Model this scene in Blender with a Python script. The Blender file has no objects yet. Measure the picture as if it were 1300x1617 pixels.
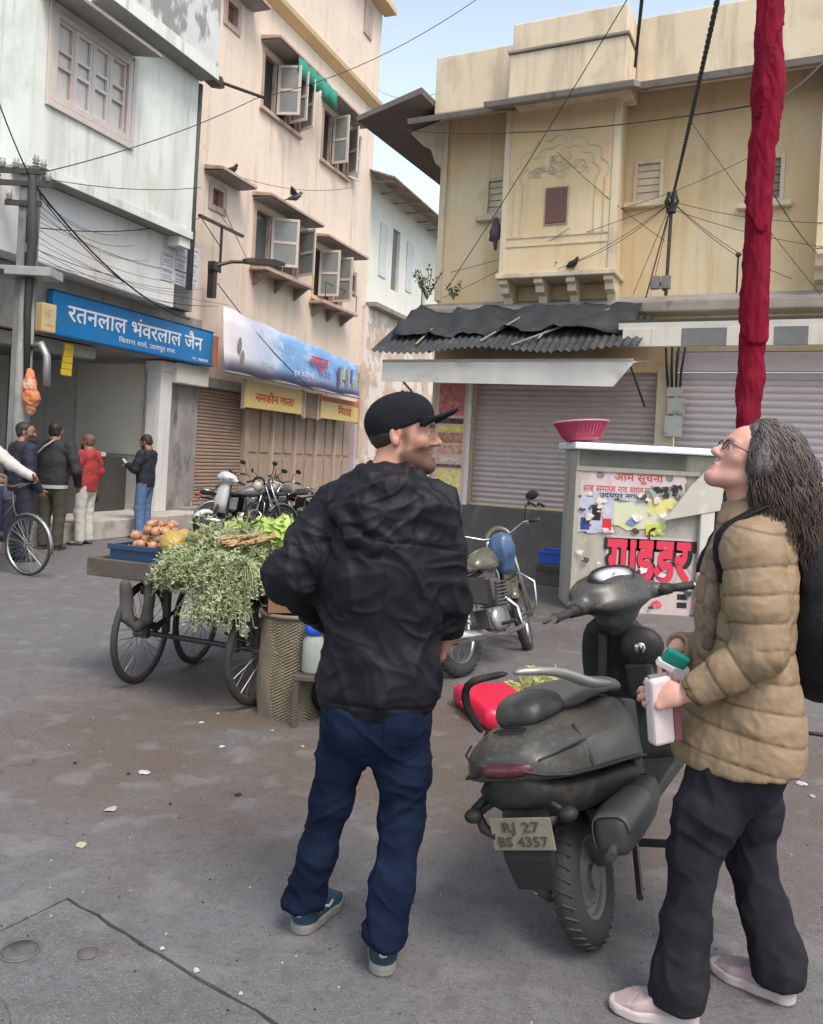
import bpy, bmesh, math, random
import numpy as np
from mathutils import Vector, Matrix, noise
random.seed(7); rng = np.random.default_rng(7)
SC = bpy.context.scene; C = SC.collection
R_ = math.radians
# ---------------- camera, sky, sun, exposure ----------------
ROLL, FPX, U0, V0, CH = R_(3.0), 1300.0, 650.0, 718.0, 1.6
cam = bpy.data.cameras.new('camera'); cam_o = bpy.data.objects.new('camera', cam); C.objects.link(cam_o)
cr, sr = math.cos(ROLL), math.sin(ROLL)
cam_o.matrix_world = Matrix(((cr, -sr, 0, 0), (0, 0, -1, 0), (sr, cr, 0, CH), (0, 0, 0, 1)))
cam.sensor_fit = 'VERTICAL'; cam.sensor_height = 36.0; cam.lens = 36.0 * FPX / 1617.0
cam.shift_y = -(808.5 - V0) / 1617.0
cam.clip_start = 0.05; cam.clip_end = 800
SC.camera = cam_o
world = bpy.data.worlds.new('World'); SC.world = world; world.use_nodes = True
wn = world.node_tree; bgn = wn.nodes['Background']
sky = wn.nodes.new('ShaderNodeTexSky'); sky.sky_type = 'NISHITA'; sky.sun_disc = False
SUN_EL, SUN_AZ = R_(58), R_(150)           # azimuth measured clockwise from +Y
sky.sun_elevation = SUN_EL; sky.sun_rotation = SUN_AZ
sky.air_density = .9; sky.dust_density = 5.0; sky.ozone_density = .6; sky.altitude = 300
tcw = wn.nodes.new('ShaderNodeTexCoord'); sepw = wn.nodes.new('ShaderNodeSeparateXYZ'); wn.links.new(tcw.outputs['Generated'], sepw.inputs[0])
rmp = wn.nodes.new('ShaderNodeMapRange'); rmp.inputs[1].default_value = .15; rmp.inputs[2].default_value = .62; rmp.inputs[3].default_value = .92; rmp.inputs[4].default_value = .10; wn.links.new(sepw.outputs[2], rmp.inputs[0])
hzm = wn.nodes.new('ShaderNodeMix'); hzm.data_type = 'RGBA'; wn.links.new(rmp.outputs[0], hzm.inputs[0]); wn.links.new(sky.outputs[0], hzm.inputs[6]); hzm.inputs[7].default_value = (4.3, 4.95, 5.05, 1)   # bright morning haze
wn.links.new(hzm.outputs[2], bgn.inputs[0]); bgn.inputs[1].default_value = 0.15
sun = bpy.data.lights.new('sun', 'SUN'); sun.energy = 1.1; sun.angle = R_(22); sun.color = (1, .95, .88)
sun_o = bpy.data.objects.new('sun', sun); C.objects.link(sun_o)
sd = Vector((math.sin(SUN_AZ) * math.cos(SUN_EL), math.cos(SUN_AZ) * math.cos(SUN_EL), math.sin(SUN_EL)))
sun_o.rotation_euler = sd.to_track_quat('Z', 'Y').to_euler(); sun_o.location = (0, 0, 30)
SC.view_settings.view_transform = 'Standard'; SC.view_settings.look = 'None'
SC.view_settings.exposure = 0.94; SC.view_settings.gamma = 1; SC.view_settings.use_curve_mapping = False
SC.render.engine = 'CYCLES'
try:
    SC.cycles.max_bounces = 6; SC.cycles.diffuse_bounces = 4; SC.cycles.use_denoising = True
except Exception: pass

# ---------------- projection helpers (where a thing seen in the photo stands in the place) ----------------
def ray(u, v):
    dx, dy = u - U0, v - V0
    return np.array([(dx * cr + dy * sr) / FPX, 1.0, (dx * sr - dy * cr) / FPX])
def at(u, v, Y):
    d = ray(u, v) * Y
    return (float(d[0]), float(d[1]), float(d[2] + CH))
def gnd(u, v, z=0.0):
    d = ray(u, v); t = (z - CH) / d[2]
    return (float(d[0] * t), float(d[1] * t), z)
class Frame:
    """x along a facade (to the picture's right), y into the building, z up"""
    def __init__(s, ox, oy, az):
        s.o = Vector((ox, oy, 0)); a = R_(az); s.rz = R_(90 - az)
        s.x = Vector((math.sin(a), math.cos(a), 0)); s.y = Vector((-math.cos(a), math.sin(a), 0))
    def w(s, x, y, z): return s.o + s.x * x + s.y * y + Vector((0, 0, z))
    def pix(s, u, v, y=0.0):
        d = ray(u, v); dy = d[0] * s.y.x + d[1] * s.y.y
        t = (y + s.o.dot(s.y)) / dy
        p = Vector((d[0] * t, d[1] * t, 0)) - s.o
        return p.dot(s.x), CH + t * d[2]
LF = Frame(-5.2, 14.0, 21.04)
YF = Frame(1.81, 11.5, 116.0)

# ---------------- materials ----------------
MATS = {}
def mat(name, col, col2=None, rough=.8, scale=4., stretch=(1, 1, 1), amt=.5, bump=.15, bscale=60., metal=0., stains=(), attrs=(), detail=6., emit=None, alpha=None, spec=None, coat=0., sheen=0., wave=None, bdist=.01):
    if name in MATS: return MATS[name]
    m = bpy.data.materials.new(name); m.use_nodes = True; nt = m.node_tree; N = nt.nodes; L = nt.links
    b = N['Principled BSDF']; b.inputs['Roughness'].default_value = rough; b.inputs['Metallic'].default_value = metal
    if spec is not None: b.inputs['Specular IOR Level'].default_value = spec
    if coat: b.inputs['Coat Weight'].default_value = coat; b.inputs['Coat Roughness'].default_value = .15
    if sheen: b.inputs['Sheen Weight'].default_value = sheen
    tc = N.new('ShaderNodeTexCoord'); oi = N.new('ShaderNodeObjectInfo')
    ad = N.new('ShaderNodeVectorMath'); ad.operation = 'ADD'
    ml = N.new('ShaderNodeMath'); ml.operation = 'MULTIPLY'; ml.inputs[1].default_value = 37.0
    L.new(oi.outputs['Random'], ml.inputs[0]); L.new(tc.outputs['Object'], ad.inputs[0]); L.new(ml.outputs[0], ad.inputs[1])
    def nz(sc, st, det, seed=0.):
        mp = N.new('ShaderNodeMapping'); mp.inputs['Scale'].default_value = st; mp.inputs['Location'].default_value = (seed, seed * 1.7, seed * .3)
        L.new(ad.outputs[0], mp.inputs[0])
        n = N.new('ShaderNodeTexNoise'); n.inputs['Scale'].default_value = sc; n.inputs['Detail'].default_value = det; n.inputs['Roughness'].default_value = .6
        L.new(mp.outputs[0], n.inputs[0]); return n.outputs[0]
    def mix(fac, a, c):
        mx = N.new('ShaderNodeMix'); mx.data_type = 'RGBA'
        if isinstance(fac, float): mx.inputs[0].default_value = fac
        else: L.new(fac, mx.inputs[0])
        if isinstance(a, tuple): mx.inputs[6].default_value = (*a[:3], 1)
        else: L.new(a, mx.inputs[6])
        if isinstance(c, tuple): mx.inputs[7].default_value = (*c[:3], 1)
        else: L.new(c, mx.inputs[7])
        return mx.outputs[2]
    def ramp(f, lo, hi, mn=0., mxv=1.):
        r = N.new('ShaderNodeMapRange'); r.clamp = True
        r.inputs[1].default_value = lo; r.inputs[2].default_value = hi; r.inputs[3].default_value = mn; r.inputs[4].default_value = mxv
        L.new(f, r.inputs[0]); return r.outputs[0]
    if col2 is None: col2 = tuple(c * .8 for c in col)
    out = mix(ramp(nz(scale, stretch, detail), .5 - amt / 2, .5 + amt / 2), col, col2)
    for i, (sc_col, s_sc, s_st, lo, hi, mxv) in enumerate(stains):
        out = mix(ramp(nz(s_sc, s_st, 7., 3.1 + i * 5), lo, hi, 0., mxv), out, sc_col)
    if wave:
        wv = N.new('ShaderNodeTexWave'); wv.bands_direction = wave[0]; wv.inputs['Scale'].default_value = wave[1]; wv.inputs['Distortion'].default_value = wave[2]
        L.new(ad.outputs[0], wv.inputs[0]); out = mix(ramp(wv.outputs[1], wave[3], wave[4], 0., wave[6]), out, wave[5])
    for an, ac in attrs:
        at_ = N.new('ShaderNodeAttribute'); at_.attribute_name = an
        out = mix(at_.outputs['Fac'], out, ac)
    L.new(out, b.inputs['Base Color'])
    if bump:
        bp = N.new('ShaderNodeBump'); bp.inputs['Strength'].default_value = bump; bp.inputs['Distance'].default_value = bdist
        L.new(nz(bscale, (1, 1, 1), 5., 9.), bp.inputs['Height']); L.new(bp.outputs[0], b.inputs['Normal'])
    if emit: b.inputs['Emission Color'].default_value = (*emit[0], 1); b.inputs['Emission Strength'].default_value = emit[1]
    if alpha is not None: b.inputs['Alpha'].default_value = alpha
    MATS[name] = m; return m

DIRT = (.10, .075, .05); GRIME = (.07, .065, .06)
VS = (1, 1, .12)
mint = mat('mint_plaster', (.71, .735, .675), (.63, .66, .615), scale=1.1, amt=.5, bump=.2, bscale=25, stains=[((.47, .49, .45), 3, VS, .48, .68, .7), ((.26, .26, .23), 6, (1, 1, .08), .56, .74, .6), ((.52, .50, .42), 1.6, (1, 1, 1), .54, .66, .5)])
mint2 = mat('white_plaster', (.72, .72, .70), (.62, .63, .63), scale=1.5, amt=.5, bump=.25, bscale=25, stains=[((.6, .52, .38), 1.2, (1, 1, 1), .5, .7, .5), ((.28, .27, .25), 5, (1, 1, .1), .56, .76, .55), ((.72, .72, .76), 2.4, (1, 1, 1), .56, .6, .5)])
beige = mat('peach_plaster', (.73, .61, .50), (.66, .54, .44), scale=.9, amt=.5, bump=.2, bscale=20, stains=[((.62, .53, .44), 2.2, VS, .5, .7, .7), ((.40, .30, .23), 5, (1, 1, .07), .54, .76, .65), ((.52, .40, .30), 3, (1, 1, 1), .62, .68, .4), ((.25, .18, .13), 9, (1, 1, 1), .66, .72, .5)])
ochre = mat('ochre_trim', (.64, .47, .27), (.55, .39, .22), scale=2, stains=[((.3, .2, .12), 5, VS, .55, .75, .5)])
yellow = mat('yellow_limewash', (.70, .52, .29), (.60, .45, .26), scale=1.0, amt=.5, bump=.22, bscale=18, stains=[((.68, .56, .38), 1.3, (1, 1, .6), .46, .60, .8), ((.40, .28, .16), 5, (1, 1, .08), .53, .74, .55), ((.52, .40, .26), 3.0, (1, 1, 1), .61, .67, .45), ((.20, .16, .12), 8, (1, 1, .4), .68, .78, .5)])
yellow_pale = mat('parapet_limewash', (.68, .57, .41), (.58, .48, .35), scale=1.2, bump=.22, bscale=18, stains=[((.33, .26, .18), 5, VS, .48, .70, .65), ((.46, .38, .28), 2, (1, 1, 1), .54, .64, .6)])
stone_grey = mat('weathered_slab', (.30, .26, .22), (.20, .175, .15), scale=3, bump=.3, bscale=25, stains=[((.09, .08, .07), 6, (1, 1, .4), .55, .72, .7)])
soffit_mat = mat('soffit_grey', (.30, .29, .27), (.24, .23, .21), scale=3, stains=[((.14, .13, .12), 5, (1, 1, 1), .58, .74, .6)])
cement = mat('raw_cement', (.33, .32, .30), (.22, .21, .20), scale=2.5, bump=.35, bscale=30, stains=[((.12, .11, .10), 5, (1, 1, .2), .55, .75, .6)])
pinkframe = mat('pink_frame_paint', (.50, .37, .31), (.38, .28, .235), scale=6, rough=.7, stains=[((.2, .15, .12), 7, (1, 1, .3), .52, .7, .6)])
whitewood = mat('white_wood_paint', (.66, .63, .60), (.55, .52, .50), scale=9, rough=.55, stains=[((.3, .26, .22), 14, (1, 1, .2), .6, .75, .5)])
pinkwood = mat('pinkish_wood_paint', (.60, .52, .48), (.52, .44, .41), scale=9, rough=.55, stains=[((.4, .32, .28), 12, (1, 1, .2), .58, .75, .5)])
brownwood = mat('brown_shutter', (.16, .07, .05), (.11, .05, .04), scale=10, rough=.6)
dark = mat('dark_interior', (.025, .024, .023), rough=.9, bump=0)
glass = mat('window_glass', (.10, .11, .11), (.06, .065, .07), scale=2, rough=.12, bump=0)
frost = mat('grey_glass', (.26, .27, .26), (.19, .20, .20), scale=2, rough=.25, bump=0)
slatm = mat('shutter_steel', (.55, .46, .43), (.48, .40, .38), scale=3, rough=.5, metal=.15, bump=.05, stains=[((.22, .17, .15), 6, (1, 1, 1), .58, .78, .5)])
slatm2 = mat('grey_pink_shutter_steel', (.60, .53, .54), (.54, .48, .49), scale=3, rough=.5, metal=.15, bump=.05, stains=[((.3, .25, .25), 6, (1, 1, 1), .6, .8, .4)])
brownslat = mat('brown_shutter_steel', (.40, .29, .23), (.32, .225, .18), scale=4, rough=.6, bump=.05, stains=[((.16, .11, .09), 6, (1, 1, 1), .55, .75, .5)])
iron = mat('dark_iron', (.05, .048, .047), (.09, .07, .055), scale=20, rough=.55, metal=.6)
galv = mat('galvanised', (.42, .42, .42), (.32, .32, .31), scale=10, rough=.45, metal=.7)
tin = mat('dark_corrugated_tin', (.055, .062, .07), (.028, .032, .036), scale=4, rough=.6, metal=0., spec=.25, stains=[((.16, .11, .08), 5, (1, 1, 1), .55, .7, .6)])
black_rub = mat('black_rubber', (.022, .022, .023), (.04, .038, .035), scale=14, rough=.75, stains=[((.12, .10, .08), 9, (1, 1, 1), .6, .78, .5)])
wirem = mat('wire_black', (.025, .025, .027), rough=.7, bump=0)

# ---------------- mesh builder ----------------
class MB:
    def __init__(s): s.v = []; s.f = []; s.m = []; s.mi = 0
    def add(s, vs, fs):
        n = len(s.v); s.v.extend([tuple(map(float, p)) for p in vs]); s.f.extend([tuple(i + n for i in f) for f in fs]); s.m.extend([s.mi] * len(fs)); return s
    def quad(s, a, b, c, d): return s.add([a, b, c, d], [(0, 1, 2, 3)])
    def box(s, x0, x1, y0, y1, z0, z1, M=None):
        vs = [(x, y, z) for x in (x0, x1) for y in (y0, y1) for z in (z0, z1)]
        if M is not None: vs = [M @ Vector(p) for p in vs]
        return s.add(vs, [(0, 1, 3, 2), (4, 6, 7, 5), (0, 4, 5, 1), (2, 3, 7, 6), (0, 2, 6, 4), (1, 5, 7, 3)])
    def prism(s, poly, y0, y1, axis='y', M=None):
        """polygon (a,b) extruded; axis y -> (a,y,b), x -> (y,a,b), z -> (a,b,y)"""
        n = len(poly); f3 = {'y': lambda a, b, t: (a, t, b), 'x': lambda a, b, t: (t, a, b), 'z': lambda a, b, t: (a, b, t)}[axis]
        vs = [f3(a, b, y0) for a, b in poly] + [f3(a, b, y1) for a, b in poly]
        if M is not None: vs = [M @ Vector(p) for p in vs]
        fs = [tuple(range(n - 1, -1, -1)), tuple(range(n, 2 * n))] + [(i, (i + 1) % n, (i + 1) % n + n, i + n) for i in range(n)]
        return s.add(vs, fs)
    def tube(s, pts, r, n=8, caps=True, sq=None):
        pts = [Vector(p) for p in pts]; k = len(pts)
        rs = r if isinstance(r, (list, tuple)) else [r] * k
        vs = []; up = Vector((0, 0, 1)); prev = None
        for i, p in enumerate(pts):
            t = (pts[min(i + 1, k - 1)] - pts[max(i - 1, 0)]).normalized()
            if prev is None:
                a = t.cross(up if abs(t.z) < .95 else Vector((1, 0, 0))).normalized()
            else:
                a = (prev - t * prev.dot(t)); a = a.normalized() if a.length > 1e-6 else t.orthogonal().normalized()
            prev = a; b = t.cross(a)
            for j in range(n):
                q = 2 * math.pi * j / n
                vs.append(p + a * (math.cos(q) * rs[i]) + b * (math.sin(q) * rs[i] * (sq or 1)))
        fs = [(i * n + j, i * n + (j + 1) % n, (i + 1) * n + (j + 1) % n, (i + 1) * n + j) for i in range(k - 1) for j in range(n)]
        if caps: fs += [tuple(range(n - 1, -1, -1)), tuple(range((k - 1) * n, k * n))]
        return s.add(vs, fs)
    def loft(s, rings, caps=True, closed=True):
        n = len(rings[0]); k = len(rings); vs = [p for r in rings for p in r]
        jn = n if closed else n - 1
        fs = [(i * n + j, i * n + (j + 1) % n, (i + 1) * n + (j + 1) % n, (i + 1) * n + j) for i in range(k - 1) for j in range(jn)]
        if caps: fs += [tuple(range(n - 1, -1, -1)), tuple(range((k - 1) * n, k * n))]
        return s.add(vs, fs)
    def lathe(s, prof, n=24, M=None, axis='z', cap=False):
        """profile (r, h) turned about an axis"""
        vs = []
        for r, h in prof:
            for j in range(n):
                q = 2 * math.pi * j / n; c, d = r * math.cos(q), r * math.sin(q)
                p = {'z': (c, d, h), 'y': (c, h, d), 'x': (h, c, d)}[axis]
                vs.append(M @ Vector(p) if M is not None else p)
        k = len(prof)
        fs = [(i * n + j, i * n + (j + 1) % n, (i + 1) * n + (j + 1) % n, (i + 1) * n + j) for i in range(k - 1) for j in range(n)]
        if cap: fs += [tuple(range(n)), tuple(range((k - 1) * n, k * n))]
        return s.add(vs, fs)
    def ball(s, c, r, n=10, k=7, jit=0., sd=0):
        rr = r if isinstance(r, (tuple, list)) else (r, r, r); vs = []; g = random.Random(sd)
        for i in range(k + 1):
            th = math.pi * i / k
            for j in range(n):
                q = 2 * math.pi * j / n; w = 1 + (noise.noise((math.sin(th) * math.cos(q) * 1.6 + sd, math.sin(th) * math.sin(q) * 1.6, math.cos(th) * 1.6)) * jit if jit else 0)
                vs.append((c[0] + rr[0] * w * math.sin(th) * math.cos(q), c[1] + rr[1] * w * math.sin(th) * math.sin(q), c[2] + rr[2] * w * math.cos(th)))
        fs = [(i * n + j, (i + 1) * n + j, (i + 1) * n + (j + 1) % n, i * n + (j + 1) % n) for i in range(k) for j in range(n)]
        return s.add(vs, fs)
    def mesh(s, name, mats, smooth=False, weld=True):
        me = bpy.data.meshes.new(name); me.from_pydata(s.v, [], s.f)
        for m in (mats if isinstance(mats, (list, tuple)) else [mats]): me.materials.append(m)
        if any(s.m): me.polygons.foreach_set('material_index', s.m)
        bm = bmesh.new(); bm.from_mesh(me)
        if weld: bmesh.ops.remove_doubles(bm, verts=bm.verts, dist=1e-5)
        bmesh.ops.recalc_face_normals(bm, faces=bm.faces)
        bm.to_mesh(me); bm.free()
        if smooth: me.polygons.foreach_set('use_smooth', [True] * len(me.polygons))
        me.update(); return me
def put(name, me, parent=None, loc=(0, 0, 0), rot=None, bevel=0., auto=None, subsurf=0, solid=0.):
    o = bpy.data.objects.new(name, me); C.objects.link(o); o.location = loc
    if rot is not None: o.rotation_euler = rot
    if parent is not None: o.parent = parent
    if solid: q = o.modifiers.new('s', 'SOLIDIFY'); q.thickness = solid
    if bevel: q = o.modifiers.new('b', 'BEVEL'); q.width = bevel; q.segments = 2; q.limit_method = 'ANGLE'; q.angle_limit = R_(40)
    if subsurf: q = o.modifiers.new('u', 'SUBSURF'); q.levels = subsurf; q.render_levels = subsurf
    if auto:
        me.polygons.foreach_set('use_smooth', [True] * len(me.polygons))
        try: me.set_sharp_from_angle(angle=R_(auto))
        except Exception: pass
    return o
def obj(name, mb, m, parent=None, smooth=False, **kw): return put(name, mb.mesh(name, m, smooth), parent, **kw)
def tag(o, label=None, cat=None, group=None, kind=None):
    if label: o['label'] = label
    if cat: o['category'] = cat
    if group: o['group'] = group
    if kind: o['kind'] = kind
    return o
def thing(name, label, cat, loc=(0, 0, 0), rz=0., group=None, rot=None):
    o = bpy.data.objects.new(name, None); C.objects.link(o); o.location = loc; o.empty_display_size = .1
    o.rotation_euler = rot if rot is not None else (0, 0, rz)
    return tag(o, label, cat, group)
def struct(name, mb, m, **kw): return tag(obj(name, mb, m, **kw), kind='structure')
def copy_tree(o, parent=None):
    c = o.copy(); C.objects.link(c); c.parent = parent
    for ch in list(o.children): copy_tree(ch, c)
    return c
def on(fr, name, label, cat, x, y, z, group=None):
    return thing(name, label, cat, fr.w(x, y, z), fr.rz, group)
def text(s, size, m, parent=None, name='lettering', loc=(0, 0, 0), rot=(R_(90), 0, 0), ext=.002, width=None, shear=0., bold=.0, alx='CENTER', order=True):
    cu = bpy.data.curves.new(name, 'FONT'); cu.body = s; cu.size = size; cu.extrude = ext; cu.align_x = alx; cu.align_y = 'CENTER'; cu.offset = bold; cu.resolution_u = 2; cu.shear = shear
    t = bpy.data.objects.new('tmp', cu); C.objects.link(t); bpy.context.view_layer.update()
    me = bpy.data.meshes.new_from_object(t.evaluated_get(bpy.context.evaluated_depsgraph_get()))
    bpy.data.objects.remove(t); bpy.data.curves.remove(cu)
    me.materials.clear(); me.materials.append(m)
    o = put(name, me, parent, loc, rot)
    if width and len(me.vertices):
        co = np.empty(len(me.vertices) * 3); me.vertices.foreach_get('co', co); co = co.reshape(-1, 3)
        w = np.ptp(co[:, 0])
        if w > 0: co[:, 0] *= width / w; me.vertices.foreach_set('co', co.ravel())
    return o
def wall_holes(mb, x0, x1, z0, z1, y, holes, depth=.2):
    xs = sorted({x0, x1, *[h[0] for h in holes], *[h[1] for h in holes]}); zs = sorted({z0, z1, *[h[2] for h in holes], *[h[3] for h in holes]})
    for a, b in zip(xs, xs[1:]):
        for c, d in zip(zs, zs[1:]):
            if any(h[0] <= a + 1e-6 and b <= h[1] + 1e-6 and h[2] <= c + 1e-6 and d <= h[3] + 1e-6 for h in holes): continue
            mb.quad((a, y, c), (b, y, c), (b, y, d), (a, y, d))
    for a, b, c, d in holes:
        Y = y + depth
        mb.quad((a, y, c), (a, Y, c), (a, Y, d), (a, y, d)); mb.quad((b, y, c), (b, y, d), (b, Y, d), (b, Y, c))
        mb.quad((a, y, c), (b, y, c), (b, Y, c), (a, Y, c)); mb.quad((a, y, d), (a, Y, d), (b, Y, d), (b, y, d))
def tb(): return MB()
def bx(*a): return MB().box(*a)
# ================= GROUND =================
conc = mat('street_concrete', (.158, .157, .162), (.114, .113, .117), scale=.9, amt=.6, rough=.62, bump=.25, bscale=45, bdist=.006,
           stains=[((.115, .105, .098), 1.6, (1, 2.2, 1), .50, .68, .75), ((.20, .185, .172), 3.2, (1, 3, 1), .55, .7, .5), ((.21, .20, .20), 6, (1, 1, 1), .58, .72, .4), ((.07, .065, .06), 22, (1, 1, 1), .66, .74, .5)])
def dirt_on_ground(m):
    nt = m.node_tree; N = nt.nodes; L = nt.links; b = N['Principled BSDF']
    src = b.inputs['Base Color'].links[0].from_socket
    g = N.new('ShaderNodeNewGeometry')
    def blob(cx, cy, rx, ry):
        v = N.new('ShaderNodeVectorMath'); v.operation = 'SUBTRACT'; v.inputs[1].default_value = (cx, cy, 0); L.new(g.outputs['Position'], v.inputs[0])
        w = N.new('ShaderNodeVectorMath'); w.operation = 'MULTIPLY'; w.inputs[1].default_value = (1 / rx, 1 / ry, 0); L.new(v.outputs[0], w.inputs[0])
        ln = N.new('ShaderNodeVectorMath'); ln.operation = 'LENGTH'; L.new(w.outputs[0], ln.inputs[0])
        r = N.new('ShaderNodeMapRange'); r.inputs[1].default_value = 1.0; r.inputs[2].default_value = .45; L.new(ln.outputs[1], r.inputs[0]); return r.outputs[0]
    nzt = N.new('ShaderNodeTexNoise'); nzt.inputs['Scale'].default_value = 1.6; nzt.inputs['Detail'].default_value = 8; nzt.inputs['Roughness'].default_value = .7; L.new(g.outputs['Position'], nzt.inputs[0])
    for (cx, cy, rx, ry, a), c in zip([(-.2, 4.6, 2.9, 1.8, 1.), (1.6, 4.5, 1.6, 2.2, .9), (.6, 8.5, 3, 2.2, .8)], [(.112, .083, .061), (.106, .080, .064), (.085, .070, .060)]):
        mu = N.new('ShaderNodeMath'); mu.operation = 'MULTIPLY'; L.new(blob(cx, cy, rx, ry), mu.inputs[0])
        rr = N.new('ShaderNodeMapRange'); rr.inputs[1].default_value = .30; rr.inputs[2].default_value = .54; rr.inputs[4].default_value = a; L.new(nzt.outputs[0], rr.inputs[0]); L.new(rr.outputs[0], mu.inputs[1])
        mx = N.new('ShaderNodeMix'); mx.data_type = 'RGBA'; L.new(mu.outputs[0], mx.inputs[0]); L.new(src, mx.inputs[6]); mx.inputs[7].default_value = (*c, 1); src = mx.outputs[2]
    # hairline cracks and dark aggregate specks
    wp = N.new('ShaderNodeTexNoise'); wp.inputs['Scale'].default_value = 2.2; wp.inputs['Detail'].default_value = 6; L.new(g.outputs['Position'], wp.inputs[0])
    ws = N.new('ShaderNodeVectorMath'); ws.operation = 'SCALE'; ws.inputs['Scale'].default_value = .55; L.new(wp.outputs[1], ws.inputs[0])
    wa = N.new('ShaderNodeVectorMath'); wa.operation = 'ADD'; L.new(g.outputs['Position'], wa.inputs[0]); L.new(ws.outputs[0], wa.inputs[1])
    vo = N.new('ShaderNodeTexVoronoi'); vo.feature = 'DISTANCE_TO_EDGE'; vo.inputs['Scale'].default_value = .52; L.new(wa.outputs[0], vo.inputs['Vector'])
    cr_ = N.new('ShaderNodeMapRange'); cr_.inputs[1].default_value = .0035; cr_.inputs[2].default_value = .0; L.new(vo.outputs['Distance'], cr_.inputs[0])
    cm = N.new('ShaderNodeMapRange'); cm.inputs[1].default_value = .50; cm.inputs[2].default_value = .58; cm.inputs[4].default_value = .75; L.new(nzt.outputs[0], cm.inputs[0])
    cu = N.new('ShaderNodeMath'); cu.operation = 'MULTIPLY'; L.new(cr_.outputs[0], cu.inputs[0]); L.new(cm.outputs[0], cu.inputs[1])
    cx_ = N.new('ShaderNodeMix'); cx_.data_type = 'RGBA'; L.new(cu.outputs[0], cx_.inputs[0]); L.new(src, cx_.inputs[6]); cx_.inputs[7].default_value = (.03, .027, .025, 1); src = cx_.outputs[2]
    for sc_, lo_, hi_, c_, a_ in ((190, .54, .64, (.05, .048, .048), .75), (140, .58, .68, (.30, .29, .29), .6), (38, .55, .68, (.075, .072, .070), .6), (11, .54, .70, (.085, .08, .076), .55), (4.5, .56, .66, (.22, .218, .22), .35)):
        sn = N.new('ShaderNodeTexNoise'); sn.inputs['Scale'].default_value = sc_; sn.inputs['Detail'].default_value = 3; L.new(g.outputs['Position'], sn.inputs[0])
        sm_ = N.new('ShaderNodeMapRange'); sm_.inputs[1].default_value = lo_; sm_.inputs[2].default_value = hi_; sm_.inputs[4].default_value = a_; L.new(sn.outputs[0], sm_.inputs[0])
        sx2 = N.new('ShaderNodeMix'); sx2.data_type = 'RGBA'; L.new(sm_.outputs[0], sx2.inputs[0]); L.new(src, sx2.inputs[6]); sx2.inputs[7].default_value = (*c_, 1); src = sx2.outputs[2]
    L.new(src, b.inputs['Base Color'])
    bp0 = [n for n in N if n.type == 'BUMP'][0]; bn2 = N.new('ShaderNodeBump'); bn2.inputs['Strength'].default_value = .8; bn2.inputs['Distance'].default_value = .014
    hn = N.new('ShaderNodeTexNoise'); hn.inputs['Scale'].default_value = 14; hn.inputs['Detail'].default_value = 9; hn.inputs['Roughness'].default_value = .75; L.new(g.outputs['Position'], hn.inputs[0]); L.new(hn.outputs[0], bn2.inputs['Height']); L.new(bp0.outputs[0], bn2.inputs['Normal']); L.new(bn2.outputs[0], b.inputs['Normal'])
dirt_on_ground(conc)
soil = mat('joint_dirt', (.045, .04, .035), (.03, .028, .026), scale=8, bump=.3)
struct('ground', MB().quad((-300, -300, -.03), (300, -300, -.03), (300, 500, -.03), (-300, 500, -.03)), soil)
# the street: poured slabs a few centimetres thick, parted by an open joint
rj = random.Random(3)
def jag(a, b, n, w):
    out = []
    for i in range(n + 1):
        t = i / n; p = Vector(a).lerp(Vector(b), t); d = (Vector(b) - Vector(a)).normalized(); nn = Vector((-d.y, d.x))
        out.append(p + nn * (rj.uniform(-w, w) if 0 < i < n else 0))
    return out
A0 = gnd(0, 1468)[:2]; A1 = gnd(108, 1417)[:2]; A2 = gnd(470, 1635)[:2]
dA = (Vector(A0) - Vector(A1)).normalized(); A00 = Vector(A1) + dA * 6.0
dB = (Vector(A2) - Vector(A1)).normalized(); A22 = Vector(A1) + dB * 5.0
left_edge = [Vector((p.x, p.y)) for p in jag(A00, A1, 40, .004)]
right_edge = [Vector((p.x, p.y)) for p in jag(A1, A22, 60, .007)]
poly = left_edge + right_edge[1:]
def slabmesh(pts, top, bot, name):
    bm = bmesh.new()
    t = [bm.verts.new((p.x, p.y, top)) for p in pts]; f = bm.faces.new(t)
    r = bmesh.ops.extrude_face_region(bm, geom=[f]); 
    for g in r['geom']:
        if isinstance(g, bmesh.types.BMVert): g.co.z = top
    for v in t: v.co.z = bot
    bmesh.ops.triangulate(bm, faces=[q for q in bm.faces if len(q.verts) > 4])
    bmesh.ops.recalc_face_normals(bm, faces=bm.faces)
    me = bpy.data.meshes.new(name); bm.to_mesh(me); bm.free(); me.materials.append(conc); return me
# corner slab (nearest the camera, picture left); offset its edges inwards by the joint width
inner = []
ctr = Vector((-1.6, .2))
nA = Vector((-dA.y, dA.x)); nA = nA if nA.dot(ctr - Vector(A1)) > 0 else -nA
nB = Vector((-dB.y, dB.x)); nB = nB if nB.dot(ctr - Vector(A1)) > 0 else -nB
inner += [p + nA * (.006 + .003 * rj.random()) for p in left_edge[:-1]]
inner += [Vector(A1) + nA * .008 + nB * .012]
inner += [p + nB * (.011 + .009 * noise.noise((p.x * 9, p.y * 9, 0)) + .004 * rj.random()) for p in right_edge[1:]]
tag(put('concrete_slab', slabmesh(inner + [Vector((A22.x, -8)), Vector((A00.x, -8))], -.001, -.03, 'concrete_slab')), kind='structure')
outer = [Vector((-60, A00.y))] + poly + [Vector((A22.x, -40)), Vector((60, -40)), Vector((60, 90)), Vector((-60, 90))]
outer[0] = Vector((-60, A00.y - .3))
tag(put('concrete_slab', slabmesh(outer, 0, -.03, 'concrete_slab')), kind='structure')

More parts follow.
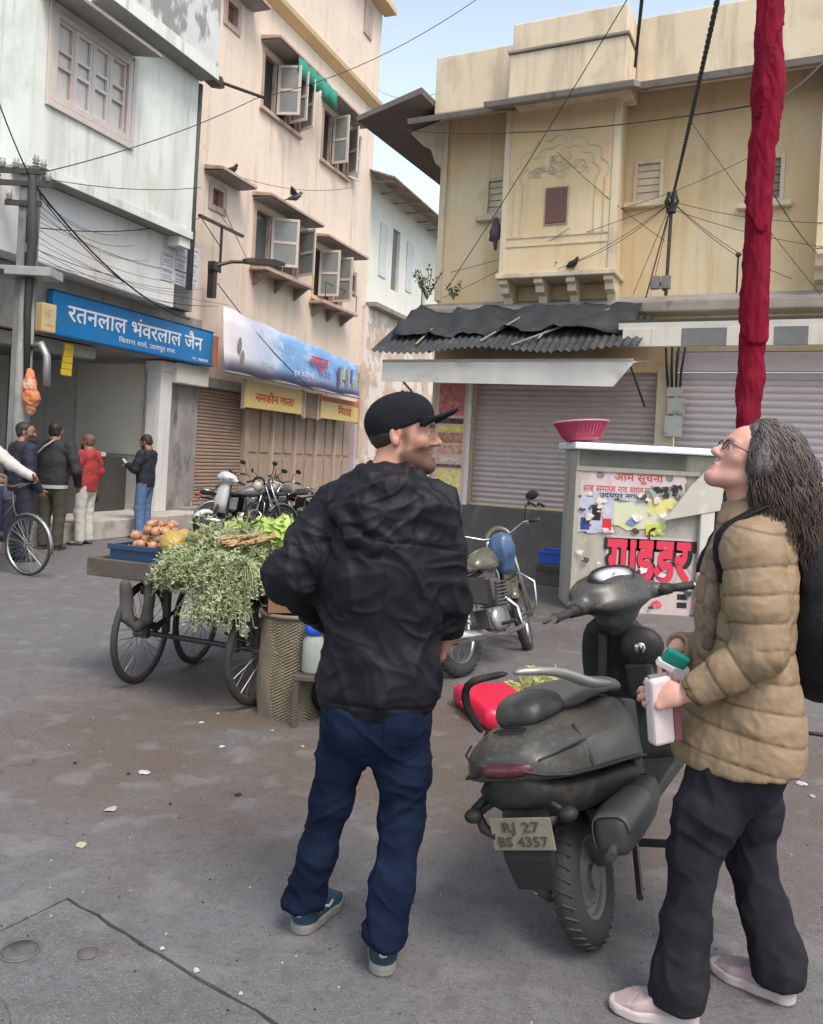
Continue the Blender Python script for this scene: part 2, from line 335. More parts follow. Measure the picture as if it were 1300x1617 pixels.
# ================= LEFT SIDE OF THE STREET =================
def pxr(fr, y, u0, v0, u1, v1):
    a = fr.pix(u0, v0, y); b = fr.pix(u1, v1, y); return a[0], b[0], b[1], a[1]   # x0,x1,z0,z1
def chajja(par, x0, x1, z, y, d, m, m2=None, th=.06, drop=.10):
    """sloped sunshade slab"""
    mb = MB().prism([(y - d, z - drop), (y - d, z - drop + th), (y, z + th + .03), (y, z)], x0, x1, 'x')
    return obj('sunshade', mb, m, par, bevel=.006)
def window(par, x0, x1, z0, z1, y, frame_m, leaf_m=None, fw=.07, panes=2, rows=1, glass_m=None, open_leaves=(), name='window', depth=.12, sill=True):
    mb = MB()
    mb.box(x0, x0 + fw, y - .03, y + depth, z0, z1); mb.box(x1 - fw, x1, y - .03, y + depth, z0, z1)
    mb.box(x0 + fw, x1 - fw, y - .028, y + depth, z1 - fw, z1); mb.box(x0 + fw, x1 - fw, y - .028, y + depth, z0, z0 + fw)
    w = obj(name, mb, frame_m, par, bevel=.005)
    pw = (x1 - x0 - 2 * fw) / panes
    for i in range(panes):
        a = x0 + fw + i * pw
        if i: obj('mullion', MB().box(a - .025, a + .025, y, y + depth, z0 + fw, z1 - fw), frame_m, w)
        obj('pane', MB().box(a + .026, a + pw - .026, y + depth - .03, y + depth - .02, z0 + fw, z1 - fw), glass_m or glass, w)
    for (hx, side, ang, lw, lm) in open_leaves:      # a shutter leaf hinged at hx, swung out by ang degrees
        f = MB(); h0, h1 = z0 + fw, z1 - fw; s = side; t = .035; b = .06
        f.box(0, b * s, 0, t, h0, h1); f.box((lw - b) * s, lw * s, 0, t, h0, h1)
        for zz in (h0, (h0 + h1) / 2 - b / 2, h1 - b): f.box(b * s, (lw - b) * s, 0, t, zz, zz + b)
        o = obj('shutter_leaf', f, leaf_m or frame_m, w, loc=(hx, y - .04, 0), rot=(0, 0, -R_(ang) * s))
        g = MB().box(b * s, (lw - b) * s, .012, .02, h0 + b, h1 - b)
        o2 = obj('pane', g, lm or frost, w, loc=(hx, y - .04, 0), rot=(0, 0, -R_(ang) * s))
    if sill: obj('sill', MB().box(x0 - .05, x1 + .05, y - .09, y - .002, z0 - .06, z0 - .003), frame_m, w, bevel=.005)
    return w

# ---- mint building ----
gb = thing('mint_building', 'pale mint plastered building with shuttered upper window above the blue shop sign', 'building', LF.w(-2.8, 0, 0), LF.rz)
def sh(o): return (-2.8 - o)
X0 = -2.8    # local x = frame x - X0
J = -.9
def gx(u, v, y): a = LF.pix(u, v, y); return a[0] - X0, a[1]
# jetty (upper storeys)
wx0, wx1, wz0, wz1 = .32, 1.93, 6.24, 7.50
mb = MB(); wall_holes(mb, 0, 3.62, 5.25, 11.6, J, [(wx0, wx1, wz0, wz1)], .14)
mb.quad((0, J, 5.25), (0, J, 11.6), (0, 6, 11.6), (0, 6, 5.25))             # end face turned to the viewer
mb.quad((3.62, J, 5.25), (3.62, 6, 5.25), (3.62, 6, 11.6), (3.62, J, 11.6))
mb.quad((0, J, 11.6), (3.62, J, 11.6), (3.62, 6, 11.6), (0, 6, 11.6))
obj('wall', mb, mint, gb)
obj('jetty_soffit', MB().box(0, 3.62, J + .005, 0, 5.175, 5.25), soffit_mat, gb)
obj('jetty_fascia', MB().box(-.02, 3.64, J - .03, J, 5.17, 5.30), mint, gb)
# lower wall
mb = MB(); mb.prism([(-3.6, 4.08), (-.2, 4.08), (3.62, 3.98), (3.62, 5.168), (-3.6, 5.168)], -.60, .25, 'y'); obj('lower_wall', mb, mint2, gb)
obj('end_pier', MB().box(3.63, 4.5, -.35, .3, 4.06, 5.6), cement, gb)
obj('jetty_beam', MB().box(3.35, 3.64, -.88, -.605, 5.0, 5.168), mint, gb)
# upper overhanging slab on the next floor with grey peeling parapet
obj('floor_slab', MB().box(1.0, 3.66, J - .35, J - .002, 7.96, 8.08), soffit_mat, gb)
obj('balcony_parapet', MB().box(1.0, 3.66, J - .35, J - .23, 8.082, 9.6), mat('peeling_whitewash', (.62, .63, .61), (.5, .5, .49), scale=2, bump=.4, bscale=20, stains=[((.22, .21, .20), 3, (1, 1, .5), .47, .56, .9)]), gb)
obj('slab_edge', MB().box(.98, 3.68, J - .37, J - .352, 7.95, 8.16), mint, gb)
chajja(gb, .05, 1.95, 7.60, J - .002, .55, soffit_mat, th=.05, drop=.10)
w = window(gb, wx0, wx1, wz0, wz1, J, pinkwood, panes=4, fw=.09, glass_m=whitewood, depth=.10, sill=False)
for i in range(4):      # four closed panelled leaves
    pw = (wx1 - wx0 - .18) / 4; a = wx0 + .09 + i * pw
    m_ = pinkwood if i in (0, 3) else whitewood
    f = MB(); b = .045
    y0, y1 = J + .015, J + .055
    f.box(a + .012, a + .012 + b, y0, y1, wz0 + .09, wz1 - .09); f.box(a + pw - .012 - b, a + pw - .012, y0, y1, wz0 + .09, wz1 - .09)
    for zz in (wz0 + .09, wz0 + .52, wz1 - .52, wz1 - .09 - b): f.box(a + .012 + b, a + pw - .012 - b, y0, y1, zz, zz + b)
    obj('shutter_leaf', f, m_, w, bevel=.004)
obj('window_trim', MB().box(wx0 - .08, wx1 + .08, J - .045, J - .004, wz0 - .1, wz0 - .01).box(wx0 - .08, wx0 - .005, J - .04, J - .004, wz0 - .008, wz1 + .06).box(wx1 + .005, wx1 + .08, J - .04, J - .004, wz0 - .008, wz1 + .06), pinkwood, gb, bevel=.006)
# the gap between the two buildings: downpipe and pier
obj('downpipe', MB().tube([(3.70, -.86, 4.3), (3.69, -.86, 6.5), (3.71, -.86, 7.93)], .055, 8), mat('old_pipe', (.11, .11, .105), (.07, .07, .065), scale=8), gb, smooth=True)
obj('side_return', MB().box(3.625, 4.1, .06, .3, 5.175, 11.6), mat('gap_grey_plaster', (.34, .34, .32), (.25, .25, .24), scale=3), gb)  # plain grey plaster on the strip between the buildings
# ground floor shop under the blue sign: raised floor, side wall, back wall, counter, roller door
obj('shop_floor', MB().box(-3.6, 4.9, -.72, 3.6, 0, .30), mat('shop_step', (.5, .46, .42), (.38, .35, .32), scale=3, stains=[(DIRT, 4, (1, 1, 1), .5, .7, .6)]), gb, bevel=.015)
wl = mat('shop_wall', (.72, .71, .68), (.62, .61, .59), scale=2, stains=[((.3, .29, .28), 4, VS, .56, .78, .6)])

obj('right_side_wall', MB().box(4.36, 4.5, .302, 3.4, .3, 4.04), wl, gb)
obj('shop_rear_wall', MB().box(-.6, 4.5, 3.41, 3.5, .3, 4.04), wl, gb)
obj('cream_panel', MB().box(4.30, 4.355, .5, 2.1, 1.32, 3.06), mat('cream_panel', (.80, .76, .68), (.72, .68, .61), scale=3, rough=.5), gb, bevel=.01)
obj('shop_ceiling', MB().box(-.6, 4.35, .26, 3.4, 3.12, 3.2), soffit_mat, gb)
obj('lintel', MB().box(-.6, 4.5, -.2, .255, 3.12, 4.045), cement, gb)
obj('counter', MB().box(1.95, 3.95, .5, .9, .302, 1.28), mat('dark_counter', (.075, .075, .068), (.05, .05, .045), scale=5, rough=.45), gb, bevel=.01)
obj('counter_top', MB().box(1.6, 3.3, .42, .95, 1.283, 1.36), whitewood, gb, bevel=.012)
colm = mat('white_column', (.68, .67, .66), (.56, .55, .54), scale=2, stains=[((.25, .24, .23), 5, VS, .58, .78, .6)])
obj('column', MB().box(4.02, 4.34, -.12, .2, .302, 3.1).box(3.98, 4.38, -.15, .22, 2.9, 3.08), colm, gb, bevel=.01)
obj('roller_box', MB().box(-.5, 2.4, -.05, .24, 2.9, 3.1), galv, gb, bevel=.01)
obj('inner_pillar', MB().box(1.72, 1.9, .9, 1.1, .3, 3.1), mat('pillar_dark', (.17, .16, .15), (.1, .1, .09), scale=4), gb)
obj('notice_board', MB().box(2.25, 2.62, 1.56, 1.595, 2.3, 2.9), mat('grey_notice', (.35, .36, .36), (.25, .26, .26), scale=9), gb)
obj('side_wall', MB().box(-.72, -.6, -.1, 3.4, .302, 4.04), wl, gb)
# neighbour stall further left with pale shutter
obj('stall_shutter', MB().box(-3.6, -.75, .1, .15, .3, 2.7), mat('pale_pink_door', (.52, .45, .42), (.45, .39, .37), scale=2), gb)
obj('stall_lintel', MB().box(-3.6, -.74, -.1, .2, 2.7, 4.04), cement, gb)
obj('stall_canopy', MB().box(-4.2, -.55, -1.2, -.12, 3.62, 3.68), iron, gb)
# end pier between the shops (dark grimy wall)
obj('grimy_wall', MB().box(4.36, 5.3, -.02, .3, .3, 4.04), mat('grimy_wall', (.34, .32, .30), (.2, .19, .18), scale=2.2, bump=.4, stains=[((.06, .06, .06), 3, (1, 1, .5), .5, .66, .8), ((.45, .43, .42), 6, (1, 1, .3), .56, .7, .6)]), gb)

# ---- peach building ----
bb = thing('peach_building', 'tall peach plastered building with swung out window leaves behind the blue banner', 'building', LF.w(2.0, 0, 0), LF.rz)
BX = 2.0
def bp(u, v, y=0): a = LF.pix(u, v, y); return a[0] - BX, a[1]
def brect(u0, v0, u1, v1, y=0):
    a = bp(u0, v0, y); b = bp(u1, v1, y); return [a[0], b[0], b[1], a[1]]
wins = {'w1': [2.22, 3.95, 9.0, 10.25], 'w2': [5.05, 6.6, 8.85, 10.2], 's1': [.52, 1.12, 6.28, 6.85], 'w3': [2.2, 4.2, 5.62, 6.85], 'w4': [4.95, 6.7, 5.4, 6.7], 's2': [.7, 1.3, 10.05, 10.7], 's4': [6.95, 7.5, 5.9, 6.55]}
XR = 8.2
mb = MB(); wall_holes(mb, 0, XR, 2.95, 11.35, 0, [tuple(v) for v in wins.values()], .2)
mb.quad((XR, 0, 2.95), (XR, 6, 2.95), (XR, 6, 11.35), (XR, 0, 11.35)); mb.quad((0, 0, 2.95), (0, 0, 11.35), (0, 6, 11.35), (0, 6, 2.95))
obj('wall', mb, beige, bb)
obj('cornice', MB().prism([(-.02, 11.3), (-.22, 11.42), (-.24, 11.52), (-.1, 11.62), (0, 11.62), (0, 11.3)], -.02, XR + .12, 'x'), ochre, bb)
obj('upper_wall', MB().box(-.3, XR, -.06, 6, 11.625, 16), beige, bb)
obj('upper_slab', MB().box(2.6, XR + .15, -.45, -.065, 14.1, 14.25), ochre, bb)
obj('upper_window', MB().box(7.0, 7.5, -.1, -.063, 13.0, 13.9), pinkframe, bb)
for k in ('w1', 'w2', 'w3', 'w4'):
    x0, x1, z0, z1 = wins[k]
    n = 3; fw = .07; pw = (x1 - x0 - 2 * fw) / n
    lv = []
    if k == 'w1': lv = [(x0 + fw + pw, 1, 75, pw, None), (x0 + fw + 2 * pw, 1, 100, pw, None), (x1 - fw, -1, 68, pw, None)]
    if k == 'w2': lv = [(x0 + fw + pw, 1, 95, pw, None), (x1 - fw, 1, 20, pw, None), (x1 - fw, -1, 60, pw, None)]
    if k == 'w3': lv = [(x0 + fw + pw, 1, 60, pw, None), (x1 - fw, -1, 70, pw, None)]
    if k == 'w4': lv = [(x0 + fw + pw * .4, 1, 80, pw, None), (x0 + 2 * pw, 1, 88, pw, None)]
    window(bb, x0, x1, z0, z1, 0, pinkframe if k != 'w4' else ochre, mat('leaf_paint', (.60, .52, .45), (.50, .43, .37), scale=9, rough=.6), panes=n, open_leaves=lv, glass_m=dark if k != 'w3' else glass)
    ext = .35 if k != 'w4' else .5
    s_ = chajja(bb, x0 - .12, x1 + ext, z1 + .18, -.002, .5, pinkframe, drop=.04)
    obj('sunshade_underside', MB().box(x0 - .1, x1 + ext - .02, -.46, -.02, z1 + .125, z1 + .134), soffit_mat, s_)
for k in ('s1', 's2', 's4'):
    x0, x1, z0, z1 = wins[k]
    w = window(bb, x0, x1, z0, z1, 0, pinkframe, panes=1, fw=.12, glass_m=brownwood, sill=False)
    if k != 's4':
        s_ = chajja(bb, x0 - .2, x1 + .45, z1 + .15, -.002, .45, pinkframe, drop=.04)
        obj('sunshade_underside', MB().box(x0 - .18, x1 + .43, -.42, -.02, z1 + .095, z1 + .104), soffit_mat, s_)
# window balcony ledges with brackets
for (x0, x1, z) in ((2.1, 4.3, 5.42), (4.85, 6.85, 5.22)):
    l = obj('ledge', MB().box(x0, x1, -.42, -.002, z, z + .07), pinkframe, bb, bevel=.008)
    for q in range(3):
        xx = x0 + .2 + q * (x1 - x0 - .4) / 2
        obj('bracket', MB().prism([(-.38, z - .02), (-.01, z - .02), (-.01, z - .3)], xx - .03, xx + .03, 'x'), stone_grey, l)
obj('window_grille', MB().tube([(4.95, -.4, 5.32), (4.95, -.4, 5.75), (6.75, -.4, 5.75), (6.75, -.4, 5.32)], .012, 5), iron, bb)
# ground floor: brown shutter + wooden doors
gm = mat('brown_door', (.42, .31, .235), (.34, .245, .19), scale=5, rough=.6, stains=[((.2, .14, .1), 6, VS, .55, .75, .6)])
obj('plinth', MB().box(0, XR, -.25, .2, 0, .35), cement, bb)
obj('lintel', MB().box(0, XR, -.05, .2, 2.75, 2.945), cement, bb)
rs = obj('roller_shutter', MB().box(.25, 2.3, .12, .14, .35, 2.75), brownslat, bb)
sl = MB().prism([(0, .0), (-.028, .018), (-.03, .05), (0, .068)], .27, 2.28, 'x').mesh('slat', brownslat)
for i in range(33): put('slat', sl, rs, loc=(0, .118, .36 + i * .0715))
for x_, w_ in ((.12, .13), (2.3, .15)): obj('shutter_jamb', MB().box(x_, x_ + w_, .0, .2, .35, 2.75), gm, bb)
for i in range(5):
    x0 = 2.5 + i * 1.08
    d = obj('door', MB().box(x0, x0 + 1.0, .1, .16, .35, 2.75), gm, bb)
    for (a, b, c, e) in ((.06, .44, .15, 1.0), (.56, .94, .15, 1.0), (.06, .44, 1.12, 2.3), (.56, .94, 1.12, 2.3)):
        obj('panel', MB().box(x0 + a, x0 + b, .075, .098, .35 + c, .35 + e), gm, d, bevel=.012)
    obj('door_post', MB().box(x0 - .075, x0 - .003, .02, .2, .352, 2.748), mat('pale_post', (.52, .42, .34), (.45, .36, .29), scale=6), bb)
obj('corner_post', MB().box(7.9, 8.19, -.02, .3, .352, 2.748), mat('lilac_post', (.55, .48, .5), (.45, .4, .42), scale=4), bb)

# ---- white house further along, with a tin eave ----
wh = thing('white_house', 'whitewashed house with brown tin eave seen between peach and yellow buildings', 'house', LF.w(10.4, .15, 0), LF.rz)
whm = mat('whitewash', (.74, .74, .68), (.64, .63, .56), scale=1.4, stains=[((.55, .47, .36), 3, VS, .55, .75, .5)])
mb = MB(); wall_holes(mb, 0, 7.2, 5.9, 9.6, 0, [(1.9, 2.5, 6.7, 8.6), (4.6, 5.0, 6.6, 7.7)], .2)
obj('wall', mb, whm, wh)
ruin = mat('ruined_plaster', (.60, .48, .38), (.42, .3, .22), scale=2.2, bump=.6, bscale=14, stains=[((.68, .62, .56), 1.6, (1, 1, 1), .48, .54, .9), ((.2, .15, .12), 4, (1, 1, .5), .58, .7, .6)])
obj('lower_wall', MB().box(-.4, 7.2, -.25, .3, 0, 5.75), ruin, wh)
obj('ledge', MB().box(-.2, 7.2, -.5, .2, 5.752, 5.898), stone_grey, wh, bevel=.02)
obj('shutter', MB().box(1.92, 2.48, .1, .14, 6.7, 8.6), mat('grey_shutter', (.2, .19, .18), scale=6), wh)
obj('window', MB().box(4.62, 4.98, .1, .14, 6.6, 7.7), glass, wh)
for x in (.9, 3.1): obj('wall_panel', MB().box(x, x + .55, -.03, -.002, 6.9, 8.5), mat('pale_blue_panel', (.62, .65, .63), scale=5), wh, bevel=.01)
ev = obj('eave', MB().prism([(-.95, 9.32), (-.95, 9.36), (.1, 9.72), (.1, 9.68)], -.4, 7.4, 'x'), mat('rust_tin', (.27, .19, .14), (.2, .14, .1), scale=3, stains=[((.36, .33, .3), 4, (1, 1, 1), .52, .6, .6)]), wh)
for i in range(8): obj('rafter', MB().box(-.2 + i, -.12 + i, -.9, -.02, 9.30, 9.335), stone_grey, ev, rot=None)
obj('far_block', MB().box(7.2, 13.5, -.6, 5, 0, 8.9), mat('pale_blue_wash', (.62, .68, .70), (.55, .6, .62), scale=2), wh)
for i in range(3): obj('window', MB().box(7.14, 7.195, .1 + i * 1.2, .7 + i * 1.2, 6.3, 8.2), glass, wh)
for i in range(4): obj('pillar', MB().box(6.85, 7.0, -.55 - .01 + i * .001, -.42, 5.9, 8.9) if i == 0 else MB().box(7.6 + i * .9, 7.75 + i * .9, -.72, -.605, 5.9, 8.9), whm, wh)

# ================= YELLOW HAVELI =================
yb = thing('yellow_building', 'faded yellow plastered house with carved bay, flat eaves and shops below', 'building', YF.w(0, 0, 0), YF.rz)
yw = {'a': (-1.04, -.73, 5.1, 5.66), 'b': (1.08, 1.47, 5.11, 5.68), 'c': (2.5, 2.93, 4.98, 5.58), 'd': (-1.05, 1.55, .95, 2.62), 'e': (1.74, 4.4, .8, 3.12)}
mb = MB(); wall_holes(mb, -1.72, 6.0, 0, 6.62, 0, [yw['a'], yw['b'], yw['c'], (-1.05, 1.55, .95, 2.85), (1.74, 4.4, .8, 3.12)], .18)
mb.quad((-1.72, 0, 0), (-1.72, 0, 6.62), (-1.72, 9, 6.62), (-1.72, 9, 0))
obj('wall', mb, yellow, yb)
# carved bay
bay = obj('bay', MB().box(-.57, .97, -.5, -.002, 4.14, 6.38), yellow, yb, bevel=.01)
for x_ in (.9, -.585): obj('bay_edge', MB().box(x_, x_ + .085, -.515, -.3, 4.14, 6.37), yellow_pale, bay, bevel=.006)
tr = MB()
def bar(p, q, w=.012, y0=-.512, y1=-.499):
    p, q = Vector((p[0], 0, p[1])), Vector((q[0], 0, q[1])); d = (q - p); n = Vector((-d.z, 0, d.x)).normalized() * w
    tr.loft([[(p + n) + Vector((0, y0, 0)), (p + n) + Vector((0, y1, 0)), (p - n) + Vector((0, y1, 0)), (p - n) + Vector((0, y0, 0))], [(q + n) + Vector((0, y0, 0)), (q + n) + Vector((0, y1, 0)), (q - n) + Vector((0, y1, 0)), (q - n) + Vector((0, y0, 0))]])
def arcs(cx, cz, w, h, n=5):
    pts = []
    lob = 7
    for i in range(lob):
        t0, t1 = math.pi * (1 - i / lob), math.pi * (1 - (i + 1) / lob)
        for j in range(n):
            t = t0 + (t1 - t0) * j / n; k = 1 + .12 * math.sin(math.pi * j / n)
            pts.append((cx + w * k * math.cos(t), cz + h * k * math.sin(t)))
    pts.append((cx + w, cz)); return pts
for w_, h_ in ((.62, .55), (.5, .44)):
    P = arcs(.2, 5.35, w_, h_)
    for a, b in zip(P, P[1:]): bar(a, b, .009)
    bar((.2 - w_, 5.35), (.2 - w_, 4.62), .009); bar((.2 + w_, 5.35), (.2 + w_, 4.62), .009)
bar((-.5, 4.62), (.9, 4.62), .012); bar((-.5, 4.5), (.9, 4.5), .008)
for i in range(46):
    cx = .2 + random.uniform(-.38, .38); cz = 5.45 + random.uniform(0, .28) * (1 - abs(cx - .2) / .5)
    t = random.uniform(0, 6.28); r = random.uniform(.03, .07)
    for j in range(3): bar((cx + r * math.cos(t + j * .9), cz + r * math.sin(t + j * .9)), (cx + r * math.cos(t + j * .9 + .9), cz + r * math.sin(t + j * .9 + .9)), .006)
obj('plaster_relief', tr, yellow_pale, bay)
w = obj('window', MB().box(.02, .35, -.515, -.503, 4.76, 5.27), pinkframe, bay)
obj('bay_shutter', MB().box(.04, .33, -.53, -.516, 4.78, 5.25), brownwood, bay, bevel=.006)
# corbels under the bay
obj('bay_base', MB().box(-.62, 1.02, -.55, -.003, 4.06, 4.137), yellow_pale, yb, bevel=.015)
cb = MB().prism([(-.5, 0), (-.5, -.06), (-.42, -.09), (-.40, -.17), (-.26, -.2), (-.22, -.3), (-.08, -.34), (-.003, -.42), (-.003, 0)], -.06, .06, 'x').mesh('corbel', yellow_pale)
for x in (-.52, -.02, .42, .92): put('corbel', cb, yb, loc=(x, 0, 4.058), bevel=.006)
obj('bay_recess', MB().box(-.45, .86, -.03, -.004, 3.7, 4.05), ochre, yb)
# small shuttered windows with sills
for k in ('a', 'b', 'c'):
    x0, x1, z0, z1 = yw[k]
    w = obj('window', MB().box(x0, x0 + .05, -.02, .1, z0, z1).box(x1 - .05, x1, -.02, .1, z0, z1).box(x0 + .05, x1 - .05, -.019, .1, z1 - .05, z1).box(x0 + .05, x1 - .05, -.019, .1, z0, z0 + .05), yellow_pale, yb, bevel=.005)
    mm = yellow_pale if k != 'c' else mat('grey_board', (.25, .2, .17), (.18, .15, .13), scale=5)
    for i in range(5):
        h = (z1 - z0 - .1) / 5; obj('slat', MB().box(x0 + .05, x1 - .05, .03, .055, z0 + .05 + i * h + .008, z0 + .05 + (i + 1) * h - .004), mm, w)
    obj('backing', MB().box(x0 + .05, x1 - .05, .06, .09, z0 + .05, z1 - .05), brownwood, w)
    obj('sill', MB().box(x0 - .1, x1 + .1, -.12, -.003, z0 - .08, z0 - .01), yellow_pale, w, bevel=.008)
# eaves: stone slabs, stepped around the bay
obj('eave', MB().prism([(-.9, 6.22), (-.93, 6.28), (-.02, 6.70), (-.02, 6.60)], -1.9, -.62, 'x'), stone_grey, yb)
obj('eave', MB().prism([(-1.12, 6.19), (-1.15, 6.26), (-.02, 6.69), (-.02, 6.58)], -.68, 1.26, 'x'), stone_grey, yb, bevel=.01)
obj('eave', MB().prism([(-.72, 6.33), (-.75, 6.40), (-.02, 6.70), (-.02, 6.60)], 1.262, 6.2, 'x'), stone_grey, yb)
# left end overhang (big sloping slab over the lane)
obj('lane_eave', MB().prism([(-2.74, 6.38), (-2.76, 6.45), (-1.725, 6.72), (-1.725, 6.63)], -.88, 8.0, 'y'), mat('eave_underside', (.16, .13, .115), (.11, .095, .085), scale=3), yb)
obj('eave_bracket', MB().prism([(-1.74, 6.6), (-2.3, 6.47), (-2.15, 6.32), (-1.95, 6.2), (-1.85, 5.95), (-1.74, 5.9)], -.05, .15, 'y'), yellow_pale, yb, bevel=.01)
obj('corner_pilaster', MB().box(-1.76, -1.66, -.04, .12, 3.9, 6.58), yellow_pale, yb, bevel=.008)
# parapets
obj('parapet', MB().box(-1.72, -.42, -.45, -.2, 6.5, 7.33), yellow_pale, yb, bevel=.02)
obj('parapet', MB().box(-.42, 1.12, -.95, -.2, 6.34, 6.92), yellow_pale, yb, bevel=.02)
obj('parapet', MB().box(-.40, 1.10, -.91, -.22, 6.965, 7.34), yellow_pale, yb, bevel=.02)
obj('parapet_band', MB().box(-.44, 1.14, -.98, -.2, 6.922, 6.963), stone_grey, yb, bevel=.01)
obj('parapet', MB().box(1.125, 6.2, -.42, -.2, 6.5, 7.38), yellow_pale, yb, bevel=.02)
obj('roof', MB().box(-1.7, 6.0, -.198, 9, 6.63, 6.7), stone_grey, yb)
# ledge between floors
obj('ledge', MB().box(-1.95, 6.2, -.38, -.003, 3.58, 3.72), stone_grey, yb, bevel=.02)
obj('ledge_top', MB().prism([(-.36, 3.723), (-.003, 3.723), (-.003, 3.86)], -1.9, 6.2, 'x'), cement, yb)
# second bay at far right
obj('side_bay', MB().box(3.32, 4.9, -.5, -.003, 4.25, 6.38), yellow, yb, bevel=.01)
for x in (3.38, 3.95, 4.5): put('corbel', cb, yb, loc=(x, 0, 4.24), bevel=.006)
# roller shutters (each slat a piece)
def roller(x0, x1, z0, z1, pitch, m, y=.06):
    r = obj('roller_shutter', MB().box(x0, x1, y + .02, y + .04, z0, z1), m, yb)
    n = int((z1 - z0) / pitch); h = pitch
    me = MB().prism([(0, .003), (-.012, .012), (-.022, h * .45), (-.014, h * .8), (0, h - .004)], x0 + .004, x1 - .004, 'x').mesh('slat', m)
    for i in range(n): put('slat', me, r, loc=(0, y + .018, z0 + i * pitch))
    return r
rsh = roller(-1.04, 1.54, .96, 2.84, .075, slatm)
obj('bottom_rail', MB().box(-1.04, 1.54, .03, .075, .93, .965), slatm, rsh)
for x in (-.15, -.02): obj('shutter_handle', MB().tube([(x, .03, .99), (x + .02, -.02, 1.02), (x + .07, -.02, 1.0), (x + .09, .03, .97)], .014, 6), iron, rsh)
rs2 = roller(1.76, 4.38, .8, 2.86, .09, slatm2)
obj('roller_hood', MB().box(1.76, 4.38, -.02, .1, 2.865, 3.11), slatm2, yb, bevel=.01)
# plinth, dark recess below shutter
obj('plinth', MB().box(-1.1, 1.6, -.16, -.003, 0, .925), mat('dark_plinth', (.10, .098, .095), (.065, .062, .06), scale=3, stains=[((.2, .19, .18), 5, (1, 1, 1), .56, .68, .5)]), yb, bevel=.015)
obj('plinth', MB().box(1.61, 6.0, -.3, -.003, 0, .75), cement, yb, bevel=.015)
obj('shop_pier', MB().box(1.54, 1.76, -.12, -.003, .87, 2.9), yellow_pale, yb, bevel=.01)
obj('poster_jamb', MB().box(-1.62, -1.06, -.1, -.003, .87, 2.72), mat('jamb', (.5, .44, .36), scale=3), yb)
# flat white awning over the left shop
aw = obj('awning', MB().prism([(-1.98, 2.59), (1.2, 2.55), (1.43, 2.84), (-1.98, 2.85)], -1.135, -1.12, 'y').prism([(-1.13, 2.84), (-1.13, 2.86), (-.1, 3.0), (-.1, 2.97)], -1.98, 1.42, 'x'), mat('dirty_white_canvas', (.62, .60, .55), (.5, .48, .44), scale=4, stains=[((.25, .23, .2), 6, (.5, 1, .4), .56, .72, .6)]), yb)
obj('awning_bar', MB().tube([(-1.98, -1.12, 2.87), (1.42, -1.12, 2.87)], .022, 6), mat('awning_bar', (.42, .36, .31), scale=5), aw)
for x in (-1.9, 1.38): obj('awning_arm', MB().tube([(x, -1.05, 2.8), (x, -.02, 2.4)], .014, 6), iron, aw)
# corrugated tin roof above it, each sheet its own piece
def corr(x0, x1, ya, za, yb_, zb, n=26, amp=.018):
    m = MB(); rows = 5; vs = []
    for j in range(rows):
        t = j / (rows - 1)
        for i in range(n * 4 + 1):
            x = x0 + (x1 - x0) * i / (n * 4); sag = .03 * math.sin(x * 3.1) * t
            vs.append((x, yb_ + (ya - yb_) * t, zb + (za - zb) * t + amp * math.sin(i / 4 * 2 * math.pi) - sag))
    k = n * 4 + 1
    m.add(vs, [(j * k + i, j * k + i + 1, (j + 1) * k + i + 1, (j + 1) * k + i) for j in range(rows - 1) for i in range(k - 1)]); return m
for i, (a, b) in enumerate(((-2.12, -1.2), (-1.24, -.3), (-.34, .55), (.5, 1.5))):
    obj('tin_sheet', corr(a, b, -1.25 - .03 * (i % 2), 2.99 + .006 * (i % 2), -.37, 3.54 - .01 * (i % 2), n=10), tin, yb, solid=.004)
obj('tarpaulin', MB().loft([[(-1.95 + 3.3 * i / 40, -.40 - .62 * t - .05 * noise.noise((i * .4, t * 3, 2)), 3.70 - .48 * t + .11 * noise.noise((i * .23, t * 2.5, 0)) + .05 * noise.noise((i * .7, t * 5, 4)) - .05 * math.sin(i * .16) * t) for i in range(41)] for t in (0, .15, .3, .45, .6, .75, .9)], caps=False, closed=False), mat('black_tarp', (.028, .03, .034), (.05, .052, .056), scale=6, rough=.6, bump=.5, bscale=14, spec=.2), yb, solid=.004, smooth=True)  # black tarp, widened so it also stands in for the ledge's shadow band
for (a, b) in (((-.55, -1.15, 3.12), (-.15, -.6, 3.55)), ((-.1, -1.2, 3.06), (.95, -.45, 3.62)), ((-1.5, -1.1, 3.1), (-1.4, -.55, 3.5)), ((.2, -1.05, 3.16), (.32, -.6, 3.48))):
    obj('bamboo_pole', MB().tube([a, b], .014, 6), mat('grey_bamboo', (.3, .27, .23), (.2, .18, .16), scale=9), yb)
# striped sunshade box over right shop
sb = obj('sunshade', MB().box(1.2, 6.2, -1.0, -.385, 3.26, 3.34), mat('pale_shade', (.55, .52, .46), (.45, .42, .38), scale=4), yb)
xs = [1.26, 1.6, 1.95, 2.45, 2.95, 3.3, 3.85, 4.4]
for i, (a, b) in enumerate(zip(xs, xs[1:])):
    obj('fascia_panel', MB().box(a, b - .004, -1.03, -.99, 3.05, 3.258), [mat('pale_panel', (.6, .56, .48), (.5, .46, .4), scale=4, stains=[(GRIME, 5, VS, .56, .75, .5)]), mat('grey_panel', (.17, .17, .165), (.12, .12, .12), scale=4)][(i + (i > 0)) % 2 if i else 0], yb)
obj('dark_gutter', MB().box(1.2, 6.2, -.99, -.9, 3.345, 3.38), iron, yb)
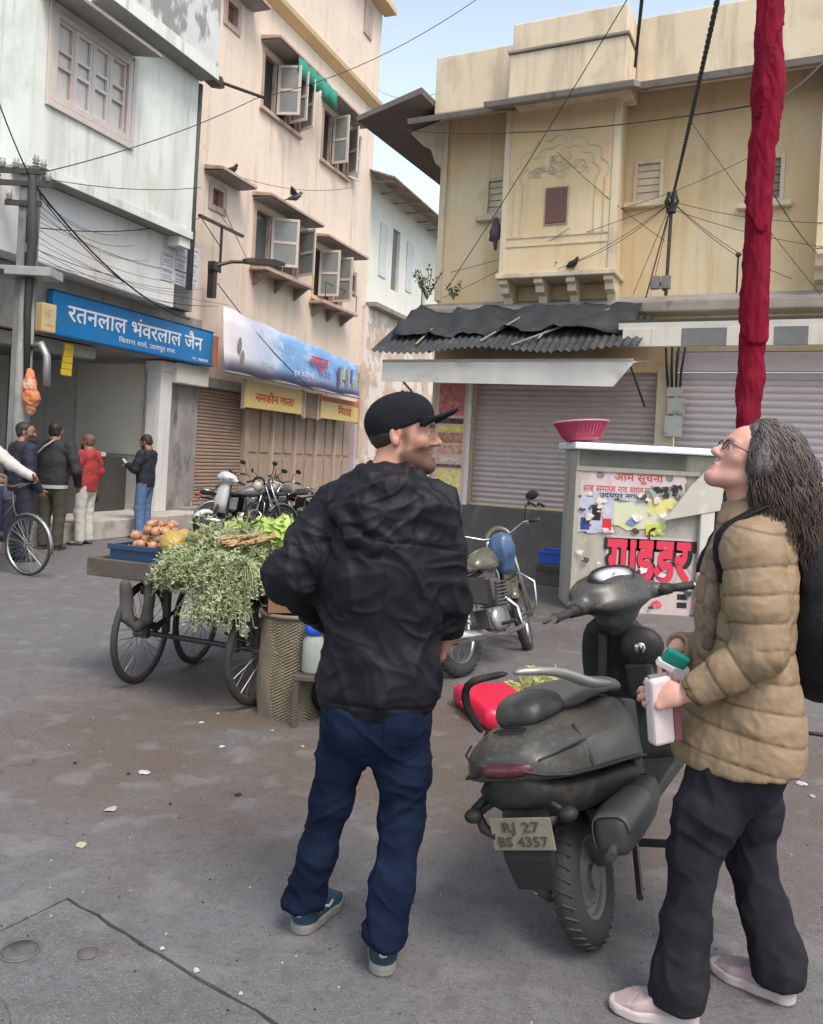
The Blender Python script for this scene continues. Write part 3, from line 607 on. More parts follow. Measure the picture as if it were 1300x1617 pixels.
# ================= SIGNS, POLES, WIRES =================
bluem = mat('sign_blue', (.0, .14, .42), (.0, .18, .46), scale=1.5, rough=.4, bump=0, stains=[((.02, .16, .24), 2.5, (1, 1, 1), .5, .7, .7)])
white_print = mat('white_print', (.80, .82, .84), rough=.5, bump=0)
red_print = mat('red_print', (.60, .02, .03), (.5, .02, .03), rough=.5, bump=0)
yel_print = mat('yellow_print', (.66, .42, .05), (.6, .5, .22), scale=3, rough=.5, bump=0)
black_print = mat('black_print', (.012, .012, .014), rough=.6, bump=0)
sg = on(LF, 'shop_sign', 'long bright blue shop sign board with white lettering over the open shop', 'sign', -1.68, -.34, 3.13)
obj('board', MB().box(0, 4.10, -.02, .08, 0, .645), bluem, sg, bevel=.01)
obj('frame', MB().box(-.015, 4.115, -.03, .09, -.02, -.002).box(-.015, 4.115, -.03, .09, .647, .665), mat('blue_frame', (.0, .07, .2), rough=.5), sg)
text('रतनलाल भंवरलाल जैन', .36, white_print, sg, 'lettering', (2.02, -.024, .355), width=3.45, bold=.004)
text('िकराना वाले, उदयपुर राज.', .11, white_print, sg, 'lettering', (2.2, -.024, .12), width=1.5)
text('मो. 98290', .08, white_print, sg, 'lettering', (3.7, -.024, .07), width=.5)
obj('end_panel', MB().box(4.12, 4.28, -.02, .06, .02, .6), mat('orange_end_panel', (.5, .14, .06), (.3, .1, .08), scale=5), sg)
obj('white_box', MB().box(3.2, 4.2, .1, .5, -.42, -.03), mat('cream_box', (.62, .60, .54), scale=4), sg, bevel=.02)
yb1 = on(LF, 'light_box', 'small square yellow sign box beside the utility pole', 'sign', -1.98, -.45, 3.12)
obj('box', MB().box(0, .27, -.02, .12, 0, .42), mat('yellow_box', (.62, .42, .13), (.66, .56, .36), scale=6), yb1, bevel=.015)
obj('print', MB().box(.05, .22, -.026, -.021, .1, .34), mat('faded_print', (.7, .62, .45), (.4, .25, .1), scale=12), yb1)
# blue banner
def banner_mat():
    m = mat('banner_print', (.10, .24, .55), (.22, .42, .68), scale=1.4, rough=.45, bump=0, stains=[((.55, .62, .74), 1.1, (1, 1, 2), .5, .66, .8), ((.75, .75, .8), 4, (1, 1, 1), .6, .7, .5)])
    nt = m.node_tree; N = nt.nodes; L = nt.links; b = N['Principled BSDF']; src = b.inputs['Base Color'].links[0].from_socket
    tc = N.new('ShaderNodeTexCoord'); sp = N.new('ShaderNodeSeparateXYZ'); L.new(tc.outputs['Object'], sp.inputs[0])
    def mixin(sock, lo, hi, c, mx_=1.):
        global_src = src
        r = N.new('ShaderNodeMapRange'); r.inputs[1].default_value = lo; r.inputs[2].default_value = hi; r.inputs[4].default_value = mx_; L.new(sp.outputs[sock], r.inputs[0])
        x = N.new('ShaderNodeMix'); x.data_type = 'RGBA'; L.new(r.outputs[0], x.inputs[0]); L.new(global_src, x.inputs[6]); x.inputs[7].default_value = (*c, 1); return x.outputs[2]
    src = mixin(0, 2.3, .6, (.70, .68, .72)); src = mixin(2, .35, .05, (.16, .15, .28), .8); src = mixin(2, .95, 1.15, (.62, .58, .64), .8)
    L.new(src, b.inputs['Base Color']); return m
bn = on(LF, 'shop_banner', 'wide printed blue and white banner sign above the closed brown shutters', 'banner', 2.55, -.45, 3.08)
cols = 24; vs = []
for i in range(cols + 1):
    t = i / cols; x = 6.35 * t; zt = 1.24 - .40 * t + .02 * math.sin(i * 1.3); zb = .02 * math.sin(i * .9)
    for j in range(5): z = zb + (zt - zb) * j / 4; vs.append((x, -.12 * (1 - j / 4) + .018 * math.sin(i * .8 + j), z))
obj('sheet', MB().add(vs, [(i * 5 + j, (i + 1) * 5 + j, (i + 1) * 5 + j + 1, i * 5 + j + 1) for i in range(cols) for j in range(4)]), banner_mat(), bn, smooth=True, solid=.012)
obj('frame', MB().tube([(0, -.1, -.03), (6.4, -.1, -.04)], .025, 6), galv, bn)
text('अमूल', .34, red_print, bn, 'lettering', (3.95, -.12, .62), width=.95, bold=.008)
text('दूध दही घी', .15, white_print, bn, 'lettering', (3.2, -.14, .25), width=1.0)
text('ताजा', .2, white_print, bn, 'lettering', (1.6, -.13, .3), width=.55)
text('घी', .16, mat('violet_print', (.22, .08, .4), bump=0), bn, 'lettering', (4.3, -.13, .34), width=.6)
for i in range(9):       # printed cartons and jars at the right end
    x = 4.95 + i * .15; h = .22 + .28 * random.random(); z0 = .14 + .1 * (i % 3)
    c = [(.14, .08, .33), (.35, .45, .2), (.45, .5, .6), (.2, .3, .12), (.4, .36, .55)][i % 5]
    obj('printed_carton', MB().box(x, x + .12, -.142 + .002 * i, -.128, z0, z0 + h), mat('carton_print_%s' % 'abcde'[i % 5], c, bump=0), bn)
for (x, z) in ((.5, .55), (.62, .3)): obj('printed_figure', MB().ball((x, -.115, z), (.07, .006, .17), 12, 6), mat('figure_print', (.25, .24, .24), bump=0), bn)
for k, (x0, x1, z0, lab, s, tw) in enumerate(((3.72, 6.22, 2.42, 'long yellow sign board with red lettering under the blue banner', 'नमकीन वाला', 1.7), (7.2, 9.4, 2.40, 'shorter yellow sign board with an orange top strip under the banner', 'िमठाई', .8))):
    t = on(LF, 'yellow_sign', lab, 'sign', x0, -.3, z0, 'yellow sign boards below the banner')
    obj('board', MB().box(0, x1 - x0, -.015, .03, 0, .56), yel_print, t, bevel=.006)
    obj('frame', MB().box(-.05, -.002, -.03, .05, -.03, .59).box(x1 - x0 + .002, x1 - x0 + .05, -.03, .05, -.03, .59), pinkframe, t)
    text(s, .26, mat('orange_red_print', (.60, .09, .03), bump=0), t, 'lettering', ((x1 - x0) * (.5 if k == 0 else .62), -.018, .24), width=tw, bold=.006)
    if k: obj('top_strip', MB().box(0, x1 - x0, -.03, -.017, .44, .56), mat('orange_strip', (.6, .15, .09), bump=0), t)
t = on(LF, 'brown_sign', 'narrow brown board hanging between the two yellow signs', 'sign', 6.38, -.28, 2.36)
obj('board', MB().box(0, .68, 0, .05, 0, .62), mat('brown_board', (.22, .13, .1), (.3, .2, .15), scale=7), t, bevel=.008)
for x in (-.03, .68): obj('batten', MB().box(x, x + .05, -.03, .04, -.02, .64), mat('cream_batten', (.6, .5, .36), scale=7), t)

# papers on the lower mint wall: faded pasted bills
pap = mat('faded_paper', (.60, .60, .64), (.5, .5, .56), scale=12, bump=.05)
for i in range(9):
    x = .55 + (i % 3) * .36; z = 4.35 + (i // 3) * .27
    o = on(LF, 'pasted_bill', 'faded pale paper bill pasted on the white wall over the blue sign', 'poster', x - .1, -.612, z + .05, 'faded bills pasted on the white wall')
    obj('sheet', MB().box(0, .31, 0, .008, 0, .23), pap, o)
    obj('print', MB().box(.03, .28, -.003, -.001, .15, .19).box(.03, .24, -.003, -.001, .08, .1).box(.03, .26, -.003, -.001, .04, .055), mat('bill_print', (.36, .36, .42), bump=0), o)

# ---- utility pole at left ----
PX = at(42, 450, 10.9)
up = thing('utility_pole', 'grey lattice utility pole with insulators and cables in front of the mint building', 'utility pole', (PX[0], PX[1], 0))
pm = mat('weathered_steel', (.24, .24, .24), (.14, .14, .14), scale=8, rough=.6, metal=.2, stains=[((.5, .5, .5), 6, (1, 1, .3), .6, .72, .6), ((.04, .04, .04), 5, (1, 1, .3), .58, .7, .6)])
for dx in (-.13, .0): obj('upright', MB().box(dx, dx + .11, -.06, .06, 0, 5.15), pm, up, bevel=.01)
for i in range(9): obj('lacing', MB().box(-.02, .0, -.05, .05, .5 + i * .5, .62 + i * .5), pm, up)
for z, w in ((5.02, .42), (4.86, .5), (4.6, .3)): obj('cross_arm', MB().box(-w, w * .6, -.1, -.065, z, z + .07), iron, up)
for x, z in ((-.36, 5.09), (-.18, 5.09), (.18, 5.09), (-.42, 4.93), (-.25, 4.67), (.25, 4.93), (.08, 5.15)):
    obj('insulator', MB().lathe([(.0, 0), (.045, .01), (.03, .04), (.05, .06), (.03, .09), (.035, .12), (0, .14)], 10, Matrix.Translation((x, -.08, z))), mat('porcelain', (.5, .48, .45), (.1, .09, .08), scale=20, rough=.3), up, smooth=True)
obj('cable_bundle', MB().tube([(.05, -.09, 5.0), (.1, -.11, 4.2), (.08, -.1, 3.2), (.12, -.1, 2.2)], [.05, .07, .05, .04], 8), black_rub, up, smooth=True)
obj('junction_shelf', MB().box(-.3, .42, -.25, .15, 3.66, 3.78), galv, up, bevel=.01)
obj('sleeve', MB().tube([(.02, -.0, 0), (.02, -.0, 3.66)], .105, 12), mat('concrete_sleeve', (.33, .33, .32), (.2, .2, .19), scale=5, stains=[((.06, .06, .06), 4, VS, .55, .7, .7)]), up, smooth=True)
obj('hanging_pipe', MB().tube([(.14, -.02, 2.75), (.26, -.05, 2.8), (.34, -.05, 2.65), (.36, -.05, 2.25)], .05, 8), galv, up, smooth=True)
og = thing('orange_cloth', 'crumpled orange cloth bundle tied to the utility pole', 'cloth', (PX[0] + .17, PX[1] - .1, 1.72))
OC = og
p = LF.pix(105, 590, -.2)
yh = on(LF, 'yellow_hanging', 'strip of bright yellow packets hanging at the shop opening', 'packet strip', p[0], -.2, 2.55)
for i in range(5): obj('packet', MB().box(-.12 + .01 * i, .1, -.01 - .004 * i, .008, i * .1, i * .1 + .095), mat('yellow_packet', (.62, .48, .03), (.5, .36, .02), scale=14, rough=.4), yh, bevel=.004)
obj('string', MB().tube([(0, 0, .5), (0, 0, .58)], .004, 4), wirem, yh)

# ---- street lamps ----
def world_poly(fr, pts): return [fr.w(*q) for q in pts]
la = on(LF, 'street_lamp', 'dark street lamp on a short arm at the corner of the mint building', 'street lamp', .98, -.95, 8.0, 'wall mounted street lamps')
obj('arm', MB().tube([(-.25, .04, .1), (.35, -.1, .12), (1.35, -.35, .25)], .03, 7), iron, la)
obj('lamp_head', MB().loft([[(x, -.03 - .09 * w, .09 - .06 * w), (x, -.03 + .09 * w, .09 - .06 * w), (x, -.03 + .09 * w, .09 + .07 * w), (x, -.03 - .09 * w, .09 + .07 * w)] for x, w in ((-.1, .5), (0, 1.1), (.25, 1.3), (.42, .6))]), iron, la, bevel=.01)
lb = on(LF, 'street_lamp', 'long dark street lamp on a bracket beside the peach building', 'street lamp', 2.33, -.35, 4.6, 'wall mounted street lamps')
obj('bracket', MB().box(-.06, .06, -.05, .1, -.15, .5).box(-.1, .12, -.08, .08, .38, .55), iron, lb, bevel=.01)
obj('arm', MB().tube([(0, -.05, .48), (.3, -.2, .62), (.6, -.35, .68)], .035, 7), iron, lb)
obj('lamp_head', MB().loft([[(x, -.35 - y - .1 * w, .68 + z - .05 * w), (x, -.35 - y + .1 * w, .68 + z - .05 * w), (x, -.35 - y + .1 * w, .68 + z + .07 * w), (x, -.35 - y - .1 * w, .68 + z + .07 * w)] for x, y, z, w in ((.5, 0, 0, .5), (.65, .06, .02, 1.1), (1.1, .25, .08, 1.2), (1.4, .36, .12, .6))]), iron, lb, bevel=.01)
ib = on(LF, 'wire_bracket', 'thin iron T bracket holding wires on the peach wall', 'bracket', 2.6, -.3, 5.0)
obj('post', MB().box(-.02, .02, -.02, .02, 0, .95), iron, ib); obj('crossbar', MB().box(-.75, .75, -.03, .03, .9, .95), iron, ib)
obj('stay', MB().tube([(-.7, 0, .9), (0, 0, .5)], .01, 5), iron, ib)

# ---- red cloth wrapped pole ----
RP = at(1181, 670, 6.3)
rp = thing('wrapped_pole', 'tall street pole wrapped in folded crimson cloth behind the woman', 'pole', (RP[0], RP[1], 0))
obj('pole', MB().tube([(0, 0, 0), (0, 0, 6.0)], .058, 14), galv, rp, smooth=True)

# ---- wires ----
def wire(label, a, b, sag=.15, r=.006, n=14, group='overhead wires', name='overhead_wire', dashed=False):
    a, b = Vector(a), Vector(b)
    o = thing(name, label, 'wire', a, group=group)
    pts = [(b - a) * (i / n) + Vector((0, 0, -sag * 4 * (i / n) * (1 - i / n))) for i in range(n + 1)]
    obj('strand', MB().tube(pts, r, 5), wirem, o, smooth=True)
    if dashed:
        w = MB(); L_ = (b - a).length; k = int(L_ / .09)
        for i in range(k):
            t0, t1 = i / k, (i + .55) / k; f = lambda t: (b - a) * t + Vector((0, 0, -sag * 4 * t * (1 - t)))
            w.tube([f(t0), f(t1)], r * 2.0, 5)
        tag(obj('binding', w, wirem, o), kind='stuff')
    return o
HUBX, HUBZ = YF.pix(1061, 318, -.75)
HUB = YF.w(HUBX, -.75, HUBZ)
mt = on(YF, 'service_mast', 'thin mast with a knot of tied service wires in front of the yellow wall', 'mast', HUBX - .02, -.7, 3.72)
obj('mast', MB().tube([(0, 0, 0), (.02, -.04, HUBZ - 3.72)], .022, 7), iron, mt)
obj('mast_stay', MB().tube([(-.26, .1, 0), (.0, -.03, HUBZ - 3.8)], .009, 5), iron, mt)
mb = MB()
for i in range(16): 
    a = random.uniform(0, 6.3); mb.tube([(.02 + .05 * math.cos(a), -.05 + .05 * math.sin(a), HUBZ - 3.72 - .14), (.02 + .08 * math.cos(a + 1), -.05 + .05 * math.sin(a + 1), HUBZ - 3.72), (.02 + .05 * math.cos(a + 2), -.05, HUBZ - 3.72 + .12)], .012, 5)
obj('wire_knot', mb, wirem, mt)
for i in range(2): obj('meter', MB().box(-.19 + .13 * i, -.08 + .13 * i, -.05, .03, .08, .24), mat('meter_box', (.12, .11, .10), (.2, .19, .18), scale=9), mt, bevel=.01)
def yw_(u, v, y=-.03): q = YF.pix(u, v, y); return YF.w(q[0], y, q[1])
wire('thick black cable with bindings running up from the wire knot over the street', HUB, at(1142, -40, 4.6), .02, .009, dashed=True)
wire('black cable with bindings hanging in front of the yellow parapet', yw_(1003, 105, -1.0), at(1017, -30, 6.5), .0, .009, dashed=True)
wire('long straight wire slanting across the carved bay of the yellow building', yw_(704, 458, -.5), at(996, -10, 8.0), .05, .0055)
wire('wire strung along the eave from the parapet to the red pole', yw_(640, 205, -1.3), (RP[0], RP[1] + .1, 4.46), .12, .0065, dashed=False)
wire('wire from the red pole to the eave at the picture right', (RP[0], RP[1] + .1, 4.42), yw_(1330, 60, -1.0), .1, .010)
for (u, v, y, s, nm) in ((712, 430, -.05, .05, 'left corner of the yellow wall'), (880, 425, -.55, .08, 'middle of the carved bay'), (905, 415, -.55, .1, 'foot of the carved bay'), (1166, 405, -.2, .04, 'bracket left of the red pole'), (1300, 352, -.5, .06, 'second bay at the right'), (1030, 455, -.1, .02, 'meter boxes'), (1000, 465, -.1, .0, 'ledge under the mast'), (1250, 440, -.1, .1, 'ledge right of the red pole')):
    wire('thin service wire from the wire knot to the ' + nm, HUB, yw_(u, v, y), s, .0042, group='service wires of the yellow building', name='service_wire')
wire('thin wire from the red pole down to the second bay', (RP[0], RP[1], 3.9), yw_(1290, 400, -.5), .05, .005, group='service wires of the yellow building', name='service_wire')
bk = on(YF, 'wall_bracket', 'small iron bracket with insulator left of the red pole', 'bracket', *[YF.pix(1166, 405, -.15)[0], -.15, YF.pix(1166, 405, -.15)[1]])
obj('stem', MB().tube([(0, 0, 0), (0, .02, -.45)], .012, 5), iron, bk); obj('insulator', MB().ball((0, 0, .02), .035, 8, 6), iron, bk)
PT = Vector((PX[0], PX[1] - .08, 5.0))
def lw_(u, v, y): q = LF.pix(u, v, y); return LF.w(q[0], y, q[1])
for (lab, a, b, s, r) in (
    ('thin wire rising from the utility pole to the corner street lamp', PT, LF.w(2.1, -1.25, 8.15), .12, .008),
    ('level wire crossing the mint wall from the utility pole', PT, lw_(318, 296, -1.0), .1, .006),
    ('thick cable dropping from the utility pole to the end of the blue sign', PT + Vector((.1, 0, -.15)), lw_(300, 505, -.35), .28, .014),
    ('second cable dropping from the utility pole beside the thick one', PT + Vector((.1, 0, -.2)), lw_(262, 478, -.2), .25, .008),
    ('wire running along the white wall from pole to iron bracket', Vector((PX[0], PX[1], 4.35)), LF.w(1.9, -.33, 5.9), .15, .008),
    ('lower wire along the white wall above the blue sign', Vector((PX[0], PX[1], 4.1)), lw_(285, 440, -.1), .18, .006),
    ('wire coming in from the picture left to the utility pole', at(-20, 110, 9.5), PT, .05, .009),
    ('wire from the iron bracket to the small square window', LF.w(3.3, -.3, 5.9), LF.w(2.75, -.05, 6.3), .05, .006),
    ('wire hanging from the small square window to the bracket lamp', LF.w(3.0, -.05, 6.4), LF.w(3.7, -.5, 5.1), .05, .007),
    ('wire looping over the blue banner', LF.w(2.4, -.4, 4.75), LF.w(6.2, -.6, 3.0), .12, .010),
    ('wire from the corner lamp up across the peach cornice', LF.w(2.2, -1.2, 8.2), at(780, -20, 15), .3, .007),
    ('thin wire hanging across the strip of sky', LF.w(10.1, -.1, 11.9), YF.w(-.44, -.6, 7.2), .45, .005),
    ('second thin wire across the peach wall', LF.w(2.6, -.3, 7.0), LF.w(8.5, -.25, 8.6), .2, .006)):
    wire(lab, a, b, s, r)
mbx = on(YF, 'meter_cabinet', 'stacked white electric boxes on the pier between the two shutters', 'electric box', YF.pix(1052, 640, -.13)[0], -.13, 2.0)
for i_, (x0_, x1_, z0_, z1_) in enumerate(((0, .22, 0, .27), (.02, .24, .29, .5), (0, .2, .52, .66))): obj('box', MB().box(x0_, x1_, -.10 + .02 * i_, .005, z0_, z1_), mat('box_white', (.52, .50, .46), (.42, .40, .36), scale=6, stains=[(GRIME, 6, (1, 1, 1), .55, .7, .6)]), mbx, bevel=.012)
for i_ in range(4): obj('cable', MB().tube([(.02 + .05 * i_, -.05, .64), (.0 + .06 * i_, -.09, .85), (-.03 + .08 * i_, -.06, 1.15)], .016, 6), wirem, mbx, smooth=True)
g7 = random.Random(77)
for i_ in range(12):
    u_ = g7.uniform(70, 270); wire(['thin slack wire', 'sagging wire', 'tangled thin wire'][i_ % 3] + ' on the white wall, number of strands from the pole' if False else ['upper', 'second', 'third', 'fourth', 'fifth', 'sixth', 'seventh', 'eighth', 'ninth', 'tenth', 'eleventh', 'lowest'][i_] + ' of the thin slack wires strung from the pole over the white wall', PT + Vector((.05, 0, -.1 - .09 * i_)), LF.w(-1.0 + .29 * i_ + g7.uniform(-.1, .1), -.66 - .02 * i_, 4.9 - .07 * i_ + g7.uniform(-.15, .15)), g7.uniform(.05, .25), .0038, 10, 'thin slack wires on the white wall', 'slack_wire')
for i_, (u0_, v0_, u1_, v1_, y0_, y1_) in enumerate(((980, 330, 1180, 250, -.3, -.2), (1090, 190, 1300, 470, -.3, -.3), (700, 470, 900, 360, -.2, -.55), (1060, 330, 1300, 390, -.7, -.55), (880, 240, 1050, 380, -.6, -.4))):
    q0, q1 = YF.pix(u0_, v0_, y0_), YF.pix(u1_, v1_, y1_); wire(['hair thin wire from the knot to the red pole', 'hair thin wire slanting down right of the red pole', 'hair thin wire rising to the carved bay window', 'hair thin wire reaching to the second bay', 'hair thin wire across the right of the carved bay'][i_], YF.w(q0[0], y0_, q0[1]), YF.w(q1[0], y1_, q1[1]), .05, .004, 10, 'service wires of the yellow building', 'service_wire')
# rag and plants on the yellow building
rg = on(YF, 'hanging_rag', 'dark rag caught on the wire beside the carved bay', 'rag', *[YF.pix(782, 368, -.35)[0], -.35, YF.pix(782, 368, -.35)[1]])
obj('cloth', MB().ball((0, 0, 0), (.07, .05, .17), 10, 8, .9, 4), mat('dark_rag', (.05, .04, .06), (.12, .07, .09), scale=12), rg, smooth=True)
leafm = mat('dull_leaf', (.05, .075, .025), (.09, .11, .04), scale=8, rough=.7)
def weed(fr, x, y, z, n, h, label, m=leafm):
    t = on(fr, 'weed', label, 'plant', x, y, z, 'weeds growing on ledges'); mb = MB(); st = MB()
    for i in range(n):
        a = random.uniform(0, 6.28); l = random.uniform(.5, 1) * h; tip = Vector((math.cos(a) * l * .6, math.sin(a) * l * .4, l))
        st.tube([(0, 0, 0), tip * .5 + Vector((0, 0, .05 * l)), tip], .004, 4)
        for j in range(7):
            c = tip * (.3 + .1 * j); d = Vector((random.uniform(-1, 1), random.uniform(-1, 1), random.uniform(-.4, .8))).normalized() * .05; e = d.orthogonal().normalized() * .018
            mb.quad(c, c + d * .5 + e, c + d, c + d * .5 - e)
    tag(obj('foliage', mb, m, t), kind='stuff'); obj('stem', st, m, t)
weed(YF, -1.75, -.3, 3.86, 16, .5, 'dusty green weed at the left end of the ledge under the yellow wall')
weed(YF, -1.35, -.25, 3.86, 8, .28, 'smaller weed on the ledge beside the corner')
weed(YF, .2, -.45, 4.14, 9, .14, 'dark moss tuft at the foot of the carved bay', mat('black_moss', (.02, .02, .015), bump=0))
weed(YF, 1.6, -.25, 3.86, 6, .12, 'dry tuft on the ledge right of the mast', mat('dry_tuft', (.06, .04, .03), bump=0))

gcl = on(LF, 'green_cloth', 'faded green cloth strip hanging under the sunshade of the upper window', 'cloth', 4.9, -.48, 9.95)
obj('sheet', MB().loft([[(.0 + 1.9 * i / 16, -.02 + .02 * math.sin(i * 1.9), .42 - (.30 + .16 * abs(math.sin(i * .7))) * t) for i in range(17)] for t in (0, .5, 1)], caps=False, closed=False), mat('green_cloth', (.02, .26, .18), (.02, .18, .12), scale=6), gcl, smooth=True, solid=.006)
# ================= KIOSK WITH POSTERS =================
KY = 9.0; KS = KY / 7.5
k0 = at(908, 800, KY)[0]; k1 = at(1128, 800, KY)[0]
KF = Frame(k0, KY, 90)
kw = k1 - k0
kz = KF.pix(1010, 714, -.1)[1]
ki = thing('poster_kiosk', 'cream street kiosk box plastered with torn posters under a white slab top', 'kiosk', (k0, KY, 0))
km = mat('kiosk_paint', (.43, .40, .34), (.35, .325, .27), scale=3, rough=.7, stains=[((.20, .18, .15), 5, VS, .50, .72, .65), ((.5, .48, .44), 7, (1, 1, 1), .58, .68, .5)])
obj('body', MB().box(0, kw, 0, .7, 0, kz - .002), km, ki, bevel=.012)
obj('slab_top', MB().box(-.06, kw + .12, -.16, .85, kz, kz + .075), mat('white_slab', (.74, .76, .80), (.66, .68, .71), scale=4, rough=.5), ki, bevel=.012)
obj('slab_shade_strip', MB().box(.03, kw * .78, -.012, -.002, kz - .17, kz - .02), mat('slab_shade_paint', (.14, .13, .11), (.22, .2, .17), scale=7), ki)  # dark strip on the flat front, paints the shade below the slab top
obj('top_rail', MB().box(-.01, kw + .01, -.03, -.001, kz - .235, kz - .185), km, ki, bevel=.008)
obj('frame_post', MB().box(-.012, .045, -.022, -.001, 0, kz - .24), km, ki, bevel=.006)
def kp(u, v): return KF.pix(u, v, -.01)
def kposter(label, u0, v0, u1, v1, m, dy=0., rot=0., ragged=.012, group='torn posters on the kiosk'):
    a = kp(u0, v0); b = kp(u1, v1); cx, cz = (a[0] + b[0]) / 2, (a[1] + b[1]) / 2; w, h = abs(b[0] - a[0]) / 2 / KS, abs(a[1] - b[1]) / 2 / KS
    t = thing('poster', label, 'poster', KF.w(cx, -.006 - dy, cz), 0, group, rot=(0, rot, 0)); t.scale = (KS,) * 3
    pts = []
    for (p, q) in (((-w, -h), (w, -h)), ((w, -h), (w, h)), ((w, h), (-w, h)), ((-w, h), (-w, -h))):
        for i in range(6): s = i / 6; pts.append((p[0] + (q[0] - p[0]) * s + random.uniform(-1, 1) * ragged, p[1] + (q[1] - p[1]) * s + random.uniform(-1, 1) * ragged))
    obj('sheet', MB().prism(pts, -.003, .001, 'y'), m, t); return t, w, h
pinkp = mat('pink_white_paper', (.58, .44, .44), (.62, .55, .54), scale=5, bump=.1, stains=[((.40, .32, .28), 5, (1, 1, .4), .5, .66, .6), ((.45, .35, .3), 7, (1, 1, 1), .58, .7, .5)])
t, w, h = kposter('pale pink poster with red heading and two round emblems', 914, 738, 1082, 790, pinkp)
text('आम सूचना', .10, red_print, t, 'lettering', (.06, -.005, .055), width=.44)
text('सब समाज नव साल की बधाई', .09, mat('pinkred_print', (.6, .12, .14), bump=0), t, 'lettering', (-.03, -.005, -.06), width=.82)
for x in (-.29, .34): obj('emblem', MB().lathe([(0, 0), (.033, 0), (.036, .002)], 16, Matrix.Translation((x, -.004, .07)) @ Matrix.Rotation(R_(90), 4, 'X'), cap=True), mat('emblem_print', (.12, .13, .13), (.3, .3, .28), scale=40, bump=0), t)
mixp = mat('collage_paper', (.55, .56, .62), (.35, .36, .5), scale=9, bump=.05, stains=[((.6, .15, .2), 7, (1, 1, 1), .58, .61, .9), ((.05, .05, .1), 9, (1, 1, 1), .6, .63, .9)])
t, w, h = kposter('blue and white torn poster with small photographs', 912, 782, 968, 843, mixp, .002)
for i in range(3): obj('printed_photo', MB().box(-.13 + .1 * i, -.05 + .1 * i, -.006, -.004, -.14 + .09 * (i % 2), -.03 + .12 * (i % 2)), [mat('navy_print', (.04, .06, .2), bump=0), black_print, red_print][i], t)
t, w, h = kposter('grey violet strip poster under the pink poster', 938, 774, 1018, 792, mat('violet_grey_paper', (.36, .36, .44), (.5, .5, .56), scale=12), .004)
text('उदयपुर नगर', .06, black_print, t, 'lettering', (0, -.005, 0), width=.36)
creamp = mat('cream_green_paper', (.60, .57, .42), (.52, .56, .36), scale=7, bump=.15, stains=[((.55, .6, .18), 6, (1, 1, 1), .58, .64, .7)])
kposter('peeling cream paper patch in the kiosk middle', 966, 792, 1050, 838, creamp, .001, ragged=.03)
kposter('torn yellow paper patch right of the cream one', 1024, 785, 1078, 812, mat('yellow_paper', (.66, .58, .10), (.6, .58, .3), scale=8), .003, ragged=.025)
kposter('torn black ink patch above the yellow paper', 1022, 768, 1076, 790, mat('black_paper', (.02, .02, .02), (.35, .34, .32), scale=14, amt=.1), .006, -.15, ragged=.03)
kposter('lime green scrap above the red lettering', 1022, 826, 1048, 846, mat('lime_paper', (.5, .58, .05), (.4, .5, .1), scale=8), .004, ragged=.02)
t, w, h = kposter('large white poster with fat red letters outlined in black', 958, 846, 1090, 975, mat('dirty_white_paper', (.52, .46, .44), (.46, .37, .36), scale=6, stains=[((.6, .3, .33), 8, (1, 1, 1), .56, .62, .6)]), .002)
text('गाईडर', .54, black_print, t, 'lettering', (.0, -.005, .13), width=.84, bold=.034)
text('गाईडर', .54, mat('hot_red_print', (.64, .03, .06), (.6, .04, .1), bump=0), t, 'lettering', (-.01, -.009, .135), width=.76, bold=.018)
text('फोन करें', .12, mat('pinkred_print', (.6, .12, .14)), t, 'lettering', (-.05, -.005, -.12), width=.5)
for i in range(3): obj('printed_block', MB().box(.27, .36, -.006, -.004, -.27 + i * .075, -.22 + i * .075), black_print, t)
gs = random.Random(31); SCM = [mat('scrap_%s' % 'abcdef'[i_], c_, tuple(min(.8, x * 1.6 + .04) for x in c_), scale=22, amt=.3, bump=0) for i_, c_ in enumerate(((.5, .05, .09), (.60, .58, .55), (.03, .03, .035), (.50, .40, .38), (.10, .13, .30), (.46, .44, .32)))]
for i_ in range(46):
    u_, v_ = gs.uniform(914, 1085), gs.choice((gs.uniform(775, 850), gs.uniform(840, 965))); a_ = KF.pix(u_, v_, -.012); r_ = gs.uniform(.015, .06); n_ = 9
    pts = [(a_[0] + r_ * gs.uniform(.5, 1.4) * math.cos(2 * math.pi * k_ / n_), a_[1] + r_ * gs.uniform(.3, 1.0) * math.sin(2 * math.pi * k_ / n_)) for k_ in range(n_)]
    obj('poster_scrap', MB().prism(pts, -.0235 - .0006 * i_, -.022 - .0006 * i_, 'y'), SCM[gs.choice((0, 1, 1, 2, 2, 3, 3, 4, 5, 5))], ki)
# stone sheet leaning on the kiosk and pale side post
def kpoly(label, name, pts, y0, y1, m, cat):
    P = [KF.pix(u, v, y0) for u, v in pts]; c = P[0]
    t = thing(name, label, cat, KF.w(c[0], y0, c[1]))
    obj('sheet', MB().prism([(p[0] - c[0], p[1] - c[1]) for p in P], 0, y1 - y0, 'y'), m, t, bevel=.006); return t
obj('tilted_flap', MB().prism([(p[0], p[1]) for p in [KF.pix(u, v, -.1) for u, v in ((1050, 822), (1092, 768), (1118, 742), (1160, 742), (1165, 802))]], -.1, -.05, 'y'), mat('flap_board', (.50, .47, .41), (.42, .39, .34), scale=3, stains=[((.62, .6, .56), 6, (1, 1, 1), .56, .7, .5)]), ki, bevel=.006)
obj('side_post', MB().box(kw - .17, kw - .02, -.09, -.013, 0, kz - .42), mat('side_post', (.60, .57, .51), (.5, .47, .42), scale=3, stains=[((.4, .37, .32), 6, VS, .55, .7, .5)]), ki, bevel=.01)
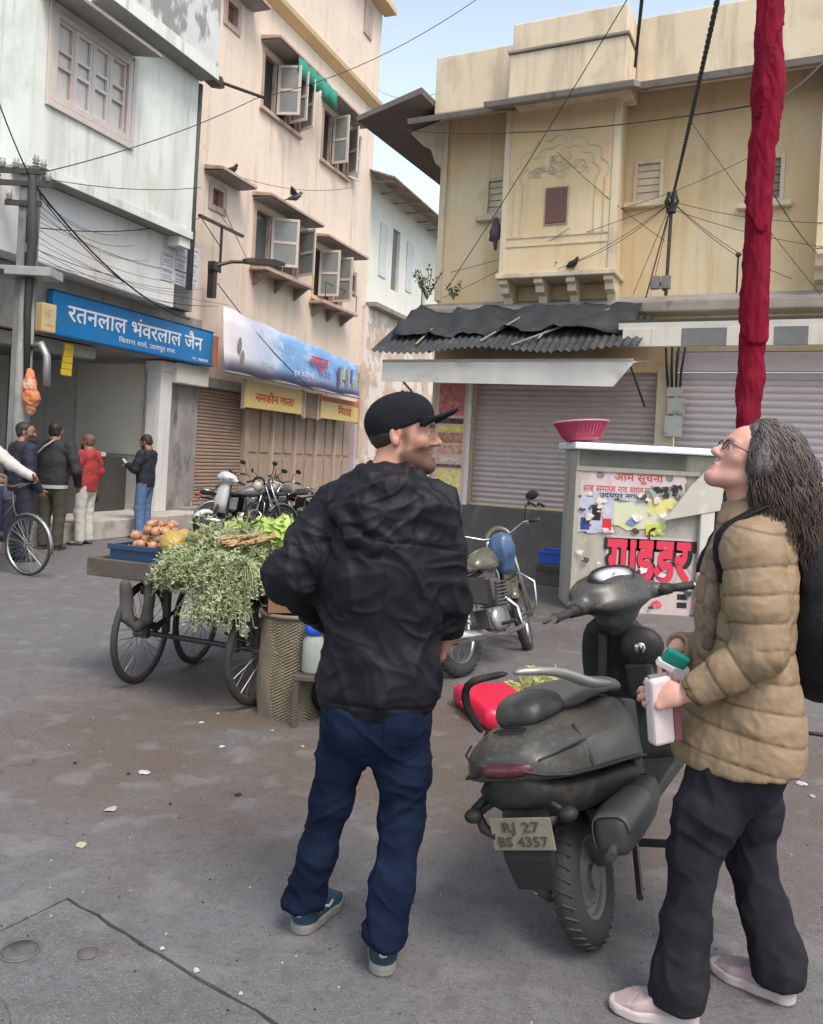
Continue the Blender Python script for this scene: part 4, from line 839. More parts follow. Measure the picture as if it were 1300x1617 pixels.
# second grey cabinet right of the kiosk (behind the woman)
kc = thing('grey_cabinet', 'plain pale cabinet standing behind the woman beside the kiosk', 'cabinet', (k1 + .06, KY + .05, 0))
obj('body', MB().box(0, .55, 0, .6, 0, 1.35), km, kc, bevel=.012)
# pink basket
bz = kz + .077
pb = KF.pix(917, 690, .12)
bk_ = thing('plastic_basket', 'pink plastic basket standing on the left end of the kiosk slab', 'basket', KF.w(pb[0] + .02, .14, bz), rot=(R_(-3), R_(-5), 0)); bk_.scale = (KS * 1.05,) * 3
pinkpl = mat('pink_plastic', (.50, .07, .14), (.42, .05, .11), scale=8, rough=.4, bump=.05)
rimm = mat('pink_rim_plastic', (.62, .26, .32), rough=.4, bump=0)
mb = MB(); prof = [(.0, .012), (.13, .012), (.15, .03), (.185, .09), (.215, .145), (.232, .175)]
mb.lathe(prof + [(.228, .178), (.2, .12), (.17, .06), (.14, .03), (0, .024)], 40); obj('bowl', mb, pinkpl, bk_, smooth=True)
mb = MB()
for i in range(40):
    q = 2 * math.pi * i / 40
    mb.tube([(math.cos(q) * (r + .002), math.sin(q) * (r + .002), h) for r, h in ((.155, .035), (.188, .09), (.232, .172))], .004, 5)
tag(obj('ribs', mb, pinkpl, bk_), kind='stuff')
mb = MB(); mb.lathe([(.236 + .012 * math.cos(a), .178 + .009 * math.sin(a)) for a in [i * math.pi / 4 for i in range(9)]], 40); obj('rim', mb, rimm, bk_, smooth=True)
# menu poster strip on the jamb
mp = on(YF, 'menu_poster', 'tall strip poster of food pictures on the jamb beside the left shutter', 'poster', -1.6, -.112, .92)
obj('sheet', MB().box(0, .5, 0, .01, 0, 1.8), mat('menu_sheet', (.62, .5, .4), (.66, .42, .4), scale=2.5), mp)
for i, (z, h, c) in enumerate(((1.28, .46, (.32, .10, .09)), (1.16, .08, (.06, .03, .02)), (1.05, .08, (.6, .38, .08)), (.88, .15, (.30, .14, .09)), (.72, .13, (.42, .2, .16)), (.58, .1, (.5, .3, .26)), (.52, .05, (.1, .05, .04)), (.22, .27, (.66, .46, .14)), (.02, .18, (.62, .34, .34)))):
    obj('printed_panel', MB().box(.05, .45, -.004, -.001, z, z + h), mat('menu_%s' % 'abcdefghi'[i], c, tuple(min(.8, x * 2.0 + .05) for x in c), scale=16, amt=.3, bump=0), mp)
obj('side_batten', MB().box(.51, .57, -.03, .01, -.02, 1.82), whitewood, mp)
# blue crate in the recess
cc = gnd(878, 925)
bcx = YF.pix(872, 925, -.75)
bcr = on(YF, 'plastic_crate', 'bright blue plastic crate on a dark box under the left shutter', 'crate', bcx[0] - .2, -.75, .28)
bluepl = mat('blue_plastic', (.01, .07, .42), (.01, .05, .3), scale=8, rough=.35, bump=0)
for a in ((0, .48, 0, .02), (0, .48, .3, .32)): obj('side', MB().box(*a, 0, .17), bluepl, bcr, bevel=.005)
for a in ((0, .02, .021, .299), (.46, .48, .021, .299)): obj('side', MB().box(*a, 0, .17), bluepl, bcr, bevel=.005)
obj('base', MB().box(.021, .459, .021, .299, 0, .02), bluepl, bcr)
obj('rim', MB().box(-.015, .495, -.015, -.001, .13, .175).box(-.015, .495, .321, .335, .13, .175), bluepl, bcr, bevel=.004)
db = on(YF, 'dark_box', 'dark wooden box on the ground under the blue crate', 'box', bcx[0] - .22, -.77, 0)
obj('body', MB().box(0, .55, 0, .4, 0, .275), mat('sooty_wood', (.05, .045, .04), (.09, .08, .07), scale=8), db, bevel=.01); obj('lid_strip', MB().box(-.01, .56, -.015, -.001, .2, .26), iron, db)
# ================= ORGANIC SURFACES: distance field + surface nets =================
def V3(*a): return np.array(a, dtype=np.float64)
def nrm(a): a = np.asarray(a, float); return a / (np.linalg.norm(a) + 1e-12)
class SDF:
    def __init__(s): s.p = []
    def cap(s, a, b, ra, rb=None, k=.02, sq=None, op='+'):
        s.p.append(('c', np.array(a, float), np.array(b, float), ra, ra if rb is None else rb, k, sq, op)); return s
    def chain(s, pts, rs, k=.02, sq=None, op='+'):
        for i in range(len(pts) - 1): s.cap(pts[i], pts[i + 1], rs[i], rs[i + 1], k, sq, op)
        return s
    def ell(s, c, r, ax=None, k=.02, op='+'):
        s.p.append(('e', np.array(c, float), np.array(r, float), np.eye(3) if ax is None else np.array(ax, float), None, k, None, op)); return s
    def cut(s, n, d):      # keep n.p <= d
        s.p.append(('h', nrm(n), d, None, None, 0, None, 'h')); return s
    def _bb(s, q):
        if q[0] == 'c':
            r = max(q[3], q[4]) * (max(1, q[6][1]) if q[6] else 1); lo = np.minimum(q[1], q[2]) - r; hi = np.maximum(q[1], q[2]) + r
        else: r = q[2].max(); lo = q[1] - r; hi = q[1] + r
        return lo, hi
    def field(s, h):
        bs = [s._bb(q) for q in s.p if q[0] != 'h' and q[-1] == '+']
        lo = np.min([b[0] for b in bs], 0) - 4 * h; hi = np.max([b[1] for b in bs], 0) + 4 * h
        n = np.ceil((hi - lo) / h).astype(int) + 1
        F = np.full(n, 5.0, np.float32); ax = [lo[i] + h * np.arange(n[i]) for i in range(3)]
        for q in s.p:
            if q[0] == 'h':
                g = ax[0][:, None, None] * q[1][0] + ax[1][None, :, None] * q[1][1] + ax[2][None, None, :] * q[1][2] - q[2]
                F = np.maximum(F, g.astype(np.float32)); continue
            b0, b1 = s._bb(q); m = q[5] + 4 * h
            i0 = np.clip(np.floor((b0 - m - lo) / h).astype(int), 0, n); i1 = np.clip(np.ceil((b1 + m - lo) / h).astype(int) + 1, 0, n)
            if (i1 <= i0).any(): continue
            sl = tuple(slice(i0[i], i1[i]) for i in range(3))
            X = np.stack(np.meshgrid(*[ax[i][sl[i]] for i in range(3)], indexing='ij'), -1)
            if q[0] == 'c':
                ba = q[2] - q[1]; pa = X - q[1]; t = np.clip((pa @ ba) / (ba @ ba + 1e-12), 0, 1)
                w = pa - t[..., None] * ba
                if q[6] is not None:
                    axv, f = q[6]; axv = nrm(axv); c = w @ axv; d2 = (w ** 2).sum(-1) - c ** 2 + (c / f) ** 2
                    d = np.sqrt(np.maximum(d2, 0))
                    d = (d - (q[3] + (q[4] - q[3]) * t)) * (min(1, f) if f < 1 else 1)
                else: d = np.sqrt((w ** 2).sum(-1)) - (q[3] + (q[4] - q[3]) * t)
            else:
                P = (X - q[1]) @ q[3].T; k0 = np.sqrt(((P / q[2]) ** 2).sum(-1)); k1 = np.sqrt(((P / q[2] ** 2) ** 2).sum(-1)) + 1e-9
                d = k0 * (k0 - 1) / k1
            A = F[sl]; k = q[5]
            if q[-1] == '+':
                hh = np.maximum(k - np.abs(A - d), 0) / max(k, 1e-6); F[sl] = np.minimum(A, d) - hh * hh * k * .25
            else:
                hh = np.maximum(k - np.abs(A + d), 0) / max(k, 1e-6); F[sl] = np.maximum(A, -d) + hh * hh * k * .25
        return F, lo
    def mesh(s, h):
        F, lo = s.field(h); n = F.shape; I = F < 0
        cs = np.zeros([m - 1 for m in n], np.uint8)
        for a in (0, 1):
            for b in (0, 1):
                for c in (0, 1): cs += I[a:n[0] - 1 + a, b:n[1] - 1 + b, c:n[2] - 1 + c]
        act = np.argwhere((cs > 0) & (cs < 8)); N = len(act)
        idx = np.full(cs.shape, -1, np.int32); idx[tuple(act.T)] = np.arange(N)
        acc = np.zeros((N, 3)); cnt = np.zeros(N)
        cor = {(a, b, c): F[act[:, 0] + a, act[:, 1] + b, act[:, 2] + c] for a in (0, 1) for b in (0, 1) for c in (0, 1)}
        for d in range(3):
            o = [i for i in range(3) if i != d]
            for p in (0, 1):
                for r in (0, 1):
                    e0 = [0, 0, 0]; e0[o[0]] = p; e0[o[1]] = r; e1 = list(e0); e1[d] = 1
                    f0, f1 = cor[tuple(e0)], cor[tuple(e1)]; msk = (f0 < 0) != (f1 < 0)
                    t = np.where(msk, f0 / np.where(f0 == f1, 1, f0 - f1), 0); pt = np.tile(np.array(e0, float), (N, 1)); pt[:, d] += t
                    acc += pt * msk[:, None]; cnt += msk
        v = lo + h * (act + acc / np.maximum(cnt, 1)[:, None])
        fs = []
        for d in range(3):
            u, w = (d + 1) % 3, (d + 2) % 3
            sl0 = [slice(1, n[i] - 1) for i in range(3)]; sl0[d] = slice(0, n[d] - 1); sl1 = list(sl0); sl1[d] = slice(1, n[d])
            A, B = I[tuple(sl0)], I[tuple(sl1)]; off = np.array([1, 1, 1]); off[d] = 0
            for flip, mk in ((0, A & ~B), (1, ~A & B)):
                e = np.argwhere(mk) + off
                def cell(du, dw):
                    q = e.copy(); q[:, u] -= du; q[:, w] -= dw; return idx[tuple(q.T)]
                quad = np.stack([cell(1, 1), cell(0, 1), cell(0, 0), cell(1, 0)], 1)
                fs.append(quad[:, ::-1] if flip else quad)
        f = np.concatenate(fs); f = f[(f >= 0).all(1)]
        return v, f
def vnormals(v, f):
    a, b, c, d = (v[f[:, i]] for i in range(4)); fn = np.cross(c - a, d - b); vn = np.zeros_like(v)
    for i in range(4): np.add.at(vn, f[:, i], fn)
    return vn / (np.linalg.norm(vn, axis=1, keepdims=True) + 1e-12)
def relax(v, f, it):
    e = np.concatenate([f[:, [0, 1]], f[:, [1, 2]], f[:, [2, 3]], f[:, [3, 0]]])
    for _ in range(it):
        s = np.zeros_like(v); c = np.zeros(len(v)); np.add.at(s, e[:, 0], v[e[:, 1]]); np.add.at(c, e[:, 0], 1)
        v = v * .5 + .5 * s / np.maximum(c, 1)[:, None]
    return v
_perm = np.random.default_rng(11).permutation(256); _grad = np.random.default_rng(5).normal(size=(256, 3)); _grad /= np.linalg.norm(_grad, axis=1, keepdims=True)
def pnoise(p):
    p = np.asarray(p, float); i = np.floor(p).astype(int); f = p - i; u = f * f * f * (f * (f * 6 - 15) + 10); out = 0
    for a in (0, 1):
        for b in (0, 1):
            for c in (0, 1):
                hsh = _perm[(_perm[(_perm[(i[:, 0] + a) & 255] + i[:, 1] + b) & 255] + i[:, 2] + c) & 255]
                g = _grad[hsh]; d = f - np.array([a, b, c])
                w = (u[:, 0] if a else 1 - u[:, 0]) * (u[:, 1] if b else 1 - u[:, 1]) * (u[:, 2] if c else 1 - u[:, 2])
                out = out + w * (g * d).sum(1)
    return out
def ridge(p): return 1 - 2.2 * np.abs(pnoise(p))
def np_mesh(name, v, f, mats, masks=None, mi=None):
    me = bpy.data.meshes.new(name); me.vertices.add(len(v)); me.vertices.foreach_set('co', np.asarray(v, np.float32).ravel())
    me.loops.add(f.size); me.loops.foreach_set('vertex_index', f.astype(np.int32).ravel())
    me.polygons.add(len(f)); me.polygons.foreach_set('loop_start', np.arange(0, f.size, f.shape[1], dtype=np.int32))
    for m in (mats if isinstance(mats, (list, tuple)) else [mats]): me.materials.append(m)
    if mi is not None: me.polygons.foreach_set('material_index', mi.astype(np.int32))
    me.update(calc_edges=True); me.validate()
    me.polygons.foreach_set('use_smooth', np.ones(len(me.polygons), bool))
    for k, a in (masks or {}).items():
        at_ = me.attributes.new(k, 'FLOAT', 'POINT'); at_.data.foreach_set('value', np.clip(a, 0, 1).astype(np.float32))
    return me
def sdf_obj(name, S, h, m, parent=None, disp=None, sm=1, masks=None, matf=None, loc=(0, 0, 0), rot=None):
    v, f = S.mesh(h); v = relax(v, f, sm)
    if disp is not None: v = v + vnormals(v, f) * disp(v)[:, None]
    mk = masks(v) if masks else None
    mi = matf(v[f].mean(1)) if matf else None
    return put(name, np_mesh(name, v, f, m, mk, mi), parent, loc, rot)

S = SDF(); S.chain([V3(-.02, 0, .70), V3(.0, -.02, .52), V3(.03, -.02, .36), V3(.01, 0, .20)], [.035, .055, .075, .045], .04, (V3(0, 1, 0), .7))
sdf_obj('cloth', S, .012, mat('orange_fabric', (.50, .11, .03), (.50, .24, .12), scale=5, bump=.4, bscale=20, stains=[((.55, .46, .38), 4, (1, 1, 1), .55, .65, .8)]), OC, disp=lambda v: .022 * ridge(v * np.array([22, 22, 5])) + .012 * ridge(v * 20))
# ---------------- people ----------------
skin_l = mat('skin_light', (.50, .255, .185), (.45, .21, .15), scale=14, rough=.55, bump=.12, bscale=160, attrs=[('beard', (.085, .036, .020)), ('lips', (.40, .13, .11)), ('brow', (.05, .03, .022))], bdist=.003)
skin_f = mat('skin_fair', (.58, .33, .26), (.52, .26, .20), scale=14, stains=[((.55, .22, .18), 18, (1, 1, 1), .52, .68, .5)], rough=.5, bump=.1, bscale=160, attrs=[('beard', (.6, .36, .29)), ('lips', (.45, .17, .15)), ('brow', (.30, .19, .15))], bdist=.003)
skin_b = mat('skin_brown', (.24, .12, .075), (.20, .10, .06), scale=14, rough=.55, bump=.1, attrs=[('beard', (.02, .015, .012)), ('lips', (.2, .07, .06)), ('brow', (.015, .012, .01))])
eye_w = mat('eye_white', (.62, .58, .54), rough=.2, bump=0); eye_d = mat('eye_iris', (.03, .02, .015), rough=.15, bump=0)
def head_axes(az, pitch=0., roll=0.):
    a, p = R_(az), R_(pitch)
    f = V3(math.sin(a) * math.cos(p), math.cos(a) * math.cos(p), math.sin(p)); r = V3(math.cos(a), -math.sin(a), 0); u = np.cross(r, f)
    if roll: r, u = r * math.cos(R_(roll)) + u * math.sin(R_(roll)), u * math.cos(R_(roll)) - r * math.sin(R_(roll))
    return np.array([r, f, u])        # rows: right, forward, up
def head(S, c, A, s=1., neck_to=None, ears=True, thin=1.):
    c = np.array(c, float)
    W = lambda x, y, z: c + s * (A[0] * x + A[1] * y + A[2] * z)
    E = lambda x, y, z, rx, ry, rz, k=.02, op='+': S.ell(W(x, y, z), np.array((rx, ry, rz)) * s, A, k * s, op)
    P = lambda a, b, ra, rb, k=.02, op='+': S.cap(W(*a), W(*b), ra * s, rb * s, k * s, None, op)
    E(0, -.014, .032, .076 * thin, .097, .084); E(0, .034, -.03, .058 * thin, .058, .085, .04); E(0, .05, .03, .058 * thin, .045, .05, .03)
    for q in (-1, 1):
        P((q * .052 * thin, .0, -.07), (q * .014, .074, -.106), .02, .02, .035); E(q * .046 * thin, .058, -.026, .02, .02, .018, .03)
        P((q * .012, .093, .016), (q * .046, .076, .014), .010, .008, .018)
    P((0, .088, .012), (0, .112, -.03), .008, .012, .012); E(0, .114, -.034, .011, .012, .010, .008)
    for q in (-1, 1): E(q * .013, .100, -.038, .008, .010, .008, .008)
    E(0, .083, -.107, .020, .018, .018, .02)
    P((-.016, .094, -.066), (.016, .094, -.066), .007, .007, .01); P((-.013, .093, -.079), (.013, .093, -.079), .008, .008, .01)
    P((-.024, .100, -.0725), (.024, .100, -.0725), .0022, .0022, .004, '-')
    for q in (-1, 1):
        E(q * .033, .098, -.002, .017, .014, .010, .014, '-'); E(q * .032, .079, -.003, .0125, .0125, .0125, .002)
        P((q * .019, .0905, .006), (q * .046, .082, .004), .0045, .004, .004)
    if ears:
        for q in (-1, 1):
            E(q * .079 * thin, -.014, -.008, .008, .019, .031, .012); E(q * .087 * thin, -.01, -.006, .007, .010, .018, .005, '-'); E(q * .078 * thin, -.012, -.034, .007, .009, .010, .008)
    if neck_to is not None: S.chain([W(0, -.022, -.05), W(0, -.03, -.10) * .5 + .5 * (W(0, -.02, -.06) * .5 + np.array(neck_to) * .5), np.array(neck_to)], [.058 * s, .056 * s, .062 * s], .03 * s)
    return W
def head_masks(c, A, s=1., beard=True):
    c = np.array(c, float)
    def fn(v):
        L = ((v - c) @ A.T) / s; x, y, z = np.abs(L[:, 0]), L[:, 1], L[:, 2]
        n = pnoise(v * 90) * .25 + pnoise(v * 230) * .5
        st = lambda e0, e1, t: np.clip((t - e0) / (e1 - e0), 0, 1)
        near = (np.linalg.norm(L, axis=1) < .17)
        lip = st(.024, .016, x) * st(.010, .005, np.abs(z + .0725)) * st(.085, .092, y) * near
        b = st(-.046, -.060, z + .45 * (y - .045).clip(-.05, .05) * -.4) * st(-.012, .012, y) * st(-.150, -.132, z)
        side = st(.045, .06, x) * st(-.005, .01, y) * st(.035, .02, y) * st(.02, -.01, z) * .55
        b = np.clip(np.maximum(b, side) + n * .5 * (b > .05), 0, 1) * (1 - lip) * near if beard else np.zeros(len(v))
        br = st(.012, .018, x) * st(.05, .044, x) * st(.009, .004, np.abs(z - .020 + .1 * (x - .03).clip(0))) * st(.066, .072, y) * near
        return {'beard': np.clip(b * 1.35, 0, .92), 'lips': lip * .7, 'brow': br}
    return fn
def head_mat(c, A, s=1.):
    c = np.array(c, float)
    def fn(fc):
        L = ((fc - c) @ A.T) / s; mi = np.zeros(len(fc), int)
        for q in (-1, 1):
            d = L - np.array([q * .032, .079, -.003]); r = np.linalg.norm(d, axis=1); m = (r < .0137) & (d[:, 1] > .004) & (np.abs(d[:, 2]) < .0065)
            mi[m] = 1; mi[m & (np.hypot(d[:, 0], d[:, 2]) < .0058)] = 2
        return mi
    return fn
def hand(S, w, d, n, side, s=1., curl=(25, 35, 25), thumb=(.5, .35), spread=.12, k=.006):
    """wrist w, finger direction d, palm normal n (fingers curl towards it), side = towards the thumb"""
    w, d, n = np.array(w, float), nrm(d), nrm(n); n = nrm(n - d * (n @ d)); t = nrm(np.cross(d, n)); t = t if t @ side > 0 else -t
    S.cap(w - d * .02 * s, w + d * .03 * s, .026 * s, .028 * s, .015, (n, .72))
    kn = []
    for i, (o, l) in enumerate(((.030, .082), (.010, .088), (-.011, .083), (-.030, .072))):
        p = w + (d * l + t * o) * s; kn.append(p); S.cap(w + d * .02 * s + t * o * .5 * s, p, .018 * s, .0115 * s, .012, (n, .85))
    for i, (p, L) in enumerate(zip(kn, ((.042, .026, .02), (.046, .03, .022), (.042, .028, .021), (.033, .021, .018)))):
        q = p; a = 0.; dd = nrm(d + t * (.12 - .08 * i) * spread * 8 * .3)
        for j in range(3):
            a += R_(curl[j] + 5 * (i - 1.)); e = q + (dd * math.cos(a) + n * math.sin(a)) * L[j] * s
            S.cap(q, e, (.0098 - .0012 * j) * s, (.0090 - .0013 * j) * s, k * .7); q = e
    b = w + (d * .025 + t * .024) * s; m1 = b + (t * .032 + d * .03 + n * .012) * s; m2 = m1 + (t * (.018 - thumb[1] * .02) + d * .03 + n * .03 * thumb[0]) * s; m3 = m2 + (d * .024 - t * .006 + n * .02 * thumb[0]) * s
    S.chain([b, m1, m2, m3], [.017 * s, .013 * s, .0105 * s, .008 * s], .01)
def shoe(parent, heel, toe, m_up, m_sole, name='shoe', w=.048, h=.105, m_acc=None, label=None, sole_h=.03, ankle=None, res=.0048):
    heel, toe = Vector(heel), Vector(toe); d = (toe - heel); L = d.length; d = d.normalized(); rz = math.atan2(d.y, d.x)
    X = lambda t, y, z: V3(L * t, y, z)
    ch = [X(.16, 0, .052), X(.42, .002, .046), X(.68, .004, .034), X(.84, .004, .026)]; rs = [w * .78, w * .80, w * .92, w * .72]
    S = SDF(); S.chain(ch, rs, .03); S.chain([X(.20, 0, .05), X(.19, 0, h - .02)], [w * .80, w * .76], .03); S.chain([X(.34, 0, h - .035), X(.62, .002, .055)], [w * .52, w * .46], .02); S.cut(V3(0, 0, -1), -(sole_h - .008)); S.cut(V3(.35, 0, 1), h + .012)
    def sd(v): return .0016 * pnoise(v * 60) - .0028 * np.clip(1 - np.abs(v[:, 0] - L * (.66 + .1 * np.abs(v[:, 1]) / w)) / .004, 0, 1) - .0022 * np.clip(1 - np.abs(v[:, 2] - .055 - .1 * np.abs(v[:, 0] - L * .35)) / .004, 0, 1)
    u = sdf_obj(name, S, res, m_up, parent, disp=sd, sm=2, loc=heel, rot=(0, 0, rz))
    if label: u['label'] = label
    S = SDF(); S.chain([p * np.array([1, 1, 0]) + V3(0, 0, .016) for p in ch], [r + .007 for r in rs], .02); S.cut(V3(0, 0, 1), sole_h + .004); S.cut(V3(.0, 0, -1), -.0); S.cut(nrm(V3(.22, 0, -1)), (V3(.22, 0, -1) / 1.024) @ X(.80, 0, 0))
    sdf_obj('sole', S, res, m_sole, u, disp=lambda v: -.0022 * np.clip(1 - np.abs(v[:, 2] - .016) / .004, 0, 1), sm=1)
    if m_acc is not None:
        for sd_ in (-1, 1):
            P = [(L * t, sd_ * (w * k_ + .0), sole_h + z) for t, z, k_ in ((.24, .018, .80), (.34, .036, .72), (.46, .020, .86), (.56, .026, .82))]
            obj('stripe', MB().tube(P, .006, 5), m_acc, u, smooth=True)
        obj('heel_tab', MB().ball((.004 + L * .16 - w * .80, 0, h * .62), (.006, .014, .022), 10, 7), m_acc, u, smooth=True)
    lc = MB()
    for t, z in ((.40, .074), (.48, .068), (.56, .062)): lc.tube([(L * t, -w * .5, z - .012), (L * t, 0, z + .007), (L * t, w * .5, z - .012)], .0035, 5)
    obj('laces', lc, m_sole, u)
    return u
def pix(u, v, Y): return V3(*at(u, v, Y))

NR, NC = 420, 64; zz, qq = np.meshgrid(1.0 + 4.25 * np.arange(NR + 1) / NR, 2 * math.pi * np.arange(NC) / NC, indexing='ij'); zf, qf = zz.ravel(), qq.ravel(); cq, sq_ = np.cos(qf), np.sin(qf)
def crest(x, y, z, sh=1.5): return np.clip(1 - 3.0 * np.abs(pnoise(np.stack([x, y, z], 1))), 0, 1) ** sh
hump = lambda c, w: np.clip(1 - np.abs(zf - c) / w, 0, 1)
rr_ = .072 + .016 * np.clip((zf - 2.2) / .4, 0, 1) + .018 * hump(4.55, .5) + .024 * hump(2.32, .18) * (1 + .5 * cq)
lap = (zf * 1.05 + .40 * np.sin(qf + 1.3 + zf * .7) + .10 * np.sin(2 * qf + zf * 3)) % 1.0
rr_ = rr_ + .015 * (1 - lap) ** 3 - .004 * (lap > .97)
rr_ = rr_ + .013 * crest(cq * .9, sq_ * .9, zf * 3.6 + 1.1 * np.sin(qf), 1.1) + .007 * crest(cq * 1.0 + 5, sq_ * 1.0, zf * 6.5 + 2.0 * np.sin(qf + 2), 1.2) + .007 * crest(cq * 2.0 + 9, sq_ * 2.0, zf * 1.4) + .010 * pnoise(np.stack([cq * 1.2, sq_ * 1.2, zf * 2.2], 1)) - .010
pv = np.stack([rr_ * cq + .03 * hump(4.55, .45), rr_ * sq_, zf], 1); ii, jj = np.meshgrid(np.arange(NR), np.arange(NC), indexing='ij'); ii, jj = ii.ravel(), jj.ravel(); j2 = (jj + 1) % NC
put('cloth', np_mesh('cloth', pv, np.stack([ii * NC + jj, ii * NC + j2, (ii + 1) * NC + j2, (ii + 1) * NC + jj], 1), mat('crimson_cloth', (.21, .004, .022), (.145, .003, .015), scale=3, rough=.85, spec=.15, bump=.3, bscale=140, stains=[((.27, .02, .045), 5, (1, 1, .4), .52, .72, .6), ((.07, .006, .012), 4, (1, 1, .3), .58, .74, .6)])), rp)
# ======== the man in the black rain jacket ========
blackfab = mat('black_jacket_nylon', (.0065, .0065, .009), (.010, .0095, .013), scale=6, rough=.6, bump=.10, bscale=30, spec=.22, bdist=.01)
denim = mat('dark_blue_denim', (.004, .0075, .020), (.006, .011, .029), scale=5, spec=.1, rough=.95, bump=.4, bscale=500, bdist=.001, attrs=[('fade', (.012, .021, .048))])
M0 = V3(*gnd(545, 1500))
man = thing('person', 'person in black hooded rain jacket, dark jeans and black cap, hand on hip', 'person', tuple(M0))
mo = lambda p: np.asarray(p, float) - M0
Y0 = 2.62
mj = dict(pel=pix(592, 1105, Y0), chest=pix(604, 890, Y0 + .01), up=pix(608, 800, Y0 + .02), nk=pix(618, 745, Y0 + .03), hd=pix(636, 683, Y0 + .05),
          ls=pix(536, 804, Y0 + .03), rs=pix(686, 806, Y0), le=pix(458, 910, Y0 - .02), lw=pix(515, 975, Y0 + .2), re=pix(703, 935, Y0 + .03), rw=pix(706, 1000, Y0 + .10),
          lh=pix(556, 1125, Y0 + .02), rh=pix(632, 1125, Y0), lk=pix(522, 1262, Y0 + .06), rk=pix(634, 1300, Y0), la=pix(489, 1432, Y0 + .13), ra=pix(610, 1490, Y0 - .03))
mj = {k: mo(v) for k, v in mj.items()}
hl = V3(*gnd(467, 1478)); tl = V3(*gnd(548, 1408)); hr = V3(*gnd(603, 1545)); tr_ = hr + .275 * nrm(V3(.02, 1, 0)); tl = hl + .285 * nrm(tl - hl)
mj['la'] = mo(hl) + .052 * nrm(tl - hl) + V3(0, 0, .10); mj['ra'] = mo(hr) + .052 * nrm(tr_ - hr) + V3(0, 0, .10)
HA = head_axes(96, 3, 0)
S = SDF(); W = head(S, mj['hd'], HA, 1.02, neck_to=mj['nk'] + V3(0, .0, -.06))
S.chain([mj['nk'] + V3(0, 0, -.05), mj['chest'], mj['pel']], [.09, .11, .10], .03, (V3(0, 1, 0), .7))
for a, b, c in (('ls', 'le', 'lw'), ('rs', 're', 'rw')): S.chain([mj['nk'] + V3(0, 0, -.08), mj[a], mj[b], mj[c]], [.05, .045, .036, .026], .02)
for a, b, c in (('lh', 'lk', 'la'), ('rh', 'rk', 'ra')): S.chain([mj[a], mj[b], mj[c]], [.07, .05, .026], .03)
hand(S, mj['rw'], nrm(V3(-.10, .25, -1)), V3(-1, .2, -.05), V3(0, 1, 0), 1.0, (22, 30, 22))
hand(S, mj['lw'], nrm(V3(.8, .3, -.5)), V3(0.3, -1, -.2), V3(0, 0, 1), 1.0, (30, 40, 30))
sdf_obj('body', S, .0042, [skin_l, eye_w, eye_d], man, sm=1, masks=head_masks(mj['hd'], HA, 1.02), matf=head_mat(mj['hd'], HA, 1.02))
# short dark hair under the cap
S = SDF(); hc = mj['hd']; WH = lambda x, y, z: hc + 1.02 * (HA[0] * x + HA[1] * y + HA[2] * z)
S.ell(WH(0, -.028, .012), V3(.081, .088, .085), HA, .02); S.cut(-HA[2], -(WH(0, 0, -.055) @ HA[2])); S.cut(HA[1], WH(0, .0, 0) @ HA[1] + .0)
for q in (-1, 1): S.ell(WH(q * .09, .004, -.012), V3(.03, .032, .04), HA, .01, '-')
hairm = mat('dark_brown_hair', (.022, .014, .010), (.035, .022, .015), scale=60, rough=.6, bump=.5, bscale=200)
sdf_obj('hair', S, .005, hairm, man, disp=lambda v: .003 * pnoise(v * 120))
# cap: crown, brim, button
capm = mat('black_cap_cotton', (.010, .011, .013), (.016, .017, .020), scale=30, spec=.12, rough=.9, bump=.3, bscale=400, bdist=.002)
S = SDF(); S.ell(WH(0, -.014, .030), V3(.089, .112, .096), HA, .01); S.ell(WH(0, .02, .065), V3(.075, .078, .062), HA, .03)
cn_ = nrm(HA[2] - .36 * HA[1]); S.cut(-cn_, -(WH(0, .09, .040) @ cn_))
cap_o = sdf_obj('cap', S, .0045, capm, man, sm=2, disp=lambda v: .0012 * pnoise(v * 30))
rg = []
for t in (0, .25, .5, .75, 1.0):
    ring = []
    for j in range(17):
        a = math.pi * (j / 16 - .5); wv = .080 * math.sin(a) * (1 - .06 * t); y = .062 + (.026 + .088 * t) * math.cos(a) ** .7; z = .048 + .030 * t - .034 * math.sin(a) ** 2 * (1 - .1 * t)
        ring.append(tuple(WH(wv, y, z)))
    rg.append(ring)
obj('brim', MB().loft(rg, caps=False, closed=False), capm, cap_o, smooth=True, solid=.007)
obj('button', MB().ball(tuple(WH(0, .0, .128)), .007, 8, 6), capm, cap_o, smooth=True)
# jacket
S = SDF(); fwd = nrm(V3(.08, 1, 0)); sq = (fwd, .70)
S.chain([mj['pel'] + V3(.0, 0, -.07), mj['pel'] + V3(.005, 0, .05), mj['chest'] + V3(0, 0, -.08), mj['chest'], mj['up'] + V3(.004, 0, -.01)], [.180, .172, .180, .188, .150], .05, sq)
S.chain([mj['ls'] + V3(.02, 0, .0), mj['up'] + V3(0, -.015, .03), mj['rs'] + V3(-.02, 0, .0)], [.080, .088, .080], .05)
S.chain([mj['ls'], mj['ls'] * .45 + mj['le'] * .55, mj['le'], mj['le'] * .4 + mj['lw'] * .6, mj['lw']], [.078, .068, .060, .052, .044], .035)
S.chain([mj['rs'], mj['rs'] * .45 + mj['re'] * .55, mj['re'], mj['re'] * .4 + mj['rw'] * .6, mj['rw'] + V3(0, 0, .005)], [.078, .070, .062, .053, .044], .035)
S.cap(mj['rw'], mj['rw'] + nrm(mj['rw'] - mj['re']) * .05, .05, .05, .006, op='-')
